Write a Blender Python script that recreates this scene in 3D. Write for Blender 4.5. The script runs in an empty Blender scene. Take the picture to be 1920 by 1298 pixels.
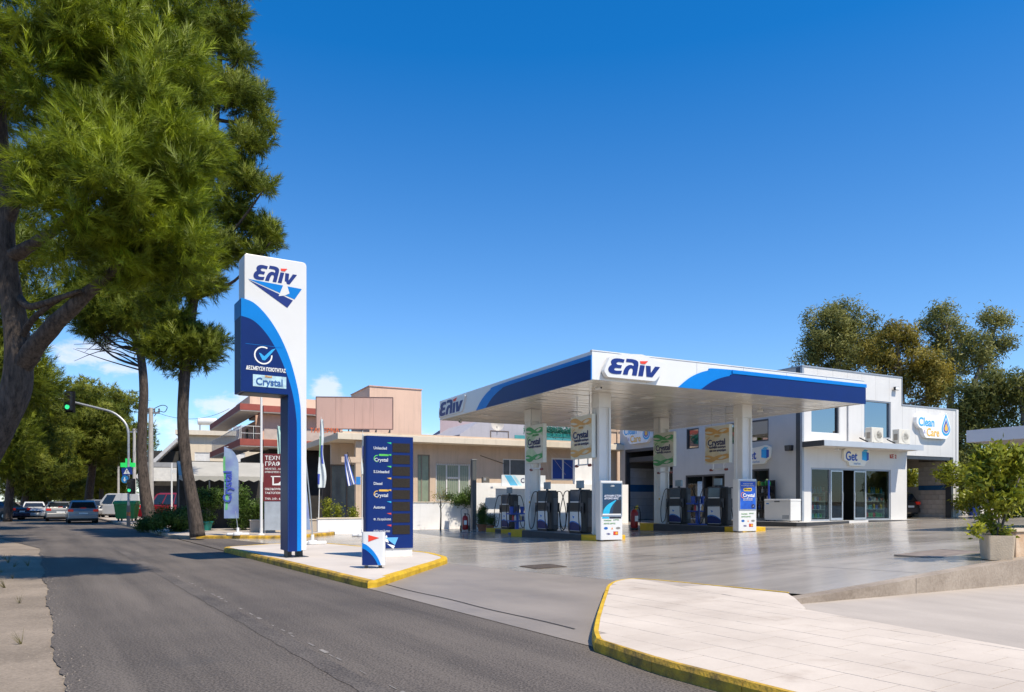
import bpy, math, random
import numpy as np
from mathutils import Vector, Matrix
R = math.radians
sin, cos, pi = math.sin, math.cos, math.pi
random.seed(7)
rng = np.random.default_rng(11)
scene = bpy.context.scene
COL = scene.collection

# ------------------------------------------------------------------ camera
EYE = 1.45                      # eye height above the road, metres
FPX, CX, HY = 1371.0, 960.0, 940.0   # focal length, centre and horizon measured on the 1920 px photograph
cam = bpy.data.cameras.new('camera')
cam.sensor_width = 36.0
cam.lens = FPX / 1920 * 36.0
cam.shift_y = (HY - 649) / 1920
cam.clip_start, cam.clip_end = 0.1, 3000
camo = bpy.data.objects.new('camera', cam)
COL.objects.link(camo)
camo.location = (0, 0, EYE)
camo.rotation_euler = (R(90), 0, 0)
scene.camera = camo

# ------------------------------------------------------------------ sun, sky, exposure
SUN_EL, SUN_AZ = 58.0, -45.0      # azimuth measured from +X towards +Y
world = bpy.data.worlds.new('World')
scene.world = world
world.use_nodes = True
wn, wl = world.node_tree.nodes, world.node_tree.links
wn.clear()
wout = wn.new('ShaderNodeOutputWorld')
bg = wn.new('ShaderNodeBackground')
bg.inputs['Strength'].default_value = 0.135
sky = wn.new('ShaderNodeTexSky')
sky.sky_type = 'NISHITA'
sky.sun_disc = False
sky.sun_elevation = R(SUN_EL)
sky.sun_rotation = R(90 - SUN_AZ)
sky.altitude = 0
sky.air_density = 1.0
sky.dust_density = 0.15
sky.ozone_density = 3.0
hsv = wn.new('ShaderNodeHueSaturation')
hsv.inputs['Saturation'].default_value = 1.17
hsv.inputs['Value'].default_value = 1.0
# air tint: the clear Mediterranean sky is bluer than the model's horizon
tint = wn.new('ShaderNodeMix'); tint.data_type = 'RGBA'; tint.blend_type = 'MULTIPLY'; tint.inputs[0].default_value = 1.0
tint.inputs[7].default_value = (.80, .955, 1.12, 1)
wl.new(sky.outputs[0], tint.inputs[6]); wl.new(tint.outputs[2], hsv.inputs['Color'])

def wmath(op, a, b=None, c=None):
    n = wn.new('ShaderNodeMath'); n.operation = op
    for i, v in enumerate((a, b, c)):
        if v is None: continue
        if isinstance(v, (int, float)): n.inputs[i].default_value = v
        else: wl.new(v, n.inputs[i])
    return n.outputs[0]
tc = wn.new('ShaderNodeTexCoord')
sep = wn.new('ShaderNodeSeparateXYZ'); wl.new(tc.outputs['Generated'], sep.inputs[0])
az = wmath('ARCTAN2', sep.outputs[0], sep.outputs[1])
el = wmath('ARCSINE', sep.outputs[2])
smr = wn.new('ShaderNodeMapRange'); smr.inputs['From Min'].default_value = 0.0; smr.inputs['From Max'].default_value = 0.55; smr.inputs['To Min'].default_value = 1.02; smr.inputs['To Max'].default_value = 1.26
wl.new(el, smr.inputs[0]); wl.new(smr.outputs[0], hsv.inputs['Saturation'])   # paler air low down, deeper blue above
comb = wn.new('ShaderNodeCombineXYZ')
wl.new(az, comb.inputs[0]); wl.new(wmath('MULTIPLY', el, 1.8), comb.inputs[1])
nz = wn.new('ShaderNodeTexNoise'); nz.inputs['Scale'].default_value = 26; nz.inputs['Detail'].default_value = 8; nz.inputs['Roughness'].default_value = 0.62
wl.new(comb.outputs[0], nz.inputs['Vector'])
mask = None
def cloud_dir(px, py):
    a = math.atan((px - CX) / FPX)
    return a, math.atan((HY - py) / FPX * cos(a))
clouds = [cloud_dir(170, 662) + (0.055, 0.020), cloud_dir(225, 690) + (0.035, 0.012), cloud_dir(430, 762) + (0.050, 0.018), cloud_dir(614, 733) + (0.026, 0.022),
          cloud_dir(350, 806) + (0.055, 0.020), cloud_dir(800, 826) + (0.045, 0.018), cloud_dir(470, 748) + (0.03, 0.012),
          (1.1, .12, .09, .03), (1.9, .16, .12, .04), (2.6, .1, .1, .03), (-1.3, .14, .12, .035), (-2.2, .11, .1, .03), (-2.9, .17, .08, .03)]
for a0, e0, sa, se in clouds:
    da = wmath('DIVIDE', wmath('SUBTRACT', az, a0), sa)
    de = wmath('DIVIDE', wmath('SUBTRACT', el, e0), se)
    d = wmath('SQRT', wmath('ADD', wmath('MULTIPLY', da, da), wmath('MULTIPLY', de, de)))
    m = wmath('SUBTRACT', 1.0, d)
    mask = m if mask is None else wmath('MAXIMUM', mask, m)
dens = wmath('ADD', wmath('MULTIPLY', mask, 0.85), wmath('MULTIPLY', wmath('SUBTRACT', nz.outputs[0], 0.5), 2.2))
mr = wn.new('ShaderNodeMapRange'); mr.interpolation_type = 'SMOOTHSTEP'
mr.inputs['From Min'].default_value = 0.02; mr.inputs['From Max'].default_value = 0.62; mr.inputs['To Max'].default_value = 0.62
wl.new(dens, mr.inputs['Value'])
gate = wmath('MULTIPLY', mr.outputs[0], wmath('GREATER_THAN', mask, -0.6))
mix = wn.new('ShaderNodeMix'); mix.data_type = 'RGBA'
wl.new(gate, mix.inputs['Factor'])
wl.new(hsv.outputs[0], mix.inputs[6]); mix.inputs[7].default_value = (6.2, 6.1, 6.5, 1)
wl.new(mix.outputs[2], bg.inputs['Color'])
wl.new(bg.outputs[0], wout.inputs[0])

sun = bpy.data.lights.new('sun', 'SUN')
sun.energy = 5.0
sun.angle = R(0.53)
sun.color = (1.0, 0.90, 0.74)
suno = bpy.data.objects.new('sun', sun)
COL.objects.link(suno)
sdir = Vector((cos(R(SUN_EL)) * cos(R(SUN_AZ)), cos(R(SUN_EL)) * sin(R(SUN_AZ)), sin(R(SUN_EL))))
suno.rotation_euler = sdir.to_track_quat('Z', 'Y').to_euler()
suno.location = (0, 0, 60)
scene.view_settings.view_transform = 'Standard'
scene.view_settings.look = 'None'
scene.view_settings.exposure = 0.32
scene.view_settings.gamma = 1.0
scene.cycles.max_bounces = 8
scene.cycles.transparent_max_bounces = 12
scene.cycles.caustics_reflective = False
scene.cycles.caustics_refractive = False

# ------------------------------------------------------------------ helpers: measuring
def W(px, py, D):
    """point of the place seen at a photo pixel, D metres in front of the camera"""
    return Vector(((px - CX) / FPX * D, D, EYE - (py - HY) / FPX * D))
def GX(px, D):
    return (px - CX) / FPX * D
def PZ(py, D):
    return EYE - (py - HY) / FPX * D
def FL(px, py, z=0.0):
    """point on a level floor of height z"""
    D = (EYE - z) * FPX / (py - HY)
    return Vector(((px - CX) / FPX * D, D, z))
ST = R(27.1)                                     # station axes
SO = Vector((3.09, 25.35))
AV = Vector((cos(ST), sin(ST))); BU = Vector((-sin(ST), cos(ST)))
def S2(a, b):
    p = SO + AV * a + BU * b
    return p.x, p.y
def toS(x, y):
    d = Vector((x, y)) - SO
    return d.dot(AV), d.dot(BU)
RT = R(33.3)                                     # road axes
RD = Vector((-sin(RT), cos(RT))); RN = Vector((cos(RT), sin(RT)))
def RW(n, s):
    p = RN * n + RD * s
    return p.x, p.y

# thin-plate surface of the gently rising forecourt
_cp = [(3.09, 25.35, .12), (8.8, 28.6, .28), (.56, 29.6, .02), (6.27, 32.85, .15), (13.2, 33, .33), (19.9, 36, .49), (23.8, 39.3, .58),
       (8.05, 12.2, .42), (4.0, 10.4, .122), (2.2, 12.4, .045), (.81, 7.95, .006), (-2.4, 12.1, .006), (-5.2, 16.4, .006), (-8.4, 21.2, .006), (-1.3, 17.6, .006),
       (-6.2, 24, .006), (-12, 27, .006), (-5, 30, .006), (-3, 38, .006), (-12, 36, .006), (-20, 40, .006), (5, 45, .2), (16, 21, .55), (26, 26, .85), (30, 45, .7), (0.2, 9.0, .006), (1.6, 6.5, .006),
       (12, 14.5, .58), (20, 19, .8), (-2, 22, .006), (1.3, 14, .03), (-.5, 10.2, .006)]
_P = np.array(_cp)
def _phi(r2):
    return 0.5 * r2 * np.log(np.maximum(r2, 1e-9))
_n = len(_P)
_K = _phi(((_P[:, None, :2] - _P[None, :, :2]) ** 2).sum(2)) + np.eye(_n) * 0.6
_Q = np.hstack([np.ones((_n, 1)), _P[:, :2]])
_A = np.vstack([np.hstack([_K, _Q]), np.hstack([_Q.T, np.zeros((3, 3))])])
_wgt = np.linalg.solve(_A, np.concatenate([_P[:, 2], np.zeros(3)]))
def gz(x, y):
    k = _phi((x - _P[:, 0]) ** 2 + (y - _P[:, 1]) ** 2)
    z = float(k @ _wgt[:_n] + _wgt[_n] + _wgt[_n + 1] * x + _wgt[_n + 2] * y)
    d = x * RN.x + y * RN.y - 4.62
    f = min(1, max(0, d / 2.0))
    return max(.006, z * f + .006 * (1 - f))

# ------------------------------------------------------------------ helpers: materials
MATS = {}
def M(name, col, rough=.55, metal=0, var=.10, vs=3.0, bump=0, bs=40, coat=0, emit=None, spec=.5, col2=None, rvar=0, det=6, spread=.08):
    if name in MATS: return MATS[name]
    m = bpy.data.materials.new(name); m.use_nodes = True
    nt = m.node_tree; N, L = nt.nodes, nt.links
    b = N['Principled BSDF']
    b.inputs['Roughness'].default_value = rough
    b.inputs['Metallic'].default_value = metal
    b.inputs['Specular IOR Level'].default_value = spec
    if coat: b.inputs['Coat Weight'].default_value = coat; b.inputs['Coat Roughness'].default_value = .05
    tcn = N.new('ShaderNodeTexCoord')
    nz = N.new('ShaderNodeTexNoise'); nz.inputs['Scale'].default_value = vs; nz.inputs['Detail'].default_value = det; nz.inputs['Roughness'].default_value = .6
    L.new(tcn.outputs['Object'], nz.inputs['Vector'])
    rp = N.new('ShaderNodeValToRGB')
    c1 = [max(0, c * (1 - var)) for c in col]; c2 = [min(1, c * (1 + var)) for c in col] if col2 is None else col2
    rp.color_ramp.elements[0].position = .5 - spread * 2; rp.color_ramp.elements[1].position = .5 + spread * 2
    rp.color_ramp.elements[0].color = (*c1, 1); rp.color_ramp.elements[1].color = (*c2, 1)
    L.new(nz.outputs[0], rp.inputs[0]); L.new(rp.outputs[0], b.inputs['Base Color'])
    if rvar:
        mrn = N.new('ShaderNodeMapRange'); mrn.inputs['From Min'].default_value = .3; mrn.inputs['From Max'].default_value = .7
        mrn.inputs['To Min'].default_value = max(0.02, rough - rvar); mrn.inputs['To Max'].default_value = min(1, rough + rvar)
        L.new(nz.outputs[0], mrn.inputs[0]); L.new(mrn.outputs[0], b.inputs['Roughness'])
    if bump:
        n2 = N.new('ShaderNodeTexNoise'); n2.inputs['Scale'].default_value = bs; n2.inputs['Detail'].default_value = 5
        L.new(tcn.outputs['Object'], n2.inputs['Vector'])
        bp = N.new('ShaderNodeBump'); bp.inputs['Strength'].default_value = bump; bp.inputs['Distance'].default_value = .02
        L.new(n2.outputs[0], bp.inputs['Height']); L.new(bp.outputs[0], b.inputs['Normal'])
    if emit:
        b.inputs['Emission Color'].default_value = (*emit[:3], 1); b.inputs['Emission Strength'].default_value = emit[3]
    MATS[name] = m
    return m
def glass(name, tint=(.75, .82, .82), rough=.0, base=.06):
    if name in MATS: return MATS[name]
    m = bpy.data.materials.new(name); m.use_nodes = True
    N, L = m.node_tree.nodes, m.node_tree.links
    N.clear()
    o = N.new('ShaderNodeOutputMaterial'); mx = N.new('ShaderNodeMixShader')
    t = N.new('ShaderNodeBsdfTransparent'); t.inputs[0].default_value = (*tint, 1)
    g = N.new('ShaderNodeBsdfGlossy'); g.inputs['Roughness'].default_value = rough; g.inputs[0].default_value = (.9, .93, .95, 1)
    fr = N.new('ShaderNodeFresnel'); fr.inputs[0].default_value = 1.5
    ad = N.new('ShaderNodeMath'); ad.operation = 'ADD'; ad.inputs[1].default_value = base; ad.use_clamp = True
    ge = N.new('ShaderNodeNewGeometry'); iv = N.new('ShaderNodeMath'); iv.operation = 'SUBTRACT'; iv.inputs[0].default_value = 1; L.new(ge.outputs['Backfacing'], iv.inputs[1])
    ml = N.new('ShaderNodeMath'); ml.operation = 'MULTIPLY'; L.new(ad.outputs[0], ml.inputs[0]); L.new(iv.outputs[0], ml.inputs[1])
    L.new(fr.outputs[0], ad.inputs[0]); L.new(ml.outputs[0], mx.inputs[0]); L.new(t.outputs[0], mx.inputs[1]); L.new(g.outputs[0], mx.inputs[2]); L.new(mx.outputs[0], o.inputs[0])
    MATS[name] = m
    return m
def leafmat(name, dark, light, scale=1.6, trans=.25, rough=.55, spread=.09):
    if name in MATS: return MATS[name]
    m = M(name, dark, rough, 0, 0, scale, col2=light, spread=spread, spec=.3)
    N, L = m.node_tree.nodes, m.node_tree.links
    b = N['Principled BSDF']; o = N['Material Output']
    tr = N.new('ShaderNodeBsdfTranslucent'); mx = N.new('ShaderNodeMixShader'); mx.inputs[0].default_value = trans
    L.new(b.inputs['Base Color'].links[0].from_socket, tr.inputs[0])
    L.new(b.outputs[0], mx.inputs[1]); L.new(tr.outputs[0], mx.inputs[2]); L.new(mx.outputs[0], o.inputs[0])
    return m

white_paint = M('white_paint', (.68, .68, .665), .38, 0, .03, 1.5)
white_gloss = M('white_gloss', (.70, .70, .69), .25, 0, .02, 1.2)
deep_blue = M('deep_blue', (.001, .018, .130), .38, 0, .06, 1.5, spec=.3)
mid_blue = M('mid_blue', (.0, .19, .60), .38, 0, .05, 1.5, spec=.3)
logo_blue = M('logo_blue', (.004, .02, .17), .4, 0, .04, 2)
logo_red = M('logo_red', (.75, .05, .02), .4, 0, .05, 2)
black_plastic = M('black_plastic', (.012, .013, .016), .45, 0, .2, 8)
dark_rubber = M('dark_rubber', (.015, .015, .015), .7, 0, .2, 20)
dark_metal = M('dark_metal', (.07, .075, .085), .45, .3, .15, 6)
grey_metal = M('grey_metal', (.36, .38, .40), .42, .5, .10, 5)
alu = M('aluminium', (.50, .52, .54), .38, .7, .06, 6)
galv = M('galvanised_steel', (.38, .39, .40), .5, .55, .14, 10)
yellow_paint = M('yellow_paint', (.68, .40, .012), .6, 0, .16, 4, bump=.25, bs=30, spread=.12)
letter_white = M('letter_white', (.82, .82, .80), .5, 0, .02, 2)
crystal_navy = M('crystal_navy', (.012, .02, .10), .5, 0, .05, 3)

# ------------------------------------------------------------------ helpers: meshes and objects
class MB:
    def __init__(s): s.v, s.f, s.m = [], [], []
    def add(s, vs, fs, mi=0):
        o = len(s.v); s.v += [tuple(p) for p in vs]; s.f += [tuple(i + o for i in f) for f in fs]; s.m += [mi] * len(fs); return s
    def box(s, x0, x1, y0, y1, z0, z1, mi=0, rot=None, c=None):
        vs = [Vector((x, y, z)) for z in (z0, z1) for x, y in ((x0, y0), (x1, y0), (x1, y1), (x0, y1))]
        if rot is not None:
            c = Vector(c) if c is not None else Vector(((x0 + x1) / 2, (y0 + y1) / 2, (z0 + z1) / 2))
            vs = [rot @ (p - c) + c for p in vs]
        return s.add(vs, [(3, 2, 1, 0), (4, 5, 6, 7), (0, 1, 5, 4), (1, 2, 6, 5), (2, 3, 7, 6), (3, 0, 4, 7)], mi)
    def cbox(s, c, d, mi=0):
        return s.box(c[0] - d[0] / 2, c[0] + d[0] / 2, c[1] - d[1] / 2, c[1] + d[1] / 2, c[2] - d[2] / 2, c[2] + d[2] / 2, mi)
    def prism(s, pts, lo, hi, axis='z', mi=0, taper=None):
        """polygon extruded along an axis; axis 'y': pts are (x,z); 'x': (y,z); 'z': (x,y)"""
        ar = sum(pts[i][0] * pts[(i + 1) % len(pts)][1] - pts[(i + 1) % len(pts)][0] * pts[i][1] for i in range(len(pts)))
        if ar < 0: pts = pts[::-1]
        def mk(p, h):
            return {'z': (p[0], p[1], h), 'y': (p[0], h, p[1]), 'x': (h, p[0], p[1])}[axis]
        n = len(pts)
        vs = [mk(p, lo) for p in pts] + [mk(p, hi) for p in pts]
        fs = [tuple(range(n))[::-1], tuple(range(n, 2 * n))] + [(i, (i + 1) % n, n + (i + 1) % n, n + i) for i in range(n)]
        if axis == 'y': fs = [f[::-1] for f in fs]
        return s.add(vs, fs, mi)
    def tube(s, path, r, n=8, mi=0, caps=True):
        path = [Vector(p) for p in path]
        rs = r if isinstance(r, (list, tuple)) else [r] * len(path)
        rings = []; up = None
        for i, p in enumerate(path):
            t = (path[min(i + 1, len(path) - 1)] - path[max(i - 1, 0)]).normalized()
            if up is None: up = t.orthogonal().normalized()
            up = (up - t * up.dot(t))
            up = up.normalized() if up.length > 1e-6 else t.orthogonal().normalized()
            w = t.cross(up)
            rings.append([p + (up * cos(2 * pi * k / n) + w * sin(2 * pi * k / n)) * rs[i] for k in range(n)])
        vs = [q for rg in rings for q in rg]
        fs = [(i * n + k, i * n + (k + 1) % n, (i + 1) * n + (k + 1) % n, (i + 1) * n + k) for i in range(len(path) - 1) for k in range(n)]
        if caps: fs += [tuple(range(n))[::-1], tuple((len(path) - 1) * n + k for k in range(n))]
        return s.add(vs, fs, mi)
    def lathe(s, prof, n=16, c=(0, 0, 0), axis='z', mi=0):
        vs = []
        for r, h in prof:
            for k in range(n):
                a = 2 * pi * k / n
                q = (r * cos(a), r * sin(a), h)
                if axis == 'y': q = (q[0], q[2], -q[1])
                if axis == 'x': q = (q[2], q[0], q[1])
                vs.append((q[0] + c[0], q[1] + c[1], q[2] + c[2]))
        m = len(prof)
        fs = [(i * n + k, i * n + (k + 1) % n, (i + 1) * n + (k + 1) % n, (i + 1) * n + k) for i in range(m - 1) for k in range(n)]
        fs += [tuple(range(n))[::-1], tuple((m - 1) * n + k for k in range(n))]
        return s.add(vs, fs, mi)
    def quad(s, a, b, c, d, mi=0): return s.add([a, b, c, d], [(0, 1, 2, 3)], mi)
    def mesh(s, name, mats, smooth=False):
        me = bpy.data.meshes.new(name)
        me.from_pydata(s.v, [], s.f); me.update()
        for m in (mats if isinstance(mats, (list, tuple)) else [mats]): me.materials.append(m)
        if any(s.m): me.polygons.foreach_set('material_index', s.m)
        if smooth:
            me.polygons.foreach_set('use_smooth', [True] * len(me.polygons))
            if smooth == 'auto': me.set_sharp_from_angle(angle=R(35))
        return me
    def build(s, name, mats, parent=None, smooth=False, bevel=0, seg=2, loc=None, rotz=None, rot=None):
        o = bpy.data.objects.new(name, s.mesh(name, mats, smooth)); COL.objects.link(o)
        if parent is not None: o.parent = parent
        if loc is not None: o.location = loc
        if rotz is not None: o.rotation_euler = (0, 0, rotz)
        if rot is not None: o.rotation_euler = rot
        if bevel:
            b = o.modifiers.new('bevel', 'BEVEL'); b.width = bevel; b.segments = seg; b.limit_method = 'ANGLE'; b.angle_limit = R(40)
        return o
def tag(o, label=None, cat=None, group=None, kind=None):
    if label: o['label'] = label
    if cat: o['category'] = cat
    if group: o['group'] = group
    if kind: o['kind'] = kind
    return o
def thing(name, label, cat, loc=(0, 0, 0), rotz=0, group=None):
    o = bpy.data.objects.new(name, None); COL.objects.link(o)
    o.empty_display_size = .2
    o.location = loc; o.rotation_euler = (0, 0, rotz)
    return tag(o, label, cat, group)
def box(name, x0, x1, y0, y1, z0, z1, mat, parent=None, bevel=0, **k):
    return MB().box(x0, x1, y0, y1, z0, z1).build(name, mat, parent, bevel=bevel, **k)
def plate(name, pts, y, th, mat, parent, bevel=0):
    """flat shape standing in the local x-z plane, its front th metres before y"""
    return MB().prism(pts, y - th, y, 'y').build(name, mat, parent, bevel=bevel)
def dup(o, parent=None, loc=None, rotz=None, label=None):
    c = o.copy(); COL.objects.link(c)
    if parent is not None: c.parent = parent
    if loc is not None: c.location = loc
    if rotz is not None: c.rotation_euler = (0, 0, rotz)
    if label: c['label'] = label
    for ch in list(o.children): dup(ch, c)
    return c
_tx = {}
def text(name, s, x, z, size, y, mat, parent, bold=.0, shear=0, align='LEFT', ext=.004, xs=1.0, rot=0):
    key = (s, size, bold, shear, align, ext, xs, rot)
    if key not in _tx:
        c = bpy.data.curves.new(name, 'FONT'); c.body = s; c.size = size; c.offset = bold * size; c.shear = shear; c.align_x = align; c.extrude = ext; c.resolution_u = 3
        t = bpy.data.objects.new(name, c)
        me = bpy.data.meshes.new_from_object(t)
        Mx = Matrix(((xs, 0, 0, 0), (0, 0, -1, 0), (0, 1, 0, 0), (0, 0, 0, 1)))
        me.transform(Matrix.Rotation(rot, 4, 'Y') @ Mx)
        me.materials.clear(); me.materials.append(mat)
        bpy.data.objects.remove(t); bpy.data.curves.remove(c)
        _tx[key] = me
    o = bpy.data.objects.new(name, _tx[key]); COL.objects.link(o)
    o.parent = parent; o.location = (x, y - ext - .001, z)
    if o.data.materials[0] != mat:
        o.data = o.data.copy(); o.data.materials[0] = mat
    return o
def arc(cx, cz, r, a0, a1, n=16, rz=None):
    return [(cx + r * cos(R(a0 + (a1 - a0) * i / n)), cz + (rz or r) * sin(R(a0 + (a1 - a0) * i / n))) for i in range(n + 1)]
def smooth_poly(pts, n=4):
    """Catmull-Rom through the points (open)"""
    out = []
    P = [pts[0]] + list(pts) + [pts[-1]]
    for i in range(1, len(P) - 2):
        p0, p1, p2, p3 = P[i - 1], P[i], P[i + 1], P[i + 2]
        for k in range(n):
            t = k / n
            out.append(tuple(.5 * (2 * p1[j] + (p2[j] - p0[j]) * t + (2 * p0[j] - 5 * p1[j] + 4 * p2[j] - p3[j]) * t * t + (3 * p1[j] - p0[j] - 3 * p2[j] + p3[j]) * t ** 3) for j in range(len(p1))))
    out.append(tuple(pts[-1]))
    return out
def clip_poly(poly, nx, ny, d):
    """keep the side nx*x+ny*y >= d"""
    out = []
    for i in range(len(poly)):
        p, q = poly[i], poly[(i + 1) % len(poly)]
        fp, fq = nx * p[0] + ny * p[1] - d, nx * q[0] + ny * q[1] - d
        if fp >= 0: out.append(p)
        if fp * fq < 0:
            t = fp / (fp - fq); out.append((p[0] + (q[0] - p[0]) * t, p[1] + (q[1] - p[1]) * t))
    return out
def clip_convex(poly, conv):
    ar = sum(conv[i][0] * conv[(i + 1) % len(conv)][1] - conv[(i + 1) % len(conv)][0] * conv[i][1] for i in range(len(conv)))
    c = conv if ar > 0 else conv[::-1]
    for i in range(len(c)):
        p, q = c[i], c[(i + 1) % len(c)]
        nx, ny = -(q[1] - p[1]), q[0] - p[0]
        poly = clip_poly(poly, nx, ny, nx * p[0] + ny * p[1])
        if len(poly) < 3: return []
    return poly
def inset(poly, d):
    """shrink a convex polygon"""
    cx = sum(p[0] for p in poly) / len(poly); cy = sum(p[1] for p in poly) / len(poly)
    ar = sum(poly[i][0] * poly[(i + 1) % len(poly)][1] - poly[(i + 1) % len(poly)][0] * poly[i][1] for i in range(len(poly)))
    c = poly if ar > 0 else poly[::-1]
    out = list(c)
    for i in range(len(c)):
        p, q = c[i], c[(i + 1) % len(c)]
        L = math.hypot(q[0] - p[0], q[1] - p[1])
        if L < 1e-6: continue
        nx, ny = -(q[1] - p[1]) / L, (q[0] - p[0]) / L
        out = clip_poly(out, nx, ny, nx * p[0] + ny * p[1] + d)
        if len(out) < 3: return []
    return out
# the station's word mark: four heavy italic letters, each one outline (unit height), and the red accent
def _cr(p): return smooth_poly(p, 4)
GLYPH = [
    ([(.97, .79), (.99, 1.0)] + _cr([(.62, 1.03), (.36, 1.01), (.17, .92), (.10, .76), (.20, .58)]) + _cr([(.07, .47), (.01, .28), (.10, .10), (.30, .0), (.62, -.02)]) + [(.93, .02), (.95, .24)] + _cr([(.62, .20), (.46, .22), (.40, .31), (.50, .39)]) + [(.86, .40), (.88, .60)] + _cr([(.60, .60), (.48, .68), (.56, .79), (.70, .81)]), 0.0),
    ([(.06, .86), (.06, 1.07)] + _cr([(.45, 1.08), (.72, 1.04), (.90, .92), (.96, .70)]) + [(.96, 0), (.64, 0), (.64, .34)] + _cr([(.60, .44), (.50, .46), (.40, .40), (.34, .22)]) + [(.33, 0), (0, 0)] + _cr([(.02, .28), (.12, .52), (.30, .66), (.50, .68)]) + [(.62, .63)] + _cr([(.64, .72), (.58, .82), (.45, .86)]), 1.06),
    ([(0, 0), (.33, 0), (.33, .74), (0, .74)], 2.14),
    ([(0, .74), (.33, .74), (.43, .26), (.66, .74), (1.02, .74), (.60, 0), (.17, 0)], 2.56),
]
def wordmark(name, x, z, h, y, th, parent, mat=None, red=None, sh=.22, w=None, mb_only=False):
    """x,z: lower left; h: height; w: total width"""
    k = (w / 3.75) if w else h
    mb = MB()
    for pts, ox in GLYPH:
        mb.prism([(x + (p[0] + ox) * k + sh * p[1] * h, z + p[1] * h) for p in pts], y - th, y, 'y')
    o = mb.build(name, mat or logo_blue, parent)
    r = MB().prism([(x + (p[0] + 2.14) * k + sh * p[1] * h, z + p[1] * h) for p in ((-.06, 1.0), (.50, 1.06), (.34, .84), (.02, .84))], y - th, y, 'y').build('red_accent', red or logo_red, parent)
    return o
# ================================================================== the setting: ground, road, forecourt, pavements
def ground_mat(name, c1, c2, rough, big=.35, fine=90, fine_amt=.35, stretch=None, rvar=.05, bump=.25, crack=0, stain=None, spec=.5, amp=2.2):
    m = bpy.data.materials.new(name); m.use_nodes = True
    N, L = m.node_tree.nodes, m.node_tree.links
    b = N['Principled BSDF']; b.inputs['Specular IOR Level'].default_value = spec
    t = N.new('ShaderNodeTexCoord')
    def noise(sc, det, vec=None, ro=.6):
        n = N.new('ShaderNodeTexNoise'); n.inputs['Scale'].default_value = sc; n.inputs['Detail'].default_value = det; n.inputs['Roughness'].default_value = ro
        L.new(vec or t.outputs['Object'], n.inputs['Vector']); return n.outputs[0]
    def mth(op, a, b_, clamp=False):
        n = N.new('ShaderNodeMath'); n.operation = op; n.use_clamp = clamp
        for i, v in enumerate((a, b_)):
            if isinstance(v, (int, float)): n.inputs[i].default_value = v
            else: L.new(v, n.inputs[i])
        return n.outputs[0]
    f = noise(big, 5)
    if stretch:
        mp = N.new('ShaderNodeMapping'); mp.vector_type = 'TEXTURE'; mp.inputs['Rotation'].default_value[2] = stretch[0]; mp.inputs['Scale'].default_value = (stretch[1], stretch[2], 1)
        L.new(t.outputs['Object'], mp.inputs[0])
        f = mth('ADD', mth('MULTIPLY', f, .45), mth('MULTIPLY', noise(1.0, 4, mp.outputs[0]), .55))
    fn = noise(fine, 3, ro=.7)
    tot = mth('ADD', mth('MULTIPLY', mth('SUBTRACT', f, .5), amp), mth('MULTIPLY', mth('SUBTRACT', fn, .5), fine_amt * 4))
    tot = mth('ADD', tot, .5, True)
    mx = N.new('ShaderNodeMix'); mx.data_type = 'RGBA'; mx.inputs[6].default_value = (*c1, 1); mx.inputs[7].default_value = (*c2, 1)
    L.new(tot, mx.inputs[0]); colour = mx.outputs[2]
    if crack:
        vo = N.new('ShaderNodeTexVoronoi'); vo.feature = 'DISTANCE_TO_EDGE'; vo.inputs['Scale'].default_value = crack
        wv = N.new('ShaderNodeVectorMath'); wv.operation = 'ADD'
        nv = N.new('ShaderNodeTexNoise'); nv.inputs['Scale'].default_value = 1.4; nv.inputs['Detail'].default_value = 6
        L.new(t.outputs['Object'], nv.inputs['Vector']); L.new(t.outputs['Object'], wv.inputs[0]); L.new(nv.outputs['Color'], wv.inputs[1]); L.new(wv.outputs[0], vo.inputs['Vector'])
        k = N.new('ShaderNodeMapRange'); k.inputs['From Max'].default_value = .006; k.inputs['To Min'].default_value = .45; k.inputs['To Max'].default_value = 1
        L.new(vo.outputs[0], k.inputs[0])
        # cracks only here and there
        g = mth('MAXIMUM', k.outputs[0], mth('GREATER_THAN', noise(.5, 2), .47))
        m2 = N.new('ShaderNodeMix'); m2.data_type = 'RGBA'; m2.blend_type = 'MULTIPLY'; m2.inputs[0].default_value = 1
        L.new(colour, m2.inputs[6]); L.new(g, m2.inputs[7]); colour = m2.outputs[2]
    if stain:
        s = N.new('ShaderNodeMapRange'); s.interpolation_type = 'SMOOTHSTEP'; s.inputs['From Min'].default_value = .56; s.inputs['From Max'].default_value = .74; s.inputs['To Max'].default_value = stain[1]
        L.new(noise(stain[0], 6), s.inputs[0])
        m3 = N.new('ShaderNodeMix'); m3.data_type = 'RGBA'; L.new(s.outputs[0], m3.inputs[0]); L.new(colour, m3.inputs[6]); m3.inputs[7].default_value = (*stain[2], 1); colour = m3.outputs[2]
    L.new(colour, b.inputs['Base Color'])
    r = N.new('ShaderNodeMapRange'); r.inputs['From Min'].default_value = .3; r.inputs['From Max'].default_value = .7; r.inputs['To Min'].default_value = rough - rvar; r.inputs['To Max'].default_value = rough + rvar
    L.new(f, r.inputs[0]); L.new(r.outputs[0], b.inputs['Roughness'])
    bp = N.new('ShaderNodeBump'); bp.inputs['Strength'].default_value = bump; bp.inputs['Distance'].default_value = .006
    L.new(fn, bp.inputs['Height']); L.new(bp.outputs[0], b.inputs['Normal'])
    return m
asphalt = ground_mat('asphalt', (.055, .046, .039), (.150, .127, .107), .80, .22, 48, 1.25, (RT, .55, 9.0), .08, 1.0, stain=(.55, .5, (.060, .054, .050)), spec=.35, amp=3.2)
concrete = ground_mat('polished_concrete', (.255, .225, .190), (.44, .392, .335), .21, .28, 30, .06, (ST, 5.0, .8), .07, .05, stain=(.8, .6, (.17, .148, .125)), amp=2.6)
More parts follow.
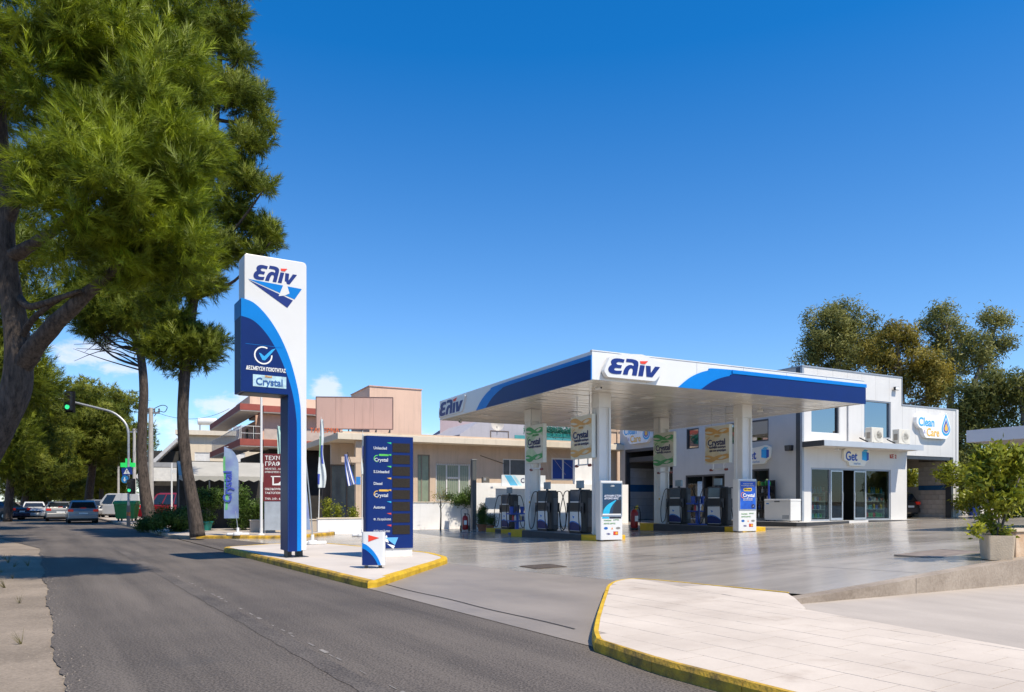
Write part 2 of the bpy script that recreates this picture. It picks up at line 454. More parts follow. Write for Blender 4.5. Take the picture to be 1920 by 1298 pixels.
apron_mat = ground_mat('driveway_concrete', (.19, .160, .132), (.32, .275, .230), .5, .5, 60, .14, (RT, 1.2, 3.0), .1, .25, stain=(.7, .5, (.17, .15, .135)))
pave_mat = ground_mat('paving_stone', (.46, .39, .32), (.62, .54, .455), .7, .7, 45, .12, None, .08, .3, stain=(1.3, .65, (.38, .305, .24)), spec=.3)
island_mat = ground_mat('island_screed', (.46, .41, .36), (.60, .54, .48), .7, .6, 45, .12, None, .08, .3, stain=(.9, .4, (.44, .39, .35)), spec=.3)
lot_mat = ground_mat('lot_concrete', (.34, .295, .25), (.48, .42, .36), .75, .5, 50, .18, (ST, .6, 2.0), .08, .35, stain=(.8, .5, (.32, .28, .24)), spec=.3)
dirt_mat = ground_mat('sandy_verge', (.17, .138, .106), (.30, .245, .19), .92, .8, 35, .5, None, .05, .8, spec=.2)
earth_mat = ground_mat('dry_earth', (.16, .13, .09), (.24, .20, .14), .95, .05, 3, .2, None, .03, .5, spec=.2)
kerb_conc = ground_mat('kerb_concrete', (.21, .165, .125), (.40, .335, .27), .85, 1.1, 22, .30, None, .05, .8, stain=(1.6, .6, (.22, .18, .145)), spec=.25)
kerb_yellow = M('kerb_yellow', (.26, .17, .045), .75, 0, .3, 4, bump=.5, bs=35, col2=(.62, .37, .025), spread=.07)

def sheet(name, pts, z, mat):
    me = bpy.data.meshes.new(name); me.from_pydata([(p[0], p[1], z) for p in pts], [], [tuple(range(len(pts)))])
    ar = sum(pts[i][0] * pts[(i + 1) % len(pts)][1] - pts[(i + 1) % len(pts)][0] * pts[i][1] for i in range(len(pts)))
    if ar < 0: me.flip_normals()
    me.materials.append(mat); o = bpy.data.objects.new(name, me); COL.objects.link(o)
    return tag(o, kind='structure')
sheet('ground', [(-1500, -400), (1500, -400), (1500, 2200), (-1500, 2200)], -.04, earth_mat)
sheet('verge', [RW(-14, -12), RW(.26, -12), RW(.26, 30), RW(-2.6, 44), RW(-2.6, 300), RW(-14, 300)], -.012, dirt_mat)
sheet('road', [RW(4.66, -12), RW(4.66, 420), RW(-2.8, 420), RW(-2.8, 46)] + [RW(.20 + random.uniform(-.02, .02) + .03 * sin(k * .21), 27 - k * .13) for k in range(290)], 0, asphalt)
sheet('side_street', [RW(4.70, 22), RW(4.70, 31), RW(9.2, 28.6), RW(8.0, 25.5)], .008, asphalt)
# worn painted edge line
ln = MB()                       # dark sealed seam along the middle of the lane, with remains of a painted line
sm = [(RW(2.08 + random.uniform(-.015, .015), 3 + k * .25), RW(2.28 + random.uniform(-.015, .015), 3 + k * .25)) for k in range(90)]
for (p0, p1), (q0, q1) in zip(sm, sm[1:]): ln.quad((*p0, .004), (*p1, .004), (*q1, .004), (*q0, .004))
tag(ln.build('road_seam', ground_mat('seam_asphalt', (.052, .044, .039), (.135, .116, .100), .8, .5, 48, 1.25, None, .05, 1.0, spec=.35, amp=3.0)), kind='structure')
ln = MB()
for k in range(60):
    if random.random() < .45: continue
    s_, n_ = 4 + k * .2, 2.34 + random.uniform(-.01, .01); L_ = random.uniform(.05, .19); w_ = random.uniform(.01, .05)
    ln.quad((*RW(n_, s_), .0045), (*RW(n_ + w_, s_), .0045), (*RW(n_ + w_ * .8, s_ + L_), .0045), (*RW(n_, s_ + L_), .0045))
tag(ln.build('worn_marking', M('worn_line', (.21, .19, .17), .85, 0, .35, 2.5, spread=.12)), kind='structure')
# loose grit along the verge
gr = MB()
for k in range(1300):
    n_ = .26 - abs(random.gauss(0, .8)) if k % 3 else random.gauss(.24, .10); s_ = random.uniform(2.5, 26); r_ = random.uniform(.003, .012); x, y = RW(n_, s_); z = 0 if n_ > .2 else -.012
    q = [(x + r_ * cos(a_ + k), y + r_ * sin(a_ + k), z - .002) for a_ in (0, 2.1, 4.2)]; gr.add(q + [(x, y, z + r_ * .8)], [(0, 1, 3), (1, 2, 3), (2, 0, 3)])
tag(gr.build('gravel', M('grit', (.24, .20, .16), .9, 0, .4, 30)), kind='stuff')

# forecourt: one gently warped slab cut at the road edge, with sawn joints between pours
def forecourt(name, a0, a1, b0, b1, step, mat, keep=None, lift=0.0):
    mb = MB(); na, nb = int((a1 - a0) / step), int((b1 - b0) / step)
    idx = {}
    def vi(x, y):
        k = (round(x, 3), round(y, 3))
        if k not in idx: idx[k] = len(mb.v); mb.v.append((x, y, gz(x, y) + lift))
        return idx[k]
    for i in range(na):
        for j in range(nb):
            q = [S2(a0 + (i + u) * step, b0 + (j + v) * step) for u, v in ((0, 0), (1, 0), (1, 1), (0, 1))]
            q = clip_poly(q, RN.x, RN.y, 4.66)
            if keep:
                for c in keep: q = clip_poly(q, *c) if q else q
            if len(q) >= 3: mb.f.append(tuple(vi(*p) for p in q)); mb.m.append(0)
    o = mb.build(name, mat, smooth=True)
    return tag(o, kind='structure')
# the driveway apron (brownish) lies towards the road, the polished floor beyond it
j0 = Vector((-1.2, 16.6)); j1 = Vector((2.1, 12.75)); jd = (j1 - j0).normalized(); jn = Vector((jd.y, -jd.x))
if jn.dot(Vector((5, 30)) - j0) < 0: jn = -jn
forecourt('forecourt', -18, 33, -13.81, 22.2, .75, concrete, keep=[(jn.x, jn.y, jn.dot(j0))])
forecourt('driveway', -13, -1, -15.5, -3.5, .5, apron_mat, keep=[(-jn.x, -jn.y, -jn.dot(j0) + .012), (-1.0, 0.0, -2.3), (-AV.x, -AV.y, -(SO.dot(AV) - 6.35))])
jt = MB()
for nn, s0, s1 in ((5.10, 6.5, 14.2),):
    for k in range(40):
        sa, sb = s0 + (s1 - s0) * k / 40, s0 + (s1 - s0) * (k + 1) / 40
        pa, pb = RW(nn + .02 * sin(k * .5), sa), RW(nn + .02 * sin(k * .5 + .5), sb); pc, pd_ = RW(nn + .03 + .02 * sin(k * .5 + .5), sb), RW(nn + .03 + .02 * sin(k * .5), sa)
        jt.quad(*[(p[0], p[1], gz(*p) + .005) for p in (pa, pd_, pc, pb)])
for aa, b0_, b1_ in ((-3.2, -13.7, 1.5), (3.4, -13.7, -1), (10.6, -13.7, 1.6), (17.6, -13.7, 2.2)):
    for k in range(30):
        q0, q1 = b0_ + (b1_ - b0_) * k / 30, b0_ + (b1_ - b0_) * (k + 1) / 30
        jt.quad(*[(*S2(*p), gz(*S2(*p)) + .004) for p in ((aa, q0), (aa + .012, q0), (aa + .012, q1), (aa, q1))])
for bb, a0_, a1_ in ((-3.6, -5, 24), (-8.8, -5.6, 24)):
    for k in range(50):
        q0, q1 = a0_ + (a1_ - a0_) * k / 50, a0_ + (a1_ - a0_) * (k + 1) / 50
        jt.quad(*[(*S2(*p), gz(*S2(*p)) + .004) for p in ((q0, bb), (q1, bb), (q1, bb + .014), (q0, bb + .014))])
tag(jt.build('expansion_joint', M('joint_tar', (.03, .028, .027), .8)), kind='structure')

# kerbs made of single stones
def kerb_stones(path, parent, mat, w=.15, h=.14, z0=-.02, seg=.95, closed=False, gap=.006, mats=None):
    P = [Vector(p) for p in path]
    if closed: P.append(P[0])
    Ls = [0]
    for i in range(1, len(P)): Ls.append(Ls[-1] + (P[i] - P[i - 1]).length)
    def at(d):
        d = max(0, min(Ls[-1], d))
        for i in range(1, len(P)):
            if d <= Ls[i] + 1e-9:
                t = (d - Ls[i - 1]) / max(1e-9, Ls[i] - Ls[i - 1]); return P[i - 1].lerp(P[i], t)
    def nrm(d):
        e = .08
        t = (at(d + e) - at(d - e)).normalized(); return Vector((t.y, -t.x))
    n = max(1, round(Ls[-1] / seg)); st = Ls[-1] / n
    for i in range(n):
        d0, d1 = i * st + gap / 2, (i + 1) * st - gap / 2
        ds = [d0 + (d1 - d0) * k / 4 for k in range(5)]
        jz = random.uniform(-.004, .004); mb = MB()
        for k in range(5):
            p = at(ds[k]); q = p + nrm(ds[k]) * w; b = p + nrm(ds[k]) * .02
            mb.v += [(p.x, p.y, z0), (p.x, p.y, z0 + h - .02 + jz + (.02 if z0 >= 0 else 0)), (b.x, b.y, z0 + h + .02 + jz), (q.x, q.y, z0 + h + .02 + jz), (q.x, q.y, z0)]
        for k in range(4):
            o = k * 5
            for a, b_ in ((0, 1), (1, 2), (2, 3), (3, 4)): mb.f.append((o + a, o + b_, o + 5 + b_, o + 5 + a))
        mb.f += [(4, 3, 2, 1, 0), tuple(20 + i_ for i_ in range(5))]
        mb.m = [0] * len(mb.f)
        me = mb.mesh('kerb_stone', mats[i % len(mats)] if mats else mat)
        o = bpy.data.objects.new('kerb_stone', me); COL.objects.link(o); o.parent = parent

def rounded(pts, r, n=5):
    """round every corner of a closed polygon; r may be a list"""
    out = []
    for i in range(len(pts)):
        p0, p1, p2 = Vector(pts[i - 1]), Vector(pts[i]), Vector(pts[(i + 1) % len(pts)])
        rr = r[i] if isinstance(r, list) else r
        a = p1 + (p0 - p1).normalized() * rr; b = p1 + (p2 - p1).normalized() * rr
        for k in range(n + 1):
            t = k / n; q = a.lerp(p1, t).lerp(p1.lerp(b, t), t); out.append((q.x, q.y))
    return out
# traffic island with the totem
ISL = [(-8.45, 21.2), (-2.30, 11.95), (-1.45, 17.2), (-2.1, 18.9), (-6.6, 24.0)]
isl = rounded(ISL, [.5, .35, .5, .4, .8])
ctr = Vector((-4.2, 18))
def shrink(pts, d):
    # move inward along vertex normals
    out = []
    ar = sum(pts[i][0] * pts[(i + 1) % len(pts)][1] - pts[(i + 1) % len(pts)][0] * pts[i][1] for i in range(len(pts)))
    sg = 1 if ar > 0 else -1
    for i in range(len(pts)):
        t = (Vector(pts[(i + 1) % len(pts)]) - Vector(pts[i - 1])).normalized()
        out.append((pts[i][0] - t.y * d * sg, pts[i][1] + t.x * d * sg))
    return out
ar_ = sum(isl[i][0] * isl[(i + 1) % len(isl)][1] - isl[(i + 1) % len(isl)][0] * isl[i][1] for i in range(len(isl)))
if ar_ > 0: isl = isl[::-1]          # clockwise, so that the stones grow inwards
def hull(pts):
    pts = sorted(set((round(p[0], 4), round(p[1], 4)) for p in pts))
    def half(ps):
        h = []
        for p in ps:
            while len(h) >= 2 and (h[-1][0] - h[-2][0]) * (p[1] - h[-2][1]) - (h[-1][1] - h[-2][1]) * (p[0] - h[-2][0]) <= 0: h.pop()
            h.append(p)
        return h
    lo, up = half(pts), half(pts[::-1]); return lo[:-1] + up[:-1]
island = tag(MB().prism(hull(shrink(isl, .153)), -.02, .128, 'z').build('island_pavement', island_mat), kind='structure')
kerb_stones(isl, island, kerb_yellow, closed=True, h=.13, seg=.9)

kerb_fresh_lit = M('kerb_fresh_lit_yellow', (.55, .33, .012), .65, 0, .2, 4, bump=.3, bs=35, col2=(.72, .45, .016), spread=.1)  # fresher paint, with the brightness of the sunlit side put into the colour
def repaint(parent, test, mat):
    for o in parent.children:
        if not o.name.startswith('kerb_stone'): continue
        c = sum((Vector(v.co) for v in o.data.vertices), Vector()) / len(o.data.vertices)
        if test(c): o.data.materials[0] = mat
repaint(island, lambda c: c.x * RN.x + c.y * RN.y > 4.9, kerb_fresh_lit)
# pavement in the right foreground: slabs on a bed, yellow kerb round the corner
SWK = [RW(4.40, -5), (1.24, 6.07), (.93, 6.78), (.82, 7.5), (1.46, 11.4), (1.72, 12.2), (2.2, 12.55), (3.2, 11.55), (4.04, 10.62)]
swk_in = [(3.62, 8.95), RW(7.46, 3.0), RW(7.46, -5)]
kpath = [SWK[0], SWK[1]] + smooth_poly(SWK[1:5], 4)[1:] + smooth_poly(SWK[4:8], 4)[1:] + [SWK[8]]
inner = []
for i in range(len(kpath)):
    a, b = Vector(kpath[max(0, i - 1)]), Vector(kpath[min(len(kpath) - 1, i + 1)]); t = (b - a).normalized()
    inner.append((kpath[i][0] + t.y * .067, kpath[i][1] - t.x * .067))
sidewalk = tag(MB().prism(inner + swk_in, -.03, .123, 'z').build('sidewalk', MATS.get('bed') or M('paving_bed', (.36, .305, .255), .9, 0, .15, 3)), kind='structure')
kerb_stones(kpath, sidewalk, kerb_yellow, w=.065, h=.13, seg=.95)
cvA = hull([q for q in inner if not (q[0] > 3.0 and q[1] > 9)] + [(3.1, 11.4), RW(7.44, 3.0), RW(7.44, -5)])
_l0, _l1 = Vector((3.60, 8.95)), Vector(RW(7.44, 3.0)); _ld = (_l1 - _l0).normalized(); _ln = Vector((_ld.y, -_ld.x))
if _ln.dot(Vector((1.5, 8)) - _l0) < 0: _ln = -_ln
repaint(sidewalk, lambda c: c.y > 7.3, kerb_fresh_lit)  # stones along the road stay dull, their shade held in the colour
sz = .42
for i in range(-12, 42):
    for j in range(0, 16):
        n0 = 4.4 + j * sz; s0 = -4.9 + i * sz + (.21 if j % 2 else 0)
        q = [RW(n0 + .003, s0 + .003), RW(n0 + sz - .003, s0 + .003), RW(n0 + sz - .003, s0 + sz - .003), RW(n0 + .003, s0 + sz - .003)]
        if max(p[1] for p in q) < 2.2: continue
        q = clip_convex(q, cvA)
        if q: q = clip_poly(q, _ln.x, _ln.y, _ln.dot(_l0))
        if len(q) < 3: continue
        a_ = abs(sum(q[k][0] * q[(k + 1) % len(q)][1] - q[(k + 1) % len(q)][0] * q[k][1] for k in range(len(q)))) / 2
        if a_ < .01: continue
        top = .1262 + random.uniform(-.0007, .0009)
        o = MB().prism(q, .1235, top, 'z').build('paving_slab', pave_mat, sidewalk)
MB().prism([(2.62, 11.34), (3.08, 11.52), (3.95, 10.52), (3.88, 10.05), (3.62, 9.0), (3.58, 9.0)], .1235, .1275, 'z').build('screed_patch', pave_mat, sidewalk)

# lower lot on the right and the retaining kerb that carries the forecourt
sheet('parking_lot', [RW(7.0, -6), RW(7.0, 3.0), (3.0, 9.3), S2(-7.4, -13.75), S2(40, -13.75), S2(40, -60)], .045, lot_mat)
rk = bpy.data.objects.new('retaining_kerb', None); COL.objects.link(rk)
tag(rk, 'long worn raw concrete retaining kerb along the forecourt edge', 'kerb')
a = -6.35
k = 0
while a < 12:
    L_ = [2.6, 2.9, 2.4, 3.0][k % 4]; k += 1
    mb = MB(); n = 8
    for i in range(n + 1):
        aa = a + .004 + (L_ - .008) * i / n
        for b_ in (-14.06 + random.uniform(-.012, .012), -13.82):
            x, y = S2(aa, b_); mb.v += [(x, y, .0), (x, y, gz(x, y) + .004)]
    for i in range(n):
        o = i * 4
        mb.f += [(o, o + 4, o + 5, o + 1), (o + 1, o + 5, o + 7, o + 3), (o + 3, o + 7, o + 6, o + 2)]
    mb.f += [(0, 1, 3, 2), (4 * n, 4 * n + 2, 4 * n + 3, 4 * n + 1)]; mb.m = [0] * len(mb.f)
    mb.build('kerb_block', kerb_conc, rk)
    a += L_

# pavement block with the pines on the far side of the side street
BLK = [RW(4.55, 29.4), RW(4.7, 31), RW(4.55, 80), RW(14, 82), RW(15, 31.5), RW(9.2, 27.4), RW(7.0, 27.3)]
BLK = [RW(4.6, 30.6), RW(4.3, 90), RW(12, 92), RW(12, 33.5), RW(10.8, 30.2), RW(8.4, 28.2)]
blk = rounded(BLK, [.8, .4, .4, .4, .5, .5])
ar_ = sum(blk[i][0] * blk[(i + 1) % len(blk)][1] - blk[(i + 1) % len(blk)][0] * blk[i][1] for i in range(len(blk)))
if ar_ > 0: blk = blk[::-1]
far_pave = tag(MB().prism(shrink(blk, .15)[::-1], -.02, .128, 'z').build('pavement', lot_mat), kind='structure')
kstart = [p for p in blk]
yel = [RW(4.9, 30.0), RW(6.6, 29.1), RW(8.4, 28.1), RW(9.6, 28.9)]
kerb_stones(blk, far_pave, kerb_conc, closed=True, h=.13, seg=1.0, mats=[kerb_conc])
for o in list(far_pave.children):
    c = sum((Vector(v.co) for v in o.data.vertices), Vector()) / len(o.data.vertices)
    n_ = c.x * RN.x + c.y * RN.y; s_ = c.x * RD.x + c.y * RD.y
    if s_ < 31.0 and n_ > 5.0: o.data.materials[0] = kerb_yellow
# left kerb / far pavement on the other side of the road
tag(MB().prism([RW(-2.9, 48), RW(-2.9, 200), RW(-8, 200), RW(-8, 48)], -.03, .12, 'z').build('far_pavement', lot_mat), kind='structure')

# covers let into the forecourt
def cover(name, label, px, py, w, d, rot, mat, zz=None):
    p = FL(px, py, 0)
    for _ in range(6): p = FL(px, py, gz(p.x, p.y))
    t = thing(name, label, 'cover', (p.x, p.y, gz(p.x, p.y) + .004), rot)
    dx = (gz(p.x + .2 * cos(rot), p.y + .2 * sin(rot)) - gz(p.x, p.y)) / .2
    t.rotation_euler = (0, -math.atan(dx), rot)
    f = MB()
    for b in ((-w / 2, w / 2, -d / 2, -d / 2 + .05), (-w / 2, w / 2, d / 2 - .05, d / 2), (-w / 2, -w / 2 + .05, -d / 2 + .05, d / 2 - .05), (w / 2 - .05, w / 2, -d / 2 + .05, d / 2 - .05)): f.box(*b, -.02, .012)
    f.build('frame', mat, t)
    MB().box(-w / 2 + .055, w / 2 - .055, -d / 2 + .055, d / 2 - .055, -.02, .009).build('lid', mat, t)
    return t
cover('drain_cover', 'dark rusty drain cover in the floor before the canopy', 1018, 1063, .75, .75, ST, M('rusty_iron', (.10, .075, .055), .7, .3, .35, 6, bump=.3, bs=60))
cover('tank_cover', 'flat brownish steel tank cover beside the potted tree', 1765, 1039, 1.5, .95, ST, M('brown_steel', (.25, .20, .16), .65, .2, .2, 4, bump=.2, bs=50))
# ================================================================== canopy, columns, pump islands
CEIL = 5.17
ca0, ca1, cb0, cb1 = -2.02, 10.3, -2.5, 10.1
FH = .85
canopy = thing('canopy', 'big white and blue fuel station canopy over the pumps', 'canopy', (*S2(0, 0), 0), ST)
slat_mat = M('ceiling_white', (.62, .60, .55), .24, .15, .06, 1.2, rvar=.06)
# ceiling boards, each its own slat
nsl = 42; wsl = (cb1 - cb0 - .12) / nsl
sl_me = MB().box(ca0 + .05, ca1 - .05, .014, wsl - .014, CEIL, CEIL + .05).mesh('ceiling_slat', slat_mat)
for i in range(nsl):
    o = bpy.data.objects.new('ceiling_slat', sl_me); COL.objects.link(o); o.parent = canopy
    o.location = (0, cb0 + .06 + i * wsl, random.uniform(-.008, .006))
box('roof_deck', ca0 + .05, ca1 - .05, cb0 + .05, cb1 - .05, CEIL + .06, CEIL + FH - .12, grey_metal, canopy)
fasc = MB()
for k in range(6):
    x0 = ca0 + (ca1 - ca0) * k / 6
    box('fascia_panel', x0 + (.005 if k else 0), x0 + (ca1 - ca0) / 6 - (.005 if k < 5 else 0), cb0, cb0 + .045, CEIL - .02, CEIL + FH, white_gloss, canopy, bevel=.004)
fasc.box(ca0, ca0 + .045, cb0 + .047, cb1 - .047, CEIL - .02, CEIL + FH)
fasc.box(ca0, ca1, cb1 - .045, cb1, CEIL - .02, CEIL + FH)
fasc.box(ca1 - .045, ca1, cb0 + .047, cb1 - .047, CEIL - .02, CEIL + FH)
fasc.build('fascia', white_gloss, canopy, bevel=.008)
box('fascia_cap', ca0 - .015, ca1 + .015, cb0 - .015, cb0 + .1, CEIL + FH + .002, CEIL + FH + .03, white_gloss, canopy)
# sweeping blue band: s is the distance along the fascia from its white end
def sweep(s0, L_, ztop, zb, width):
    pts = [(s0, zb)]
    c = smooth_poly([(s0, zb), (s0 + .45 * width, zb + .52 * (ztop - zb)), (s0 + width, zb + .86 * (ztop - zb)), (s0 + 1.7 * width, ztop), (L_, ztop)], 7)
    return c + [(L_, zb)]
zb_, zt_ = CEIL - .03, CEIL + FH
# front fascia faces local -y
Lf = ca1 - ca0
pf = sweep(3.30, Lf + .02, zt_ - .13, zb_, 1.25)
plate('band_light', [(ca0 + p[0], p[1]) for p in pf], cb0 - .003, .03, mid_blue, canopy)
pd = sweep(4.25, Lf + .02, zt_ - .27, zb_, 1.2)
plate('band_dark', [(ca0 + p[0], p[1]) for p in pd], cb0 - .036, .02, deep_blue, canopy)
box('band_lip', ca0 + 5.6, ca1 + .05, cb0 - .075, cb0 - .057, zt_ - .262, zt_ - .13, mid_blue, canopy, bevel=.006)
# left fascia faces local -x: white end far, blue towards the near corner
def xplate(name, pts, x, th, mat, parent):
    return MB().prism(pts, x - th, x, 'x').build(name, mat, parent)
Ls_ = cb1 - cb0
ps = sweep(4.1, Ls_ - .01, zt_ - .13, zb_, 1.3)
xplate('band_light', [(cb1 - p[0], p[1]) for p in ps], ca0 - .003, .03, mid_blue, canopy)
ps = sweep(5.1, Ls_ - .01, zt_ - .27, zb_, 1.3)
xplate('band_dark', [(cb1 - p[0], p[1]) for p in ps], ca0 - .036, .02, deep_blue, canopy)
# raised word marks on backing shapes
def back_shape(x, z, w, h, sh=.2):
    return [(x - .12, z + .05), (x + .02, z - .12), (x + w * .9, z - .12), (x + w + .05, z + h * .3), (x + w + sh * h + .12, z + h * .95), (x + w + .1, z + h + .02), (x + w * .66, z + h + .22), (x + w * .3, z + h + .18), (x + .12, z + h + .06), (x - .02, z + h * .6)]
wx, wz, ww, wh = ca0 + .42, CEIL + .18, 2.02, .46
lb = MB().prism(rounded(back_shape(wx, wz, ww, wh), .05, 3), cb0 - .20, cb0 - .035, 'y').build('word_backing', white_gloss, canopy)
wordmark('lettering', wx, wz, wh, cb0 - .201, .012, canopy, w=ww)
side = bpy.data.objects.new('side_word_backing', None)
# far word mark on the left fascia (a child panel turned by 90 degrees)
sw = MB().prism(rounded([(-.06, -.05), (2.6, -.05), (2.95, .60), (2.8, .64), (.2, .62), (-.05, .30)], .05, 3), -.05, 0, 'y').build('word_backing', white_gloss, canopy, loc=(ca0 - .003, cb1 - .10, CEIL + .13), rotz=R(-90))
wm = wordmark('lettering', 0, 0, .58, -.051, .012, sw, w=2.75)
bpy.data.objects.remove(side)
# ceiling lamps (flush) and cameras
for (a_, b_) in ((2, 0), (4.6, 0), (2, 4.9), (4.6, 4.9), (-1, 2.4), (3.3, 2.4), (8.2, 2.4), (8.2, 7), (3.3, 7.4), (-1, 7.4)):
    box('ceiling_lamp', a_ - .2, a_ + .2, b_ - .2, b_ + .2, CEIL - .012, CEIL - .004, M('lamp_glass', (.75, .75, .72), .3), canopy, bevel=.004)

def camera_bullet(label, loc, rotz, parent=None):
    t = thing('security_camera', label, 'camera', loc, rotz)
    MB().lathe([(.05, 0), (.05, -.02), (.02, -.03), (.02, -.08)], 12).build('mount', white_gloss, t, smooth='auto')
    MB().lathe([(.035, -.12), (.05, -.11), (.05, .10), (.04, .12)], 12, (0, 0, -.12), 'y').build('housing', white_gloss, t, smooth='auto')
    MB().lathe([(.034, -.125), (.034, -.118)], 12, (0, 0, -.12), 'y').build('lens', black_plastic, t)
    return t
camera_bullet('white security camera under the near corner of the canopy', (*S2(-1.25, -1.7), CEIL - .004), ST + R(10))
camera_bullet('white security camera under the canopy above the shop entrance', (*S2(7.7, .2), CEIL - .004), ST + R(30))
camera_bullet('white security camera hanging under the far left canopy corner', (*S2(-1.3, 9.4), CEIL - .004), ST - R(40))

col_mat = M('column_white', (.72, .71, .69), .35, 0, .04, 1.5)
def column(a_, b_, label):
    x, y = S2(a_, b_); z0 = gz(x, y) + .10
    t = thing('canopy_column', label, 'column', (x, y, z0), ST, 'canopy columns')
    h = CEIL - z0
    s_ = .23
    MB().prism([(-s_, -s_), (-.10, -s_), (-.09, -s_ + .03), (.09, -s_ + .03), (.10, -s_), (s_, -s_), (s_, -.10), (s_ - .03, -.09), (s_ - .03, .09), (s_, .10), (s_, s_), (.10, s_), (-.10, s_), (-s_, s_), (-s_, .10), (-s_ + .03, .09), (-s_ + .03, -.09), (-s_, -.10)], 0, h - .5, 'z').build('shaft', col_mat, t, bevel=.006)
    box('collar', -s_ - .012, s_ + .012, -s_ - .012, s_ + .012, h - .498, h - .004, col_mat, t, bevel=.006)
    MB().tube([(.17, -s_ - .045, 0), (.17, -s_ - .045, h - .52)], .04, 10).build('downpipe', white_gloss, t, smooth='auto')
    # small notices
    for zz, hh in ((1.75, .11), (1.58, .12), (1.42, .12)):
        box('notice', -s_ - .004, -s_ - .001, -.20, -.11, zz, zz + hh, M('notice_paper', (.62, .62, .64), .6), t)
    box('yellow_notice', -s_ - .006, -s_ - .001, -.20, -.12, 1.24, 1.33, M('notice_yellow', (.6, .36, .02), .5), t)
    return t
column(0, 0, 'white canopy column nearest the road, behind the dark poster stand')
column(6.57, 0, 'white canopy column behind the bright blue poster stand')
column(0, 4.95, 'white canopy column at the left beside the green hanging sign')
column(6.57, 4.95, 'white canopy column at the back near the red extinguisher')

isl_dark = M('island_dark', (.045, .047, .052), .6, 0, .15, 4)
isl_top = M('island_top', (.22, .21, .20), .7, 0, .12, 3)
def pump_island(a_, b0, b1, label, wdt=.60):
    x, y = S2(a_, (b0 + b1) / 2)
    zc = lambda b: gz(*S2(a_, b))
    t = thing('pump_island', label, 'pump island', (*S2(a_, 0), 0), ST)
    zt = max(zc(b0), zc(b1), zc((b0 + b1) / 2)) + .16
    zl = min(zc(b0), zc(b1)) - .05
    MB().box(-wdt, wdt, b0 + 1.0, b1 - 1.0, zl, zt - .012).build('kerb_body', isl_dark, t, bevel=.012)
    box('deck', -wdt + .05, wdt - .05, b0 + .98, b1 - .98, zt - .010, zt + .001, isl_top, t)
    for q0, q1 in ((b0, b0 + .998), (b1 - .998, b1)):
        MB().prism(rounded([(-wdt, q0), (wdt, q0), (wdt, q1), (-wdt, q1)], .06, 3), zl, zt + .004, 'z').build('yellow_end', yellow_paint, t, bevel=.015)
    t['top'] = zt
    return zt
zi = {0: pump_island(0, -.62, 5.75, 'dark pump island with yellow ends nearest the road'),
      6.57: pump_island(6.57, -.62, 5.75, 'dark pump island with yellow ends nearest the shop'),
      -.1: pump_island(.95, 7.6, 10.2, 'short pump island with yellow end by the left wall')}

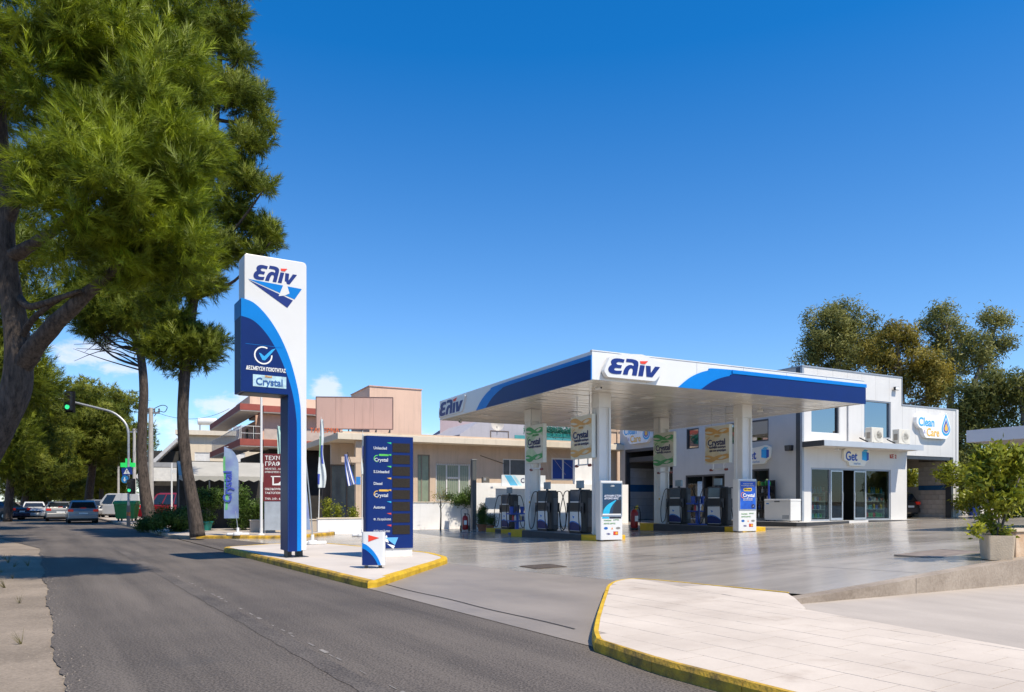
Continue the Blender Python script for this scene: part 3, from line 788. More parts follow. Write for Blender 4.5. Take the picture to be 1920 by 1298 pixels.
screen = M('pump_screen', (.05, .075, .11), .12, 0, .1, 3)
pump_white = M('pump_white', (.74, .74, .73), .3, 0, .03, 2)
def pump(a_, b_, z, label, tall=1.58, first=None):
    x, y = S2(a_, b_)
    t = thing('fuel_pump', label, 'fuel pump', (x, y, z), ST, 'fuel pumps on the islands')
    # customer faces look along +-x; hose columns stand at +-y
    hw, hd = .21, .38
    box('plinth', -hw - .02, hw + .02, -hd, hd, 0, .08, black_plastic, t)
    MB().prism([(-hw, .08), (hw, .08), (hw, .78), (-hw, .78)], -hd, hd, 'y').build('cabinet', pump_white, t, bevel=.01)
    # head slightly leaning back
    MB().prism([(-hw - .02, .79), (hw + .02, .79), (hw - .01, tall), (-hw + .01, tall)], -hd, hd, 'y').build('head', M('pump_dark', (.055, .06, .07), .4, .1), t, bevel=.012)
    for sg in (-1, 1):
        wv = smooth_poly([(-hd + .01, .10), (-hd + .01, .24), (-.1, .36), (.18, .40), (hd - .01, .36)], 5) + [(hd - .01, .10)]
        MB().prism(wv, sg * (hw + .001), sg * (hw + .006), 'x').build('blue_wave', deep_blue, t)
        wv2 = smooth_poly([(-hd + .01, .245), (-.1, .365), (.18, .405), (hd - .01, .365), (hd - .01, .40), (.18, .445), (-.1, .40), (-hd + .01, .28)], 4)
        MB().prism(wv2, sg * (hw + .001), sg * (hw + .006), 'x').build('light_wave', mid_blue, t)
        MB().prism([(.05, .60), (.2, .63), (.13, .53)], sg * (hw + .001), sg * (hw + .005), 'x').build('emblem', mid_blue, t)
        xa, xb = hw + .014, hw + .002
        def face(z_): return sg * (hw + .022 - (z_ - .79) / (tall - .79) * .03)
        def fp(name, y0, y1, z0, z1, mat, off=.006):
            vs = [(face(z0), y0, z0), (face(z0), y1, z0), (face(z1), y1, z1), (face(z1), y0, z1)]
            vs2 = [(v[0] + sg * off, v[1], v[2]) for v in vs]
            MB().add(vs + vs2, [(4, 5, 6, 7), (0, 1, 5, 4), (1, 2, 6, 5), (2, 3, 7, 6), (3, 0, 4, 7)]).build(name, mat, t)
        fp('display', -hd + .06, hd - .06, 1.16, tall - .06, screen)
        fp('keypad_panel', -hd + .06, hd - .06, .84, 1.10, black_plastic)
        fp('label_strip', -hd + .06, hd - .06, 1.112, 1.15, pump_white, .004)
    for sg in (-1, 1):
        MB().prism(rounded([(-.20, sg * hd), (.20, sg * hd), (.13, sg * (hd + .26)), (-.13, sg * (hd + .26))], .05, 4), .06, tall - .04, 'z').build('hose_column', black_plastic, t, bevel=.02)
        MB().prism(rounded([(-.10, sg * (hd + .24)), (.10, sg * (hd + .24)), (.08, sg * (hd + .275)), (-.08, sg * (hd + .275))], .01, 2), .25, tall - .3, 'z').build('column_trim', dark_metal, t)
        for sx in (-1, 1):
            y0 = sg * (hd + .10)
            p = smooth_poly([(sx * .16, y0, tall - .05), (sx * .34, y0 + sg * .06, tall - .12), (sx * .47, y0 + sg * .15, .75), (sx * .42, y0 + sg * .17, .12), (sx * .30, y0 + sg * .1, .18), (sx * .25, y0, .78)], 6)
            h_ = MB().tube(p, .017, 6).build('hose', dark_rubber, t, smooth=True)
            MB().tube([(sx * .25, y0, .76), (sx * .25, y0, .92), (sx * .22, y0 - sg * .08, 1.02)], [.022, .028, .016], 6).build('nozzle', M('nozzle_grip', (.02, .12, .05) if sx > 0 else (.015, .015, .018), .4), h_)
            box('nozzle_boot', sx * .205, sx * .245, y0 - .07, y0 + .07, .74, 1.10, dark_metal, t)
    MB().box(-.03, .03, -.05, .05, tall, tall + .05).build('mast', dark_metal, t)
    box('top_display', -.05, .05, -.20, .20, tall + .05, tall + .33, M('pump_flag', (.22, .30, .36), .3), t, bevel=.01)
    return t
pump(0, 1.35, zi[0], 'fuel pump behind the near canopy column')
pump(0, 3.75, zi[0], 'fuel pump with looped hoses under the left green sign')
pump(6.57, 1.35, zi[6.57], 'fuel pump beside the bright blue poster stand')
pump(6.57, 3.75, zi[6.57], 'fuel pump next to the back column and blue stand')
pump(.95, 8.9, zi[-.1], 'fuel pump farthest left, before the white wall')

# ------------------------------------------------------------------ hanging signs with waves
sign_cream = M('sign_cream', (.62, .60, .50), .45, 0, .04, 2)
def wave(x0, x1, z0, amp, th0, th1, ph, n=24):
    up, dn = [], []
    for i in range(n + 1):
        u = i / n; x = x0 + (x1 - x0) * u
        c = z0 + amp * sin(ph + u * pi * 1.7)
        th = th0 + (th1 - th0) * abs(sin(u * pi * 1.25 + ph * .4))
        up.append((x, c + th)); dn.append((x, c - th))
    return up + dn[::-1]
def hang_sign(a_, b_c, label, tint, tint2, group='hanging signs under the canopy'):
    x, y = S2(a_, b_c); zb0 = 2.95
    t = thing('hanging_sign', label, 'sign', (x, y, zb0), ST - R(90), group)
    w, h, d = 1.38, 1.5, .17
    MB().prism(rounded([(-w / 2, 0), (w / 2, 0), (w / 2, d), (-w / 2, d)], [.02, .02, .05, .05], 5), 0, h, 'z').build('box_frame', M('sign_side', (.70, .72, .66), .4, 0, .03), t)
    box('face', -w / 2 + .015, w / 2 - .015, -.012, -.001, .015, h - .015, sign_cream, t)
    dk = M('wave_' + label.split()[0], tint, .45, 0, .12, 4); lt = M('wavelight_' + label.split()[0], tint2, .45, 0, .1, 4)
    W2 = w / 2 - .02
    for i, (z0, am, ta, tb, ph, m_) in enumerate(((h - .40, -.10, .02, .17, .3, lt), (h - .22, .09, .02, .085, .9, dk), (h - .24, -.09, .01, .04, .3, dk), (.36, .10, .03, .16, .5, lt), (.22, -.09, .02, .085, .5, dk), (.22, .08, .01, .045, 1.2, dk))):
        plate('wave', [(max(-W2, min(W2, p[0])), max(.02, min(h - .02, p[1]))) for p in wave(-W2, W2, z0, am, ta, tb, ph)], -.0125 - .0022 * i, .002, m_, t)
    text('lettering', 'Crystal', -.50, h * .48, .34, -.028, crystal_navy, t, bold=.016)
    text('small_lettering', 'DIESEL' if 'orange' in label else 'UNLEADED', -.12, h * .70, .10, -.028, dk, t, bold=.02)
    ring = [(-.40 + .19 * cos(R(k)), h * .56 + .22 * sin(R(k))) for k in range(75, 290, 12)] + [(-.40 + .165 * cos(R(k)), h * .56 + .19 * sin(R(k))) for k in range(285, 70, -12)]
    plate('letter_ring', ring, -.027, .002, dk, t)
    for i, s_ in enumerate(('Καθαρό καύσιμο', 'για τον κινητήρα') if 'orange' in label else ('καθαρή ενέργεια',)):
        text('small_lettering', s_, -.40, h * .40 - i * .13, .115, -.028, crystal_navy, t, bold=.015)
    # bracket with red end lamps
    MB().tube([(-.45, .08, -.22), (.45, .08, -.22)], .025, 8).build('bracket', white_gloss, t)
    for sx in (-.42, .42): MB().lathe([(.05, -.06), (.05, .06)], 8, (sx, .08, -.25), 'x').build('bracket_end', M('dull_red', (.22, .06, .05), .5), t)
    for sx in (-.3, .3): MB().box(sx - .015, sx + .015, .06, .10, -.22, .01).build('bracket_post', white_gloss, t)
    for sx in (-.4, .4): MB().tube([(sx, .08, h), (sx, .08, CEIL - zb0 - .004)], .012, 6).build('hanger', galv, t)
    return t
G1, G2 = (.05, .32, .09), (.42, .54, .34)
O1, O2 = (.58, .33, .10), (.62, .54, .36)
hang_sign(-.42, 4.02, 'green and cream hanging sign at the left column', G1, G2)
hang_sign(-.42, .62, 'orange and cream hanging sign at the near column', O1, O2)
hang_sign(6.15, 4.28, 'green and cream hanging sign at the back column', G1, G2)
hang_sign(6.15, .95, 'orange and cream hanging sign in front of the shop', O1, O2)

# ------------------------------------------------------------------ poster stands at the island heads
def poster_stand(px, D, label, kind):
    x = GX(px, D); y = D; z = gz(x, y)
    t = thing('poster_stand', label, 'poster stand', (x, y, z), ST - R(6))
    w, h, d = .84, 2.0, .36
    MB().prism(rounded([(-w / 2, 0), (w / 2, 0), (w / 2, d), (-w / 2, d)], .05, 3), .03, h, 'z').build('casing', white_gloss, t, bevel=.008)
    for sx in (-.33, .33): box('foot', sx - .06, sx + .06, .04, d - .04, 0, .03, dark_metal, t)
    pm = M('poster_' + kind, (.012, .06, .16) if kind == 'road' else (.012, .06, .42), .25, 0, .25, 2, col2=(.02, .05, .09) if kind == 'road' else (.02, .13, .62))
    box('poster', -w / 2 + .06, w / 2 - .06, -.010, -.001, .86, h - .09, pm, t)
    fr = MB()
    for b in ((-w / 2 + .03, w / 2 - .03, .83, .858), (-w / 2 + .03, w / 2 - .03, h - .088, h - .06), (-w / 2 + .03, -w / 2 + .058, .86, h - .09), (w / 2 - .058, w / 2 - .03, .86, h - .09)): fr.box(b[0], b[1], -.018, -.001, b[2], b[3])
    fr.build('poster_frame', alu, t)
    if kind == 'road':
        text('lettering', 'ελίν', -.05, h - .19, .07, -.011, letter_white, t, bold=.02)
        for i, s_ in enumerate(('ΔΥΝΑΜΗ ΣΤΟΝ', 'ΔΡΟΜΟ ΜΑΣ')): text('lettering', s_, -.29, 1.47 - i * .085, .085, -.011, M('letter_silver', (.62, .64, .74), .4), t, bold=.025, shear=.2)
        cy = M('cyan_print', (.02, .42, .66), .4)
        plate('printed_road', smooth_poly([(-.34, .90), (-.30, 1.05), (-.16, 1.20), (.02, 1.30), (.14, 1.36)], 4) + smooth_poly([(.16, 1.34), (.04, 1.22), (-.05, 1.08), (-.10, .90)], 4), -.0105, .003, cy, t)
        plate('printed_hill', [(.02, .90), (.36, .90), (.36, 1.38), (.18, 1.33), (.08, 1.18)], -.0105, .002, M('print_black', (.02, .022, .03), .4), t)
        box('white_strip', -.35, .35, -.014, -.0105, .865, .90, letter_white, t)
        box('cyan_strip', -w / 2 + .06, -.1, -.004, -.001, .74, .80, cy, t); box('dark_strip', -.09, w / 2 - .06, -.004, -.001, .74, .80, M('print_black', (.02, .022, .03), .4), t)
    else:
        for i, (s_, sz_, xx) in enumerate((('ΤΟ ΝΕΟ ΚΑΥΣΙΜΟ', .05, -.22), ('ΜΕ ΚΑΘΑΡΙΣΤΙΚΑ ΠΡΟΣΘΕΤΑ', .042, -.31))): text('lettering', s_, xx, h - .20 - i * .07, sz_, -.011, letter_white, t, bold=.01)
        plate('yellow_badge', rounded([(-.20, 1.54), (.18, 1.54), (.18, 1.66), (-.20, 1.66)], .055, 4), -.0105, .003, M('badge_yellow', (.75, .52, .03), .4), t)
        text('lettering', 'ΝΕΟ DIESEL', -.17, 1.58, .06, -.0137, crystal_navy, t, bold=.02)
        text('lettering', 'Crystal', -.24, 1.32, .19, -.011, letter_white, t, bold=.02)
        plate('orange_ring', [(-.22 + .10 * cos(R(k)), 1.39 + .11 * sin(R(k))) for k in range(60, 300, 15)] + [(-.22 + .08 * cos(R(k)), 1.39 + .09 * sin(R(k))) for k in range(290, 55, -15)], -.0105, .002, M('ring_orange', (.75, .22, .02), .4), t)
        for i in range(2): text('lettering', 'προστασία κινητήρα', -.22, 1.24 - i * .05, .045, -.011, letter_white, t)
        plate('round_seal', arc(.24, .97, .085, 0, 345, 20), -.0105, .002, M('seal_blue', (.02, .03, .12), .4), t)
        text('lettering', 'QR'[:0] + '✓', .20, .94, .10, -.0135, M('seal_light', (.35, .5, .7), .4), t)
    # payment marks below
    for i, (s_, xx, zz) in enumerate((('ΠΛΗΡΩΜΗ', -.30, .66), ('ΚΑΡΤΕΣ', .06, .68), ('ΔΕΚΤΕΣ ΚΑΡΤΕΣ', -.30, .56))): text('small_lettering', s_, xx, zz, .055, -.001, M('print_grey', (.3, .32, .36) if i else (.2, .42, .16), .5), t)
    plate('blue_mark', arc(-.22, .42, .075, 0, 340, 14, .045), -.001, .003, M('mark_blue', (.01, .12, .42), .4), t)
    plate('orange_mark', [(-.02, .38), (.05, .38), (.015, .46)], -.001, .003, M('mark_orange', (.7, .22, .05), .4), t)
    plate('grey_mark', arc(.24, .42, .085, 0, 340, 14, .04), -.001, .003, M('mark_grey', (.22, .22, .21), .5), t)
    text('small_lettering', 'VISA', -.20, .21, .07, -.001, M('mark_violet', (.05, .05, .25), .4), t, bold=.02, shear=.2)
    box('card_mark', .06, .24, -.004, -.001, .19, .31, M('card_red', (.45, .03, .02), .4), t)
    plate('card_dot', arc(.12, .25, .045, 0, 340, 12), -.0045, .002, M('card_red2', (.7, .06, .03), .4), t); plate('card_dot', arc(.18, .25, .045, 0, 340, 12), -.007, .002, M('card_yellow', (.75, .40, .03), .4), t)
    return t
poster_stand(1147, 24.4, 'white poster stand with a dark road poster at the near column', 'road')
poster_stand(1402, 27.6, 'white poster stand with a bright blue poster before the shop', 'blue')

# ------------------------------------------------------------------ small things between the pumps
def squeegee_stand(a_, b_, z, label):
    t = thing('service_stand', label, 'service stand', (*S2(a_, b_), z), ST)
    bl = M('stand_blue', (.015, .07, .36), .4)
    box('base', -.30, .30, -.28, .28, 0, .06, bl, t, bevel=.015)
    box('post', -.07, .07, -.07, .07, .06, 1.0, bl, t, bevel=.01)
    box('shelf', -.38, .38, -.22, .22, .55, .60, bl, t, bevel=.01)
    box('tray', -.42, .42, -.24, .24, .86, .92, bl, t, bevel=.01)
    for i, xx in enumerate((-.26, 0, .26)): MB().lathe([(.08, .92), (.10, 1.20)], 10, (xx, 0, 0)).build('bucket', bl if i != 1 else M('bucket_dark', (.03, .04, .08), .5), t)
    for i, xx in enumerate((-.25, -.12, .14, .27)): MB().lathe([(.045, .60), (.045, .76), (.02, .80), (.02, .83)], 8, (xx, -.12 + .05 * (i % 2), 0)).build('bottle', [M('bottle_red', (.5, .04, .05), .3), M('bottle_white', (.7, .7, .7), .3), M('bottle_sand', (.62, .42, .2), .3), M('bottle_navy', (.02, .04, .2), .3)][i], t)
    box('paper_carton', .12, .36, -.20, .05, .06, .26, M('carton', (.62, .45, .28), .7), t)
    return t
squeegee_stand(6.57, 2.55, zi[6.57], 'blue service stand with buckets between the right pumps')
squeegee_stand(.45, 7.2, gz(*S2(.45, 7.2)), 'blue service stand with bottles left of the left column')
ex_red = M('extinguisher_red', (.36, .012, .012), .3, 0, .05, 3)
def extinguisher(loc, rotz, label, trolley=False, s=1.0):
    t = thing('fire_extinguisher', label, 'extinguisher', loc, rotz)
    MB().lathe([(.05, .06), (.13, .08), (.14, .12), (.14, .62), (.10, .72), (.04, .76)], 14).build('cylinder', ex_red, t, smooth='auto')
    MB().lathe([(.03, .76), (.03, .82), (.05, .83), (.05, .86)], 10).build('valve', dark_metal, t)
    MB().tube(smooth_poly([(.03, 0, .82), (.18, -.05, .80), (.22, -.08, .5), (.18, -.1, .2)], 5), .016, 6).build('hose', dark_rubber, t, smooth=True)
    box('white_label', -.07, .07, -.146, -.138, .32, .52, letter_white, t)
    if trolley:
        for sx in (-1, 1):
            MB().lathe([(.05, -.03), (.14, -.03), (.14, .03), (.05, .03)], 14, (sx * .2, .06, .14), 'x').build('wheel', dark_rubber, t, smooth='auto')
        MB().tube(smooth_poly([(-.16, .14, .1), (-.16, .2, .7), (-.14, .3, 1.05), (.14, .3, 1.05), (.16, .2, .7), (.16, .14, .1)], 4), .018, 8).build('handle_frame', M('trolley_grey', (.3, .3, .3), .5, .4), t, smooth=True)
    else:
        MB().lathe([(.12, .0), (.15, .0), (.15, .06), (.12, .06)], 14).build('foot_ring', black_plastic, t)
        plate('yellow_tag', [(.05, .72), (.19, .78), (.17, .92), (.03, .86)], .0, .006, M('tag_yellow', (.6, .45, .03), .5), t)
    return t
e1 = extinguisher((*S2(6.05, 6.25), gz(*S2(6.05, 6.25))), ST, 'red fire extinguisher on the floor beside the back column')
e1.scale = (1.25, 1.25, 1.25)
# ================================================================== shop and car wash building
SA, FB = 13.2, 2.96
FZ = .52
shop = thing('shop_building', 'white two storey shop and car wash building right of the canopy', 'building', (*S2(0, 0), 0), ST)
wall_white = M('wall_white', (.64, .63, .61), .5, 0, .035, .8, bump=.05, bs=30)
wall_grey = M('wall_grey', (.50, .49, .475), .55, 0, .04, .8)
trim_grey = M('trim_grey', (.33, .36, .40), .4, .3, .06, 2)
trim_dark = M('trim_dark', (.06, .065, .075), .4, .3, .1, 3)
awn_grey = M('awning_grey', (.46, .49, .53), .4, .2, .05, 1)
win_dark = glass('window_mirror', (.06, .08, .09), 0, .34)
shop_glass = glass('shop_glass', (.60, .66, .65), 0, .0)
def wall_holes(mb, u0, u1, z0, z1, holes, v0, v1, axis):
    us = sorted({u0, u1, *[h[0] for h in holes], *[h[1] for h in holes]}); zs = sorted({z0, z1, *[h[2] for h in holes], *[h[3] for h in holes]})
    us = [u for u in us if u0 <= u <= u1]; zs = [z for z in zs if z0 <= z <= z1]
    for j in range(len(zs) - 1):
        run = None
        for i in range(len(us)):
            solid = i < len(us) - 1 and not any(h[0] <= (us[i] + us[i + 1]) / 2 <= h[1] and h[2] <= (zs[j] + zs[j + 1]) / 2 <= h[3] for h in holes)
            if solid and run is None: run = us[i]
            if not solid and run is not None:
                if axis == 'x': mb.box(run, us[i], v0, v1, zs[j], zs[j + 1])
                else: mb.box(v0, v1, run, us[i], zs[j], zs[j + 1])
                run = None
    return mb
def win_frame(name, u0, u1, z0, z1, v, parent, axis='x', w=.06, d=.08, mat=None, mull=(), pane=None, trans=(), out=.02, pname='pane'):
    """frame and pane in an opening; axis 'x': wall along x, outside towards -y (axis 'y': wall along y, outside towards -x)"""
    f = MB()
    def bx(a, b, c, e):
        if axis == 'x': f.box(a, b, v - out, v - out + d, c, e)
        else: f.box(v - out, v - out + d, a, b, c, e)
    bx(u0, u1, z1 - w, z1); bx(u0, u1, z0, z0 + w); bx(u0, u0 + w, z0 + w, z1 - w); bx(u1 - w, u1, z0 + w, z1 - w)
    for m_ in mull: bx(m_ - w / 2, m_ + w / 2, z0 + w, z1 - w)
    o = f.build(name, mat or trim_dark, parent)
    if pane:
        ms = [u0 + w] + [q for m_ in mull for q in (m_ - w / 2, m_ + w / 2)] + [u1 - w]
        for i in range(0, len(ms), 2):
            if axis == 'x': box(pname, ms[i], ms[i + 1], v - out + d * .45, v - out + d * .55, z0 + w, z1 - w, pane, o)
            else: box(pname, v - out + d * .45, v - out + d * .55, ms[i], ms[i + 1], z0 + w, z1 - w, pane, o)
    return o
aH, aL, zH, zL = 20.33, 24.85, 7.72, 6.33
doorH = (13.78, 19.5, FZ, 3.03)
w1, w2 = (13.78, 15.76, 4.66, 6.45), (17.49, 19.5, 4.60, 6.45)
bay = (20.75, 24.6, .3, 3.80)
fw = wall_holes(MB(), SA, aH, .2, zH, [doorH, w1, w2], FB, FB + .22, 'x')
wall_holes(fw, aH, aL, .2, zL, [bay], FB, FB + .22, 'x')
fw.build('front_wall', wall_white, shop)
sb = (12.2, 16.85, .1, 4.7); sw1 = (10.0, 11.02, 4.37, 5.5); sw2 = (5.0, 7.9, 4.42, 5.5); sd = (8.0, 11.1, .5, 2.9); sw3 = (4.95, 7.2, .9, 3.05)
sidew = wall_holes(MB(), FB + .222, 17.4, .1, zH, [sb, sw1, sw2, sd, sw3], SA, SA + .22, 'y')
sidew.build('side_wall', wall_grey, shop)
seam = M('seam_grey', (.46, .455, .44), .6)
for k in range(11):
    x_ = SA + 1.03 * (k + 1)
    z1_ = zH - .02 if x_ < aH else zL - .02
    for z0_, zz in ((4.25 if x_ < 20.5 else 3.85, z1_),):
        if w1[0] - .02 < x_ < w1[1] + .02 or w2[0] - .02 < x_ < w2[1] + .02: z0_ = 6.5
        box('cladding_seam', x_ - .006, x_ + .006, FB - .003, FB - .001, z0_, zz, seam, shop)
# corner trims and parapet caps
box('corner_trim', SA - .02, SA + .10, FB - .02, FB + .10, .3, zH + .01, trim_grey, shop)
box('side_corner_trim', SA - .025, SA - .002, FB + .12, FB + .34, .3, zH, trim_dark, shop)
cap = MB(); cap.box(SA - .03, aH + .03, FB - .03, FB + .26, zH, zH + .06); cap.box(aH + .032, aL + .03, FB - .03, FB + .26, zL, zL + .06); cap.box(aH + .0, aH + .035, FB - .03, FB + .26, zL, zH)
cap.build('parapet_cap', trim_grey, shop)
box('side_parapet_cap', SA - .03, SA + .26, FB + .262, 17.4, zH, zH + .06, trim_grey, shop)
MB().box(SA + .2, aH, FB + .3, 17, zH - .4, zH - .2).build('flat_roof', grey_metal, shop)
MB().box(aH + .01, aL, FB + .3, 12, zL - .4, zL - .2).build('low_roof', grey_metal, shop)
box('high_side_wall', aH - .2, aH + .012, FB + .26, 17, zL - .2, zH - .01, wall_white, shop)
# end pier and its shaded return
box('end_pier', aL - .02, aL + .16, FB - .04, 3.5, .3, zL + .04, wall_white, shop)
box('bay_jamb', 24.42, 24.595, FB - .012, FB + .30, .4, 3.79, trim_dark, shop)
box('bay_lintel', 20.76, 24.41, FB + .02, FB + .30, 3.62, 3.79, trim_dark, shop)
# upper windows
win_frame('window', *w1[:4], FB, shop, mat=white_paint, pane=win_dark, w=.05, d=.20, out=-.02)
box('window_reveal', w1[1] - .14, w1[1] - .055, FB + .03, FB + .16, w1[2] + .05, w1[3] - .05, trim_dark, shop)
win_frame('window', *w2[:4], FB, shop, mat=trim_grey, pane=win_dark, w=.06, d=.20, out=-.02)
win_frame('window', *sw1[:4], SA, shop, axis='y', mat=trim_dark, pane=win_dark, w=.07, d=.18, out=-.02)
win_frame('window', *sw2[:4], SA, shop, axis='y', mat=trim_dark, pane=win_dark, w=.07, d=.18, out=-.02, mull=(6.4,))
win_frame('display_window', *sw3[:4], SA, shop, axis='y', mat=trim_dark, pane=shop_glass, w=.08, d=.18, out=-.02, mull=(6.0,))
win_frame('side_entrance', *sd[:4], SA, shop, axis='y', mat=trim_dark, pane=None, w=.09, d=.18, out=-.02, mull=(9.7,))
box('side_glass_leaf', SA + .05, SA + .07, 9.8, 10.95, .6, 2.78, shop_glass, shop)
box('lit_panel', SA + .35, SA + .38, 10.15, 10.5, .9, 2.55, M('lit_panel', (.35, .42, .62), .4, emit=(.35, .45, .8, .5)), shop)
# awning
aw0, aw1, awb = SA + .02, SA + 7.05, FB - 1.2
box('awning', aw0, aw1, awb, FB - .003, 3.98, 4.19, M('awning_under', (.66, .63, .58), .5), shop)
box('awning_front', aw0 - .01, aw1 + .01, awb - .03, awb - .002, 3.955, 4.215, awn_grey, shop, bevel=.006)
box('awning_end', aw0 - .035, aw0 - .012, awb - .002, FB - .02, 3.955, 4.215, trim_dark, shop)
box('awning_step', aw1 - 1.0, aw1 + .55, FB - .55, FB - .004, 4.0, 4.2, awn_grey, shop)
MB().tube([(16.28, FB - .05, 4.22), (16.28, FB - .05, zH - .8)], .035, 8).build('downpipe', M('pipe_grey', (.5, .5, .5), .5), shop)
# shop front: frame, fixed panes, two open leaves
sf = MB()
zt = 2.95
for x0, x1 in ((13.78, 13.87), (15.05, 15.12), (17.62, 17.70), (19.41, 19.5)): sf.box(x0, x1, FB + .03, FB + .13, FZ, zt)
sf.box(13.78, 19.5, FB + .028, FB + .132, zt, 3.03)
sf.box(13.87, 15.05, FB + .03, FB + .13, FZ, FZ + .07); sf.box(17.70, 19.41, FB + .03, FB + .13, FZ, FZ + .07)
sf.build('shopfront_frame', trim_grey, shop)
for x0, x1 in ((13.87, 15.05), (17.70, 19.41)): box('shop_pane', x0, x1, FB + .07, FB + .085, FZ + .07, zt, shop_glass, shop)
def door_leaf(x0, x1, y_, nm):
    f = MB(); w = .07
    f.box(x0, x1, y_, y_ + .05, FZ + .02, FZ + .13); f.box(x0, x1, y_, y_ + .05, zt - .09, zt - .02); f.box(x0, x0 + w, y_, y_ + .05, FZ + .13, zt - .09); f.box(x1 - w, x1, y_, y_ + .05, FZ + .13, zt - .09)
    o = f.build(nm, alu, shop, bevel=.004)
    box('pane', x0 + w, x1 - w, y_ + .02, y_ + .03, FZ + .13, zt - .09, shop_glass, o)
    MB().tube([(x1 - .035 if x0 < 16 else x0 + .035, y_ - .03, FZ + .95), (x1 - .035 if x0 < 16 else x0 + .035, y_ - .03, FZ + 1.35)], .014, 6).build('handle', alu, o)
door_leaf(15.10, 15.96, FB - .02, 'door_leaf'); door_leaf(16.75, 17.62, FB - .02, 'door_leaf')
# rooms
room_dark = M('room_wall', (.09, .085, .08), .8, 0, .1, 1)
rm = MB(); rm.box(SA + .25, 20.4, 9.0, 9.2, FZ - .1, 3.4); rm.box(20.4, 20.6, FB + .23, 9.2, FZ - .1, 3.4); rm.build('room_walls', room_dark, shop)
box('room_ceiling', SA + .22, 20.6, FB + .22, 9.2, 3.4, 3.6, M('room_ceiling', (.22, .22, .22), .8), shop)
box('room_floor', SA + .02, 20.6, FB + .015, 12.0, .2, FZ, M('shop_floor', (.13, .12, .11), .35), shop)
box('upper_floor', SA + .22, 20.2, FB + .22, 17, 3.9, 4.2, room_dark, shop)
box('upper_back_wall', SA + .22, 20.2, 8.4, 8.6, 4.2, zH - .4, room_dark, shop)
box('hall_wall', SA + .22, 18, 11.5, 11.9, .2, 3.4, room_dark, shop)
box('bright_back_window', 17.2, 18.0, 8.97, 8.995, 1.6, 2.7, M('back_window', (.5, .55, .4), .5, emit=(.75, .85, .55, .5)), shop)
# wash bay on the right: block walls
blk_mat = M('wash_block', (.44, .39, .345), .6, 0, .10, 3, bump=.1, bs=25); blk_blue = M('wash_blue', (.012, .09, .22), .5, 0, .06, 2)
blk_mats = [blk_mat, M('wash_block_b', (.47, .42, .375), .6, 0, .10, 3, bump=.1, bs=25), M('wash_block_c', (.41, .365, .325), .6, 0, .10, 3, bump=.1, bs=25)]
box('bay_side_wall', 24.6, aL - .03, FB + .222, 4.90, .2, 3.8, M('mortar', (.20, .18, .165), .9), shop)
bm = MB(); bm.box(24.6, aL - .03, 4.902, 7.2, .2, 2.25); bm.box(24.6, aL - .03, 4.902, 7.2, 3.3, 3.8); bm.box(24.6, aL - .03, 7.2, 12, .2, 3.8); bm.build('bay_far_wall', blk_mat, shop)
def blocks(fix, lo, hi, z0, z1, bw, bh, side, stripe, nm='wall_block'):
    """block courses on a wall plane; side 'a': plane a=fix facing -a, along b; 'b': plane b=fix facing -b, along a"""
    meshes = {}
    r = 0; z = z0
    while z < z1 - .02:
        h = min(bh, z1 - z); off = (bw / 2 if r % 2 else 0); u = lo - off
        while u < hi - .01:
            ua, ub = max(lo, u), min(hi, u + bw)
            if ub - ua > .04:
                mat = blk_blue if stripe[0] <= z + h / 2 <= stripe[1] else random.choice(blk_mats)
                key = (round(ub - ua, 3), round(h, 3), mat.name)
                if key not in meshes:
                    L_ = ub - ua
                    meshes[key] = (MB().box(-.03, 0, .005, L_ - .005, .005, h - .005) if side == 'a' else MB().box(.005, L_ - .005, -.03, 0, .005, h - .005)).mesh(nm, mat)
                o = bpy.data.objects.new(nm, meshes[key]); COL.objects.link(o); o.parent = shop
                o.location = (fix + random.uniform(-.003, .003), ua, z) if side == 'a' else (ua, fix + random.uniform(-.003, .003), z)
            u += bw
        z += h; r += 1
blocks(24.598, FB + .34, 4.90, .5, 3.62, .42, .26, 'a', (2.0, 2.32))
box('bay_ceiling', 20.6, 24.6, FB + .31, 12, 3.8, 4.0, room_dark, shop)
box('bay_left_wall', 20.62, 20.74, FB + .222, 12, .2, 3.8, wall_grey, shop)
box('bay_floor', 20.6, 24.6, FB + .01, 12, .2, .50, M('bay_floor', (.20, .19, .18), .4), shop)
box('bay_back_wall', 20.74, 24.6, 11.8, 12, .2, 3.8, room_dark, shop)
# wash bay on the side
bx_ = MB(); bx_.box(SA + .222, 20, 16.86, 17.1, .1, 4.7); bx_.box(19.8, 20, 12, 16.86, .1, 4.7); bx_.box(SA + .222, 19.8, 11.95, 12.19, .1, 4.7)
bx_.build('side_bay_walls', M('bay_dark', (.10, .10, .105), .6), shop)
box('side_bay_ceiling', SA + .22, 20, 12, 17, 4.7, 4.85, room_dark, shop)
box('side_bay_floor', SA + .02, 20, 12.19, 16.86, .0, .22, M('bay_floor', (.20, .19, .18), .4), shop)
blk_mats = [M('wash_grey', (.38, .38, .39), .5, 0, .06, 3), M('wash_grey_b', (.42, .42, .43), .5, 0, .06, 3)]
blocks(16.858, SA + .23, 19.7, .3, 3.55, .72, .44, 'b', (2.02, 2.46))
box('side_bay_jamb', SA - .006, SA + .3, 16.70, 16.82, .2, 4.68, trim_dark, shop)
box('side_bay_lintel', SA - .006, SA + .3, 12.22, 16.69, 4.52, 4.68, trim_dark, shop)
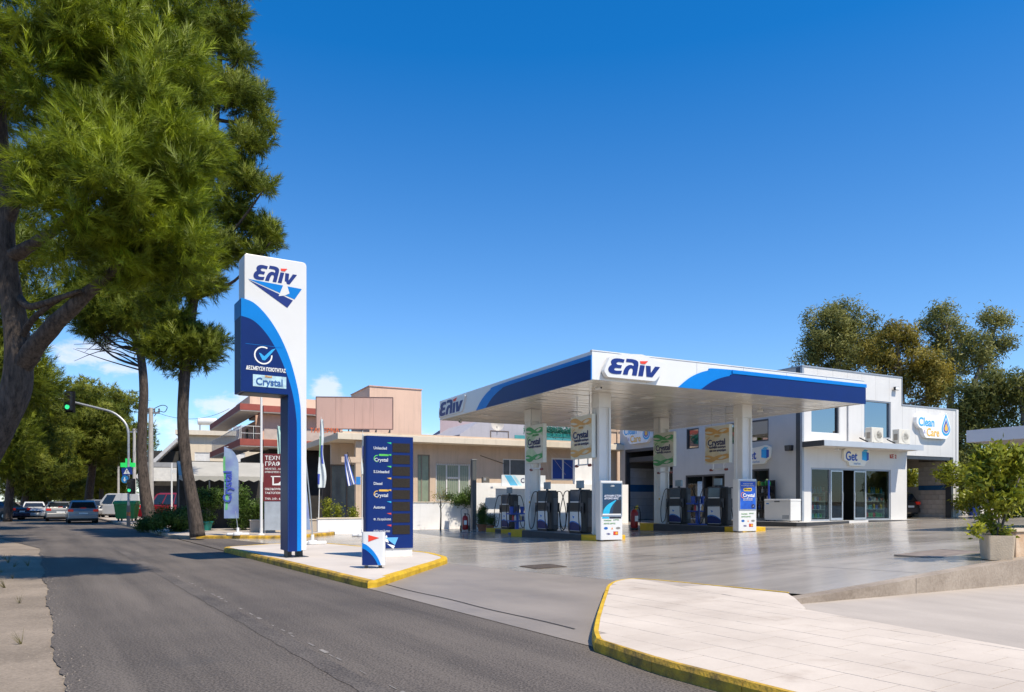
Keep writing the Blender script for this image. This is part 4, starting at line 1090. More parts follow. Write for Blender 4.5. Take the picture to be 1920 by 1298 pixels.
# step round the shop
step = tag(MB().prism([(11.7, 11.6), (11.7, 1.95), (12.0, 1.70), (16.05, 2.72), (16.05, FB - .005), (SA - .03, FB - .005), (SA - .03, 11.6)], .05, FZ - .01, 'z').build('shop_step', M('step_stone', (.52, .50, .47), .6, 0, .08, 2), loc=(*S2(0, 0), 0), rotz=ST), kind='structure')
edge = MB().prism([(11.67, 11.6), (11.67, 1.93), (11.99, 1.665), (16.08, 2.695), (16.08, 2.95), (16.052, 2.95), (16.05, 2.718), (12.0, 1.698), (11.698, 1.95), (11.698, 11.6)], .05, FZ - .012, 'z').build('step_edging', isl_dark, step)
st2 = tag(MB().prism([(17.8, FB - .006), (18.2, 2.75), (21.0, 2.28), (21.0, FB - .006)], .05, FZ - .012, 'z').build('shop_step', isl_dark, loc=(*S2(0, 0), 0), rotz=ST), kind='structure')
MB().prism([(18.0, FB - .007), (18.3, 2.80), (20.95, 2.36), (20.95, FB - .007)], FZ - .011, FZ - .004, 'z').build('step_top', MATS['step_stone'], st2)

# ------------------------------------------------------------------ signs on the building
sign_glow = M('sign_backing', (.80, .78, .70), .35, 0, .03)
get_navy = M('get_navy', (.006, .07, .40), .4); get_cyan = M('get_cyan', (.0, .34, .78), .4)
def get_sign(loc, rotz, label):
    t = thing('shop_sign', label, 'sign', loc, rotz)
    MB().prism(rounded([(-.86, .02), (-.52, -.06), (-.50, -.26), (.62, -.26), (.70, -.10), (.93, .02), (.98, .55), (.70, .66), (.30, .60), (-.15, .56), (-.55, .64), (-.86, .50)], .09, 4), 0, .12, 'y').build('backing', sign_glow, t, bevel=.01)
    text('lettering', 'Get', -.76, .0, .62, -.001, get_navy, t, bold=.022, xs=.86)
    MB().prism([(.42, .05), (.74, .0), (.74, .44), (.42, .46)], -.012, -.001, 'y').build('bag_front', get_cyan, t)
    MB().prism([(.75, .0), (.90, .06), (.90, .40), (.75, .44)], -.012, -.001, 'y').build('bag_side', get_navy, t)
    MB().prism([(.46, .47), (.62, .56), (.86, .52), (.74, .45)], -.012, -.001, 'y').build('bag_top', M('get_light', (.06, .45, .78), .4), t)
    text('small_lettering', 'market', -.18, -.19, .17, -.001, M('get_pale', (.2, .35, .6), .4), t)
    return t
get_sign((*S2(SA + 3.55, FB - .13), 3.42), ST, 'white and blue shop sign above the open entrance doors')
get_sign((*S2(SA - .13, 5.75), 3.55), ST - R(90), 'white and blue shop sign on the shaded side wall')
cc_blue = M('cc_blue', (.02, .36, .72), .4); cc_amber = M('cc_amber', (.80, .46, .06), .4)
def drop(x, z, r, h):
    return [(x, z + h)] + [(x + r * cos(R(k)) * (1 if k < 0 or k > 180 else 1), z + r * sin(R(k))) for k in range(35, -216, -12)]
def clean_sign(loc, rotz, label):
    t = thing('car_wash_sign', label, 'sign', loc, rotz)
    MB().prism(rounded([(-1.40, .60), (-1.42, .30), (-1.18, .06), (-.95, .02), (-.78, -.34), (-.62, -.45), (1.02, -.45), (1.35, -.20), (1.40, .25), (1.05, .95), (.92, .95), (.62, .55), (.1, .62), (-.6, .78), (-1.15, .82)], .08, 4), 0, .20, 'y').build('backing', M('sign_bright', (.84, .84, .83), .3), t, bevel=.01)
    text('lettering', 'Clean', -1.28, .16, .62, -.001, cc_blue, t, bold=.018, xs=.92)
    text('lettering', '&', -.86, -.22, .28, -.001, M('cc_grey', (.45, .42, .62), .4), t)
    text('lettering', 'Care', -.62, -.34, .58, -.001, cc_amber, t, bold=.018, xs=.92)
    plate('drop_outer', drop(1.0, .08, .36, .80), -.001, .006, cc_blue, t)
    plate('drop_white', drop(1.0, .10, .27, .60), -.008, .004, white_gloss, t)
    plate('drop_inner', drop(1.0, .10, .22, .48), -.013, .004, M('cc_navy', (.03, .10, .45), .4), t)
    plate('drop_amber', drop(1.0, .10, .14, .30), -.018, .004, cc_amber, t)
    return t
clean_sign((*S2(SA + 9.45, FB - .205), 5.18), ST, 'white car wash sign with blue drop on the lit front')
clean_sign((*S2(SA - .205, 15.4), 5.45), ST - R(90), 'white car wash sign half hidden under the back canopy edge')
red_l = thing('alarm_lettering', 'small red lettering on the pillar right of the entrance', 'lettering', (*S2(SA + 6.2, FB - .004), 3.62), ST)
text('lettering', 'ΚΕ 2', 0, 0, .26, 0, M('sign_red', (.42, .05, .03), .5), red_l, bold=.03)
def ac_unit(a_, label):
    t = thing('air_conditioner', label, 'air conditioner', (*S2(a_, 2.15), 4.192), ST, 'air conditioners on the awning')
    cr = M('ac_cream', (.66, .63, .55), .45, 0, .05, 2)
    box('casing', -.42, .42, -.18, .18, .06, .78, cr, t, bevel=.02)
    for sx in (-.3, .3): box('foot', sx - .04, sx + .04, -.2, .2, 0, .06, dark_metal, t)
    MB().lathe([(.27, -.195), (.30, -.195), (.30, -.182), (.27, -.182)], 24, (.08, 0, .42), 'y').build('fan_ring', cr, t)
    MB().lathe([(.05, -.186), (.26, -.184)], 20, (.08, 0, .42), 'y').build('fan_recess', M('ac_dark', (.30, .27, .22), .6), t)
    for k in range(3):
        a0 = R(120 * k + 20)
        MB().prism([(.08 + .04 * cos(a0), .42 + .04 * sin(a0)), (.08 + .25 * cos(a0 - .35), .42 + .25 * sin(a0 - .35)), (.08 + .25 * cos(a0 + .45), .42 + .25 * sin(a0 + .45))], -.192, -.189, 'y').build('fan_blade', cr, t)
    g = MB()
    for k in range(5):
        r_ = .05 + .05 * k
        g.lathe([(r_, -.202), (r_ + .008, -.202), (r_ + .008, -.198), (r_, -.198)], 20, (.08, 0, .42), 'y')
    g.build('grille', cr, t)
    MB().box(-.425, -.421, -.10, .10, .25, .55).build('side_louvre', M('ac_dark', (.30, .27, .22), .6), t)
    MB().tube([(-.46, 0, .1), (-.62, .1, .18), (-.66, .3, .3)], .03, 6).build('pipe', black_plastic, t)
    return t
ac_unit(SA + 3.95, 'cream air conditioner on the awning between the upper windows')
ac_unit(SA + 5.95, 'cream air conditioner on the awning below the right upper window')
fl = thing('floodlight', 'small black floodlight on the white parapet', 'floodlight', (*S2(SA + 6.55, FB - .03), 7.12), ST)
MB().box(-.15, .15, -.16, -.04, -.07, .09).build('lamp_housing', black_plastic, fl, bevel=.01); MB().box(-.03, .03, -.04, .02, -.03, .03).build('bracket', black_plastic, fl); MB().box(-.13, .13, -.166, -.161, -.055, .075).build('lens', MATS['lamp_glass'], fl)
wl_ = thing('wall_speaker', 'black box lamp on the shaded side wall', 'wall lamp', (*S2(SA - .02, 3.62), 3.95), ST - R(90))
MB().prism(rounded([(-.16, -.12), (.16, -.12), (.18, .14), (-.18, .14)], .03), -.22, 0, 'y').build('lamp_body', black_plastic, wl_, bevel=.01); MB().box(-.13, .13, -.226, -.221, -.09, .10).build('lamp_front', dark_metal, wl_)
camera_bullet('white security camera under the shop awning', (*S2(SA + 1.5, FB - .7), 3.978), ST + R(20))

# ------------------------------------------------------------------ things outside the shop
fr = thing('chest_freezer', 'white chest freezer at the shop corner', 'freezer', (*S2(12.42, 3.42), FZ - .009), ST)
box('cabinet', -.33, .33, -.78, .78, .05, .93, white_paint, fr, bevel=.015); box('lid', -.34, .34, -.79, .79, .935, 1.04, white_gloss, fr, bevel=.02)
for sx in (-.27, .27):
    for sy in (-.7, .7): MB().lathe([(.03, 0), (.03, .05)], 8, (sx, sy, 0)).build('foot', black_plastic, fr)
box('handle', -.36, -.342, -.15, .15, .90, .95, dark_metal, fr); box('vent', -.335, -.331, -.7, -.3, .12, .30, grey_metal, fr); box('badge', -.334, -.331, .5, .66, .8, .85, mid_blue, fr)
rk_ = thing('display_rack', 'dark display rack of car products beside the freezer', 'rack', (*S2(12.75, 5.0), FZ - .009), ST)
rb = M('rack_blue', (.01, .04, .30), .4)
for sy in (-.62, .62): box('upright', -.22, -.16, sy - .03, sy + .03, 0, 1.95, rb if sy < 0 else black_plastic, rk_); box('upright', .16, .22, sy - .03, sy + .03, 0, 1.95, black_plastic, rk_)
for zz in (.12, .52, .92, 1.32, 1.66): box('shelf', -.23, .23, -.6, .6, zz, zz + .03, black_plastic, rk_)
box('back_panel', .225, .24, -.6, .6, .1, 1.95, black_plastic, rk_)
ORD = ['first', 'second', 'third', 'fourth', 'fifth', 'sixth', 'seventh', 'eighth', 'ninth', 'tenth', 'eleventh', 'twelfth']
goods_cols = [('white', (.7, .7, .7)), ('black', (.03, .03, .035)), ('yellow', (.65, .48, .03)), ('blue', (.02, .10, .42)), ('green', (.04, .32, .06)), ('red', (.5, .04, .03)), ('silver', (.4, .4, .42)), ('teal', (.02, .30, .36))]
_bm = {}
def good(x, y, z, kind, ci, s, place, group):
    nm, c = goods_cols[ci]
    key = (kind, ci)
    if key not in _bm:
        m_ = M('goods_' + nm, c, .35)
        if kind == 'bottle': _bm[key] = MB().lathe([(.045, 0), (.05, .02), (.05, .17), (.02, .21), (.02, .25), (.024, .25), (.024, .28)], 10).mesh('bottle', m_, 'auto')
        elif kind == 'box': _bm[key] = MB().box(-.07, .07, -.05, .05, 0, .20).mesh('carton', m_)
        else: _bm[key] = MB().prism(rounded([(-.08, 0), (.08, 0), (.08, .17), (.03, .24), (-.08, .22)], .02, 3), -.05, .05, 'y').mesh('canister', m_)
    o = bpy.data.objects.new(kind if kind != 'box' else 'carton', _bm[key]); COL.objects.link(o)
    o.location = (x, y, z); o.rotation_euler = (0, 0, ST + random.uniform(-.2, .2)); o.scale = (s, s, s)
    return tag(o, f'{nm} {"carton" if kind == "box" else kind}, {place}', 'carton' if kind == 'box' else kind, group)
random.seed(21)
TIER = {.15: 'lowest', .55: 'second lowest', .95: 'middle', 1.35: 'second highest', 1.69: 'top'}
for zz in (.15, .55, .95, 1.35, 1.69):
    yy = .52; cnt = 0
    while yy > -.55:
        k = random.choice(['bottle', 'canister', 'box'])
        ci = random.choice([0, 1, 6, 1, 0, 3]) if zz < 1.6 else random.choice([2, 4, 7])
        good(*S2(12.75 - .05, 5.0 + yy), zz + FZ - .009, k, ci, random.uniform(.85, 1.15), f'{ORD[cnt]} from left on the {TIER[zz]} shelf of the outdoor rack', 'goods on the outdoor rack')
        yy -= random.uniform(.15, .24); cnt += 1
# shelves behind the panes
def shelf_unit(a0, a1, b_, label, tiers=(.12, .52, .92, 1.3)):
    t = thing('shop_shelf', label, 'shelf', (*S2((a0 + a1) / 2, b_), FZ), ST)
    w = (a1 - a0) / 2; sm = M('shelf_mint', (.42, .50, .48), .4)
    for zz in tiers: box('shelf_board', -w, w, -.2, .2, zz, zz + .025, sm, t)
    for sx in (-w, w - .03): box('upright', sx, sx + .03, -.2, .2, 0, tiers[-1] + .1, sm, t)
    box('back_panel', -w, w, .2, .215, 0, tiers[-1] + .1, M('shelf_back', (.12, .15, .15), .6), t)
    return tiers
random.seed(5)
for a0, a1, place in ((13.92, 15.0, 'shop shelf left of the doors'), (17.78, 19.3, 'shop shelf right of the doors')):
    for zi_, zz in enumerate(shelf_unit(a0, a1, FB + .42, 'mint shop shelf with goods ' + ('left' if a0 < 15 else 'right') + ' of the entrance doors')):
        aa = a0 + .12; cnt = 0
        while aa < a1 - .08:
            k = ['canister', 'bottle', 'box', 'bottle'][zi_] if random.random() < .7 else 'box'
            ci = ([4, 4, 7] if a0 < 15 else [4, 5, 4, 0, 3])[random.randrange(3)] if zi_ < 1 else random.choice([0, 5, 2, 3, 0, 7, 1] if zi_ < 3 else [3, 3, 7, 2])
            good(*S2(aa, FB + .32), FZ + zz + .026, k, ci, random.uniform(.8, 1.1), f'{ORD[cnt]} on the {["lowest", "second", "third", "top"][zi_]} tier of the {place}', 'goods behind the shop panes')
            aa += random.uniform(.15, .21); cnt += 1
# counter and person inside the doorway
ct = thing('shop_counter', 'dark shop counter seen through the open doors', 'counter', (*S2(16.6, 6.4), FZ), ST)
box('counter_front', -1.2, 1.2, -.3, .3, 0, .95, M('counter_wood', (.10, .08, .07), .5), ct); box('counter_top', -1.25, 1.25, -.33, .33, .952, 1.0, M('counter_top', (.30, .30, .31), .3), ct)
def person(loc, rotz, label, top, trousers, s=1.0):
    t = thing('person', label, 'person', loc, rotz)
    J = {'pel': (0, 0, .95), 'waist': (0, .01, 1.10), 'chest': (0, 0, 1.32), 'neck': (0, .01, 1.50), 'chin': (0, -.01, 1.57), 'head': (0, -.01, 1.66), 'crown': (0, 0, 1.73),
         'shl': (.18, .01, 1.43), 'ell': (.24, .02, 1.15), 'wrl': (.20, -.20, 1.06), 'hal': (.17, -.29, 1.06), 'shr': (-.18, .01, 1.43), 'elr': (-.25, .03, 1.14), 'wrr': (-.24, -.06, .90), 'har': (-.23, -.09, .80),
         'hil': (.10, 0, .90), 'knl': (.11, -.02, .50), 'anl': (.11, .02, .09), 'tol': (.12, -.15, .04), 'hir': (-.10, 0, .90), 'knr': (-.11, -.01, .50), 'anr': (-.11, .04, .09), 'tor': (-.12, -.13, .04)}
    E_ = [('pel', 'waist'), ('waist', 'chest'), ('chest', 'neck'), ('neck', 'chin'), ('chin', 'head'), ('head', 'crown'), ('chest', 'shl'), ('shl', 'ell'), ('ell', 'wrl'), ('wrl', 'hal'), ('chest', 'shr'), ('shr', 'elr'), ('elr', 'wrr'), ('wrr', 'har'), ('pel', 'hil'), ('hil', 'knl'), ('knl', 'anl'), ('anl', 'tol'), ('pel', 'hir'), ('hir', 'knr'), ('knr', 'anr'), ('anr', 'tor')]
    rad = dict(pel=(.15, .11), waist=(.14, .10), chest=(.16, .11), neck=(.055, .055), chin=(.07, .08), head=(.085, .10), crown=(.06, .07), shl=(.06, .06), ell=(.045, .045), wrl=(.03, .03), hal=(.03, .022), shr=(.06, .06), elr=(.045, .045), wrr=(.03, .03), har=(.03, .022),
               hil=(.09, .09), knl=(.06, .06), anl=(.045, .045), tol=(.04, .03), hir=(.09, .09), knr=(.06, .06), anr=(.045, .045), tor=(.04, .03))
    ks = list(J); me = bpy.data.meshes.new('body'); me.from_pydata([J[k] for k in ks], [(ks.index(a), ks.index(b)) for a, b in E_], [])
    o = bpy.data.objects.new('body', me); COL.objects.link(o); o.parent = t
    md = o.modifiers.new('skin', 'SKIN'); md.use_smooth_shade = True
    if not me.skin_vertices: return t
    for i, k in enumerate(ks): me.skin_vertices[0].data[i].radius = rad[k]
    me.skin_vertices[0].data[0].use_root = True
    o.modifiers.new('sub', 'SUBSURF').levels = 2; o.modifiers['sub'].render_levels = 2
    m_ = bpy.data.materials.new('skin_and_clothes'); m_.use_nodes = True; N, L = m_.node_tree.nodes, m_.node_tree.links
    tcn = N.new('ShaderNodeTexCoord'); sp = N.new('ShaderNodeSeparateXYZ'); L.new(tcn.outputs['Object'], sp.inputs[0])
    rp = N.new('ShaderNodeValToRGB'); rp.color_ramp.interpolation = 'CONSTANT'
    dv = N.new('ShaderNodeMath'); dv.operation = 'DIVIDE'; dv.inputs[1].default_value = 2.0; L.new(sp.outputs[2], dv.inputs[0]); L.new(dv.outputs[0], rp.inputs[0])
    el_ = rp.color_ramp.elements; el_[0].color = (.02, .02, .02, 1); el_[1].position = .05; el_[1].color = (*trousers, 1)
    for p, c in ((.48, top), (.745, (.42, .25, .18)), (.82, (.02, .015, .012))): e = el_.new(p); e.color = (*c, 1)
    L.new(rp.outputs[0], N['Principled BSDF'].inputs['Base Color']); me.materials.append(m_)
    hr = MB().lathe([(.02, -.02), (.09, .0), (.115, .05), (.10, .11), (.05, .145), (.01, .15)], 12, (0, .02, 1.64)).build('hair', M('dark_hair', (.015, .012, .01), .5), t, smooth=True)
    t.scale = (s, s, s)
    return t
bpy.context.view_layer.update()
person((*S2(16.55, 4.6), FZ), ST + R(150), 'person in a crimson top standing inside the open shop doors', (.22, .02, .06), (.03, .035, .05))
# ================================================================== totem, price board, direction sign, flags
TP = R(33)
tx_, ty_ = -4.86 - 1.415 * cos(TP), 17.3 - 1.415 * sin(TP)      # front left corner of the white slab
tot = thing('brand_totem', 'tall white and blue brand totem on the traffic island', 'totem', (tx_, ty_, .128), TP)
zo = -.128
def tz(py): return PZ(py, 16.85) + zo
TW = 1.415; top = 7.06 + zo
shx = .985                                                   # left edge of the shaft
# one outline: head panel and shaft, right edge common
MB().prism(rounded([(.0, 3.95 + zo), (shx, 3.95 + zo), (shx, .29 + zo), (TW, .29 + zo), (TW, top + .03), (.0, top)], [.02, .02, .02, .02, .10, .06], 4), 0, .56, 'y').build('white_body', white_gloss, tot, bevel=.012)
# blue shield in front: light blue first, dark blue proud of it
outer = smooth_poly([(-.085, 6.03), (.20, 5.95), (.50, 5.68), (.78, 5.27), (1.00, 4.78), (1.15, 4.27), (1.235, 3.82), (1.27, 3.2), (1.275, .28)], 7)
inner_ = smooth_poly([(-.088, 5.62), (.18, 5.55), (.46, 5.30), (.72, 4.90), (.93, 4.42), (1.07, 3.95), (1.15, 3.45), (1.17, 2.9), (1.175, .275)], 7)
def shield(c, x0): return [(p[0], p[1] + zo) for p in c] + [(shx - .012, c[-1][1] + zo), (shx - .012, 3.93 + zo), (x0, 3.93 + zo)]
MB().prism(shield(outer, -.085), -.05, -.002, 'y').build('light_blue_shield', mid_blue, tot)
MB().prism(shield(inner_, -.088), -.056, -.051, 'y').build('dark_blue_shield', deep_blue, tot)
# blue side boxes
box('shield_side', -.085, -.004, -.001, .62, 3.93 + zo, 6.028 + zo, deep_blue, tot, bevel=.01)
box('shield_side_band', -.089, -.0855, -.001, .615, 5.63 + zo, 6.02 + zo, mid_blue, tot)
box('shaft_side', shx - .016, shx - .003, .0, .60, .29 + zo, 3.925 + zo, deep_blue, tot)
box('shield_floor', .0, shx - .02, .0, .60, 3.915 + zo, 3.929 + zo, dark_metal, tot)
box('shield_back', -.0, shx, .562, .62, 3.93 + zo, 6.0 + zo, deep_blue, tot)
for xx in (shx + .06, shx + .32): box('leg', xx - .05, xx + .05, .10, .40, 0, .30 + zo, black_plastic, tot)
box('base_plate', shx - .05, TW + .05, .0, .56, 0, .015, dark_metal, tot)
# emblem
wordmark('lettering', .17, tz(528), .335, -.001, .006, tot, w=1.0, sh=.25)
lz = tz(530)
def P_(px, py): return ((px - 458) / (575 - 458) * TW, PZ(py - (px - 458) * 0.0, 16.85) + zo)
# the two-tone arrow under the word (coordinates in totem face units)
plate('emblem_light', [(.08, 6.49 + zo), (1.30, 6.45 + zo), (1.13, 6.18 + zo)], -.001, .004, mid_blue, tot)
plate('emblem_dark', [(.10, 6.465 + zo), (1.09, 6.15 + zo), (.96, 5.96 + zo)], -.001, .006, logo_blue, tot)
plate('emblem_spire', [(.90, 6.56 + zo), (.93, 6.56 + zo), (1.01, 6.30 + zo), (.90, 6.235 + zo), (.76, 6.20 + zo)], -.001, .009, white_gloss, tot)
# tick in a ring, pledge line, product panel
rc = (.40, 4.78 + zo)
ring = [(rc[0] + .205 * cos(R(k)), rc[1] + .205 * sin(R(k))) for k in range(62, 372, 8)] + [(rc[0] + .175 * cos(R(k)), rc[1] + .175 * sin(R(k))) for k in range(366, 55, -8)]
plate('ring', ring, -.0565, .004, letter_white, tot)
plate('tick', [(rc[0] - .10, rc[1] + .05), (rc[0] - .02, rc[1] - .11), (rc[0] + .04, rc[1] - .11), (rc[0] + .28, rc[1] + .19), (rc[0] + .19, rc[1] + .15), (rc[0] + .02, rc[1] - .02), (rc[0] - .05, rc[1] + .04)], -.0565, .006, M('tick_blue', (.03, .36, .75), .4), tot)
text('pledge_lettering', 'ΔΕΣΜΕΥΣΗ ΠΟΙΟΤΗΤΑΣ', .02, 4.43 + zo, .115, -.0565, letter_white, tot, bold=.03, xs=.66)
box('product_panel', .17, .92, -.062, -.0566, 4.06 + zo, 4.33 + zo, M('panel_ice', (.42, .60, .68), .4, 0, .25, 8), tot)
text('product_lettering', 'Crystal', .23, 4.105 + zo, .23, -.0625, M('crystal_blue', (.03, .10, .30), .4), tot, bold=.02, xs=.92)
text('product_small_lettering', 'Diesel', .44, 4.285 + zo, .06, -.0625, M('crystal_orange', (.7, .35, .05), .4), tot, bold=.03)
box('panel_seam', .01, .84, -.0575, -.0562, 5.005 + zo, 5.012 + zo, mid_blue, tot)

# price board
PB = R(26)
pbx, pby = GX(686, 17.1), 17.1
pr = thing('price_board', 'dark blue fuel price board with eight blank displays', 'price board', (pbx, pby, .128), PB)
pw, phh = 1.17, 2.66
pzb = .20
MB().prism(rounded([(0, 0), (pw, 0), (pw, .30), (0, .30)], .07, 5), pzb, pzb + phh, 'z').build('casing', deep_blue, pr)
box('plinth', .08, pw - .03, .03, .27, 0, pzb - .002, M('plinth_white', (.66, .64, .60), .6), pr)
disp = M('led_display', (.026, .021, .016), .6, 0, .3, 60, spec=.2)
letter_dim = M('letter_dim', (.56, .58, .62), .5)
names_ = ['Unleaded', 'Crystal', 'S.Unleaded', 'Diesel', 'Crystal', 'Autogas', 'Φ. Πετρέλαιο', 'Θ.Πετρέλαιο']
flag_c = [(.02, .45, .22), (.08, .5, .1), (.08, .5, .1), (.75, .40, .03), (.75, .40, .03), (.02, .35, .6), (.7, .06, .03), (.7, .06, .03)]
for i, nm in enumerate(names_):
    zc_ = pzb + phh - .265 - i * .279
    box('display', .64, 1.07, -.008, -.001, zc_ - .108, zc_ + .108, disp, pr)
    if nm == 'Crystal':
        m_ = M('price_green' if i == 1 else 'price_amber', (.10, .50, .08) if i == 1 else (.72, .42, .06), .4)
        text('fuel_name', nm, .20, zc_ - .055, .115, -.001, letter_dim, pr, bold=.018)
        plate('fuel_badge', rounded([(.31, zc_ + .075), (.55, zc_ + .075), (.55, zc_ + .12), (.31, zc_ + .12)], .02, 3), -.001, .003, m_, pr)
        plate('fuel_ring', [(.27 + .085 * cos(R(k)), zc_ + .01 + .085 * sin(R(k))) for k in range(80, 290, 20)] + [(.27 + .065 * cos(R(k)), zc_ + .01 + .065 * sin(R(k))) for k in range(280, 75, -20)], -.0005, .002, m_, pr)
    else:
        text('fuel_name', nm, .18, zc_ - .05, .092 if i < 6 else .072, -.001, letter_dim, pr, bold=.018, xs=.92)
    plate('fuel_flag', [(.50, zc_ + .115), (.61, zc_ + .125), (.61, zc_ + .08)], -.001, .003, M('flag_%d' % int(flag_c[i][0] * 100 + flag_c[i][1] * 1000), flag_c[i], .4), pr)
plate('emblem_light', [(.46, .46), (.78, .46), (.70, .28)], -.001, .004, M('emblem_sky', (.12, .42, .80), .4), pr)
plate('emblem_white', [(.36, .40), (.50, .52), (.55, .34)], -.001, .003, letter_white, pr)
plate('emblem_dark', [(.50, .32), (.70, .26), (.66, .19)], -.001, .004, letter_white, pr)

# small direction sign
ds = thing('direction_sign', 'low white and blue sign with a red arrow on the island', 'sign', (GX(678, 14.35), 14.35, .128), R(7))
dw, dh, dz = .455, .655, .06
MB().prism(rounded([(0, 0), (dw, 0), (dw, .20), (0, .20)], .06, 5), dz, dz + dh, 'z').build('casing', white_gloss, ds)
dq = smooth_poly([(.012, dz + .44), (.10, dz + .40), (.22, dz + .29), (.32, dz + .14), (.375, dz + .004)], 6) + [(.012, dz + .004)]
plate('light_blue_sweep', dq, -.001, .004, mid_blue, ds)
dq = smooth_poly([(.012, dz + .335), (.09, dz + .30), (.19, dz + .21), (.27, dz + .10), (.315, dz + .004)], 6) + [(.012, dz + .004)]
plate('dark_blue_sweep', dq, -.0055, .003, deep_blue, ds)
plate('red_arrow', [(.13, dz + .465), (.13, dz + .60), (.34, dz + .54)], -.001, .004, logo_red, ds)
box('foot', .05, .12, .06, .14, 0, dz - .002, dark_metal, ds); box('foot', .32, .39, .06, .14, 0, dz - .002, dark_metal, ds)

# ------------------------------------------------------------------ flags and poles
def cloth(fn, nu, nv, th=.004):
    mb = MB()
    for side in (0, 1):
        for i in range(nu + 1):
            for j in range(nv + 1):
                x, y, z = fn(i / nu, j / nv); mb.v.append((x, y + (th if side else 0), z))
    n = (nu + 1) * (nv + 1)
    for i in range(nu):
        for j in range(nv):
            a = i * (nv + 1) + j
            mb.f.append((a, a + nv + 1, a + nv + 2, a + 1)); mb.f.append((n + a, n + a + 1, n + a + nv + 2, n + a + nv + 1))
    mb.m = [0] * len(mb.f); return mb
flag_lilac = M('flag_lilac', (.17, .21, .46), .6, 0, .12, 1.5, col2=(.26, .36, .46))
def cross_base(t, x=0, y=0):
    wp = M('base_white', (.74, .74, .73), .4)
    MB().prism(rounded([(-.42, -.12), (.42, -.12), (.42, .12), (-.42, .12)], .1, 4), 0, .10, 'z').build('base', wp, t, bevel=.03)
    MB().prism(rounded([(-.14, -.3), (.14, -.3), (.14, .3), (-.14, .3)], .1, 4), .002, .12, 'z').build('base_foot', wp, t, bevel=.03)
    MB().lathe([(.05, .1), (.05, .30)], 10).build('socket', wp, t)
Df = 28.3
ff = thing('feather_flag', 'pale feather flag with green streak beside the pine trunk', 'flag', (GX(446, Df), Df, .128), R(12))
cross_base(ff)
hF = PZ(838, Df) - .128; zF0 = PZ(972, Df) - .128
MB().tube(smooth_poly([(0, 0, .2), (-.12, 0, zF0 + .4), (-.46, 0, zF0 + 1.2), (-.5, 0, hF - .5), (-.46, 0, hF - .05), (-.35, 0, hF)], 5), .014, 6).build('pole', alu, ff, smooth=True)
def feather(u, v):
    z = zF0 + (hF - zF0) * v
    wv = .53 * min(1, math.sqrt(max(0, 1 - ((v - .72) / .28) ** 2)) if v > .72 else 1)
    xl = -.50
    return (xl + u * max(.02, wv), -.03 + .03 * sin(v * 7 + u * 2) * u, z)
cloth(feather, 8, 26).build('cloth', flag_lilac, ff, smooth=True)
gst = MB()
def streak(u, v):
    x, y, z = feather(.03 + .16 * u + .10 * sin(v * 5 + .4), .12 + .74 * v); return (x, y - .008, z)
cloth(streak, 3, 16, .001).build('green_streak', M('flag_green', (.12, .42, .16), .6, 0, .2, 3), ff, smooth=True)
text('lettering', 'Crystal', -.22, zF0 + .62, .44, -.062, M('flag_navy', (.05, .08, .42), .5), ff, bold=.02, rot=-pi / 2, xs=.95)
# flag poles round the island: (name, label, px, base py, top py, radius)
def flagpole(px, D, ztop, label, r=.035):
    t = thing('flag_pole', label, 'flag pole', (GX(px, D), D, .128 if D < 32 else .01))
    MB().lathe([(.14, 0), (.14, .03), (.06, .06), (r + .01, .25)], 12).build('foot', white_gloss, t, smooth='auto')
    MB().tube([(0, 0, .2), (0, 0, ztop)], [r, r * .75], 10).build('shaft', white_gloss, t, smooth='auto')
    MB().lathe([(.01, ztop), (.04, ztop + .03), (.01, ztop + .07)], 8).build('finial', alu, t)
    return t
flagpole(490, 28.6, PZ(738, 28.6), 'bare white flag pole left of the brand totem', .055)
pale = M('flag_pale', (.62, .68, .70), .6, 0, .1, 2); fnavy = M('flag_navy', (.05, .08, .42), .5); fgreen = M('flag_green', (.12, .42, .16), .6, 0, .2, 3)
def limp_flag(px, D, zt, zbm, pole_top, label, parts, leanx=0.0, w=.3):
    t = thing('limp_flag', label, 'flag', (GX(px, D), D, .01 if D > 22 else .128))
    cross_base(t)
    MB().tube([(0, 0, .2), (leanx * .5, 0, pole_top * .5), (leanx, 0, pole_top)], [.022, .018, .010], 8).build('pole', white_gloss, t, smooth='auto')
    def fn(u, v):
        z = zbm + (zt - zbm) * v; x0 = leanx * z / pole_top
        ww = w * (.35 + .65 * (1 - v)) * (.8 + .25 * sin(v * 9))
        return (x0 + (u - .2) * ww, -.03 - .05 * sin(u * 9 + v * 4), z)
    cloth(fn, 12, 18).build('cloth', parts[0], t, smooth=True)
    for (v0, v1, u0, u1, m_) in parts[1:]:
        cloth(lambda u, v: (lambda q: (q[0], q[1] - .008, q[2]))(fn(u0 + (u1 - u0) * u, v0 + (v1 - v0) * v)), 6, 8, .001).build('printed_patch', m_, t, smooth=True)
    return t
limp_flag(597, 32.6, PZ(787, 32.6), PZ(915, 32.6), PZ(782, 32.6), 'furled pale green flag right of the totem shaft', [pale, (.45, .75, .05, .3, fgreen), (.35, .62, .45, .9, fnavy), (.05, .2, .0, .25, fnavy)], .12, .40)
limp_flag(530, 32.6, PZ(800, 32.6), PZ(900, 32.6), PZ(798, 32.6), 'pale pointed flag half hidden behind the totem shaft', [M('flag_mint', (.42, .62, .58), .6, 0, .15, 3)], -.22, .45)
limp_flag(679, 30.0, PZ(815, 30), PZ(890, 30), PZ(808, 30), 'narrow white flag left of the price board', [pale, (.4, .7, .3, .8, fnavy), (.28, .36, .3, .8, M('flag_amber', (.6, .38, .08), .6))], .02, .22)
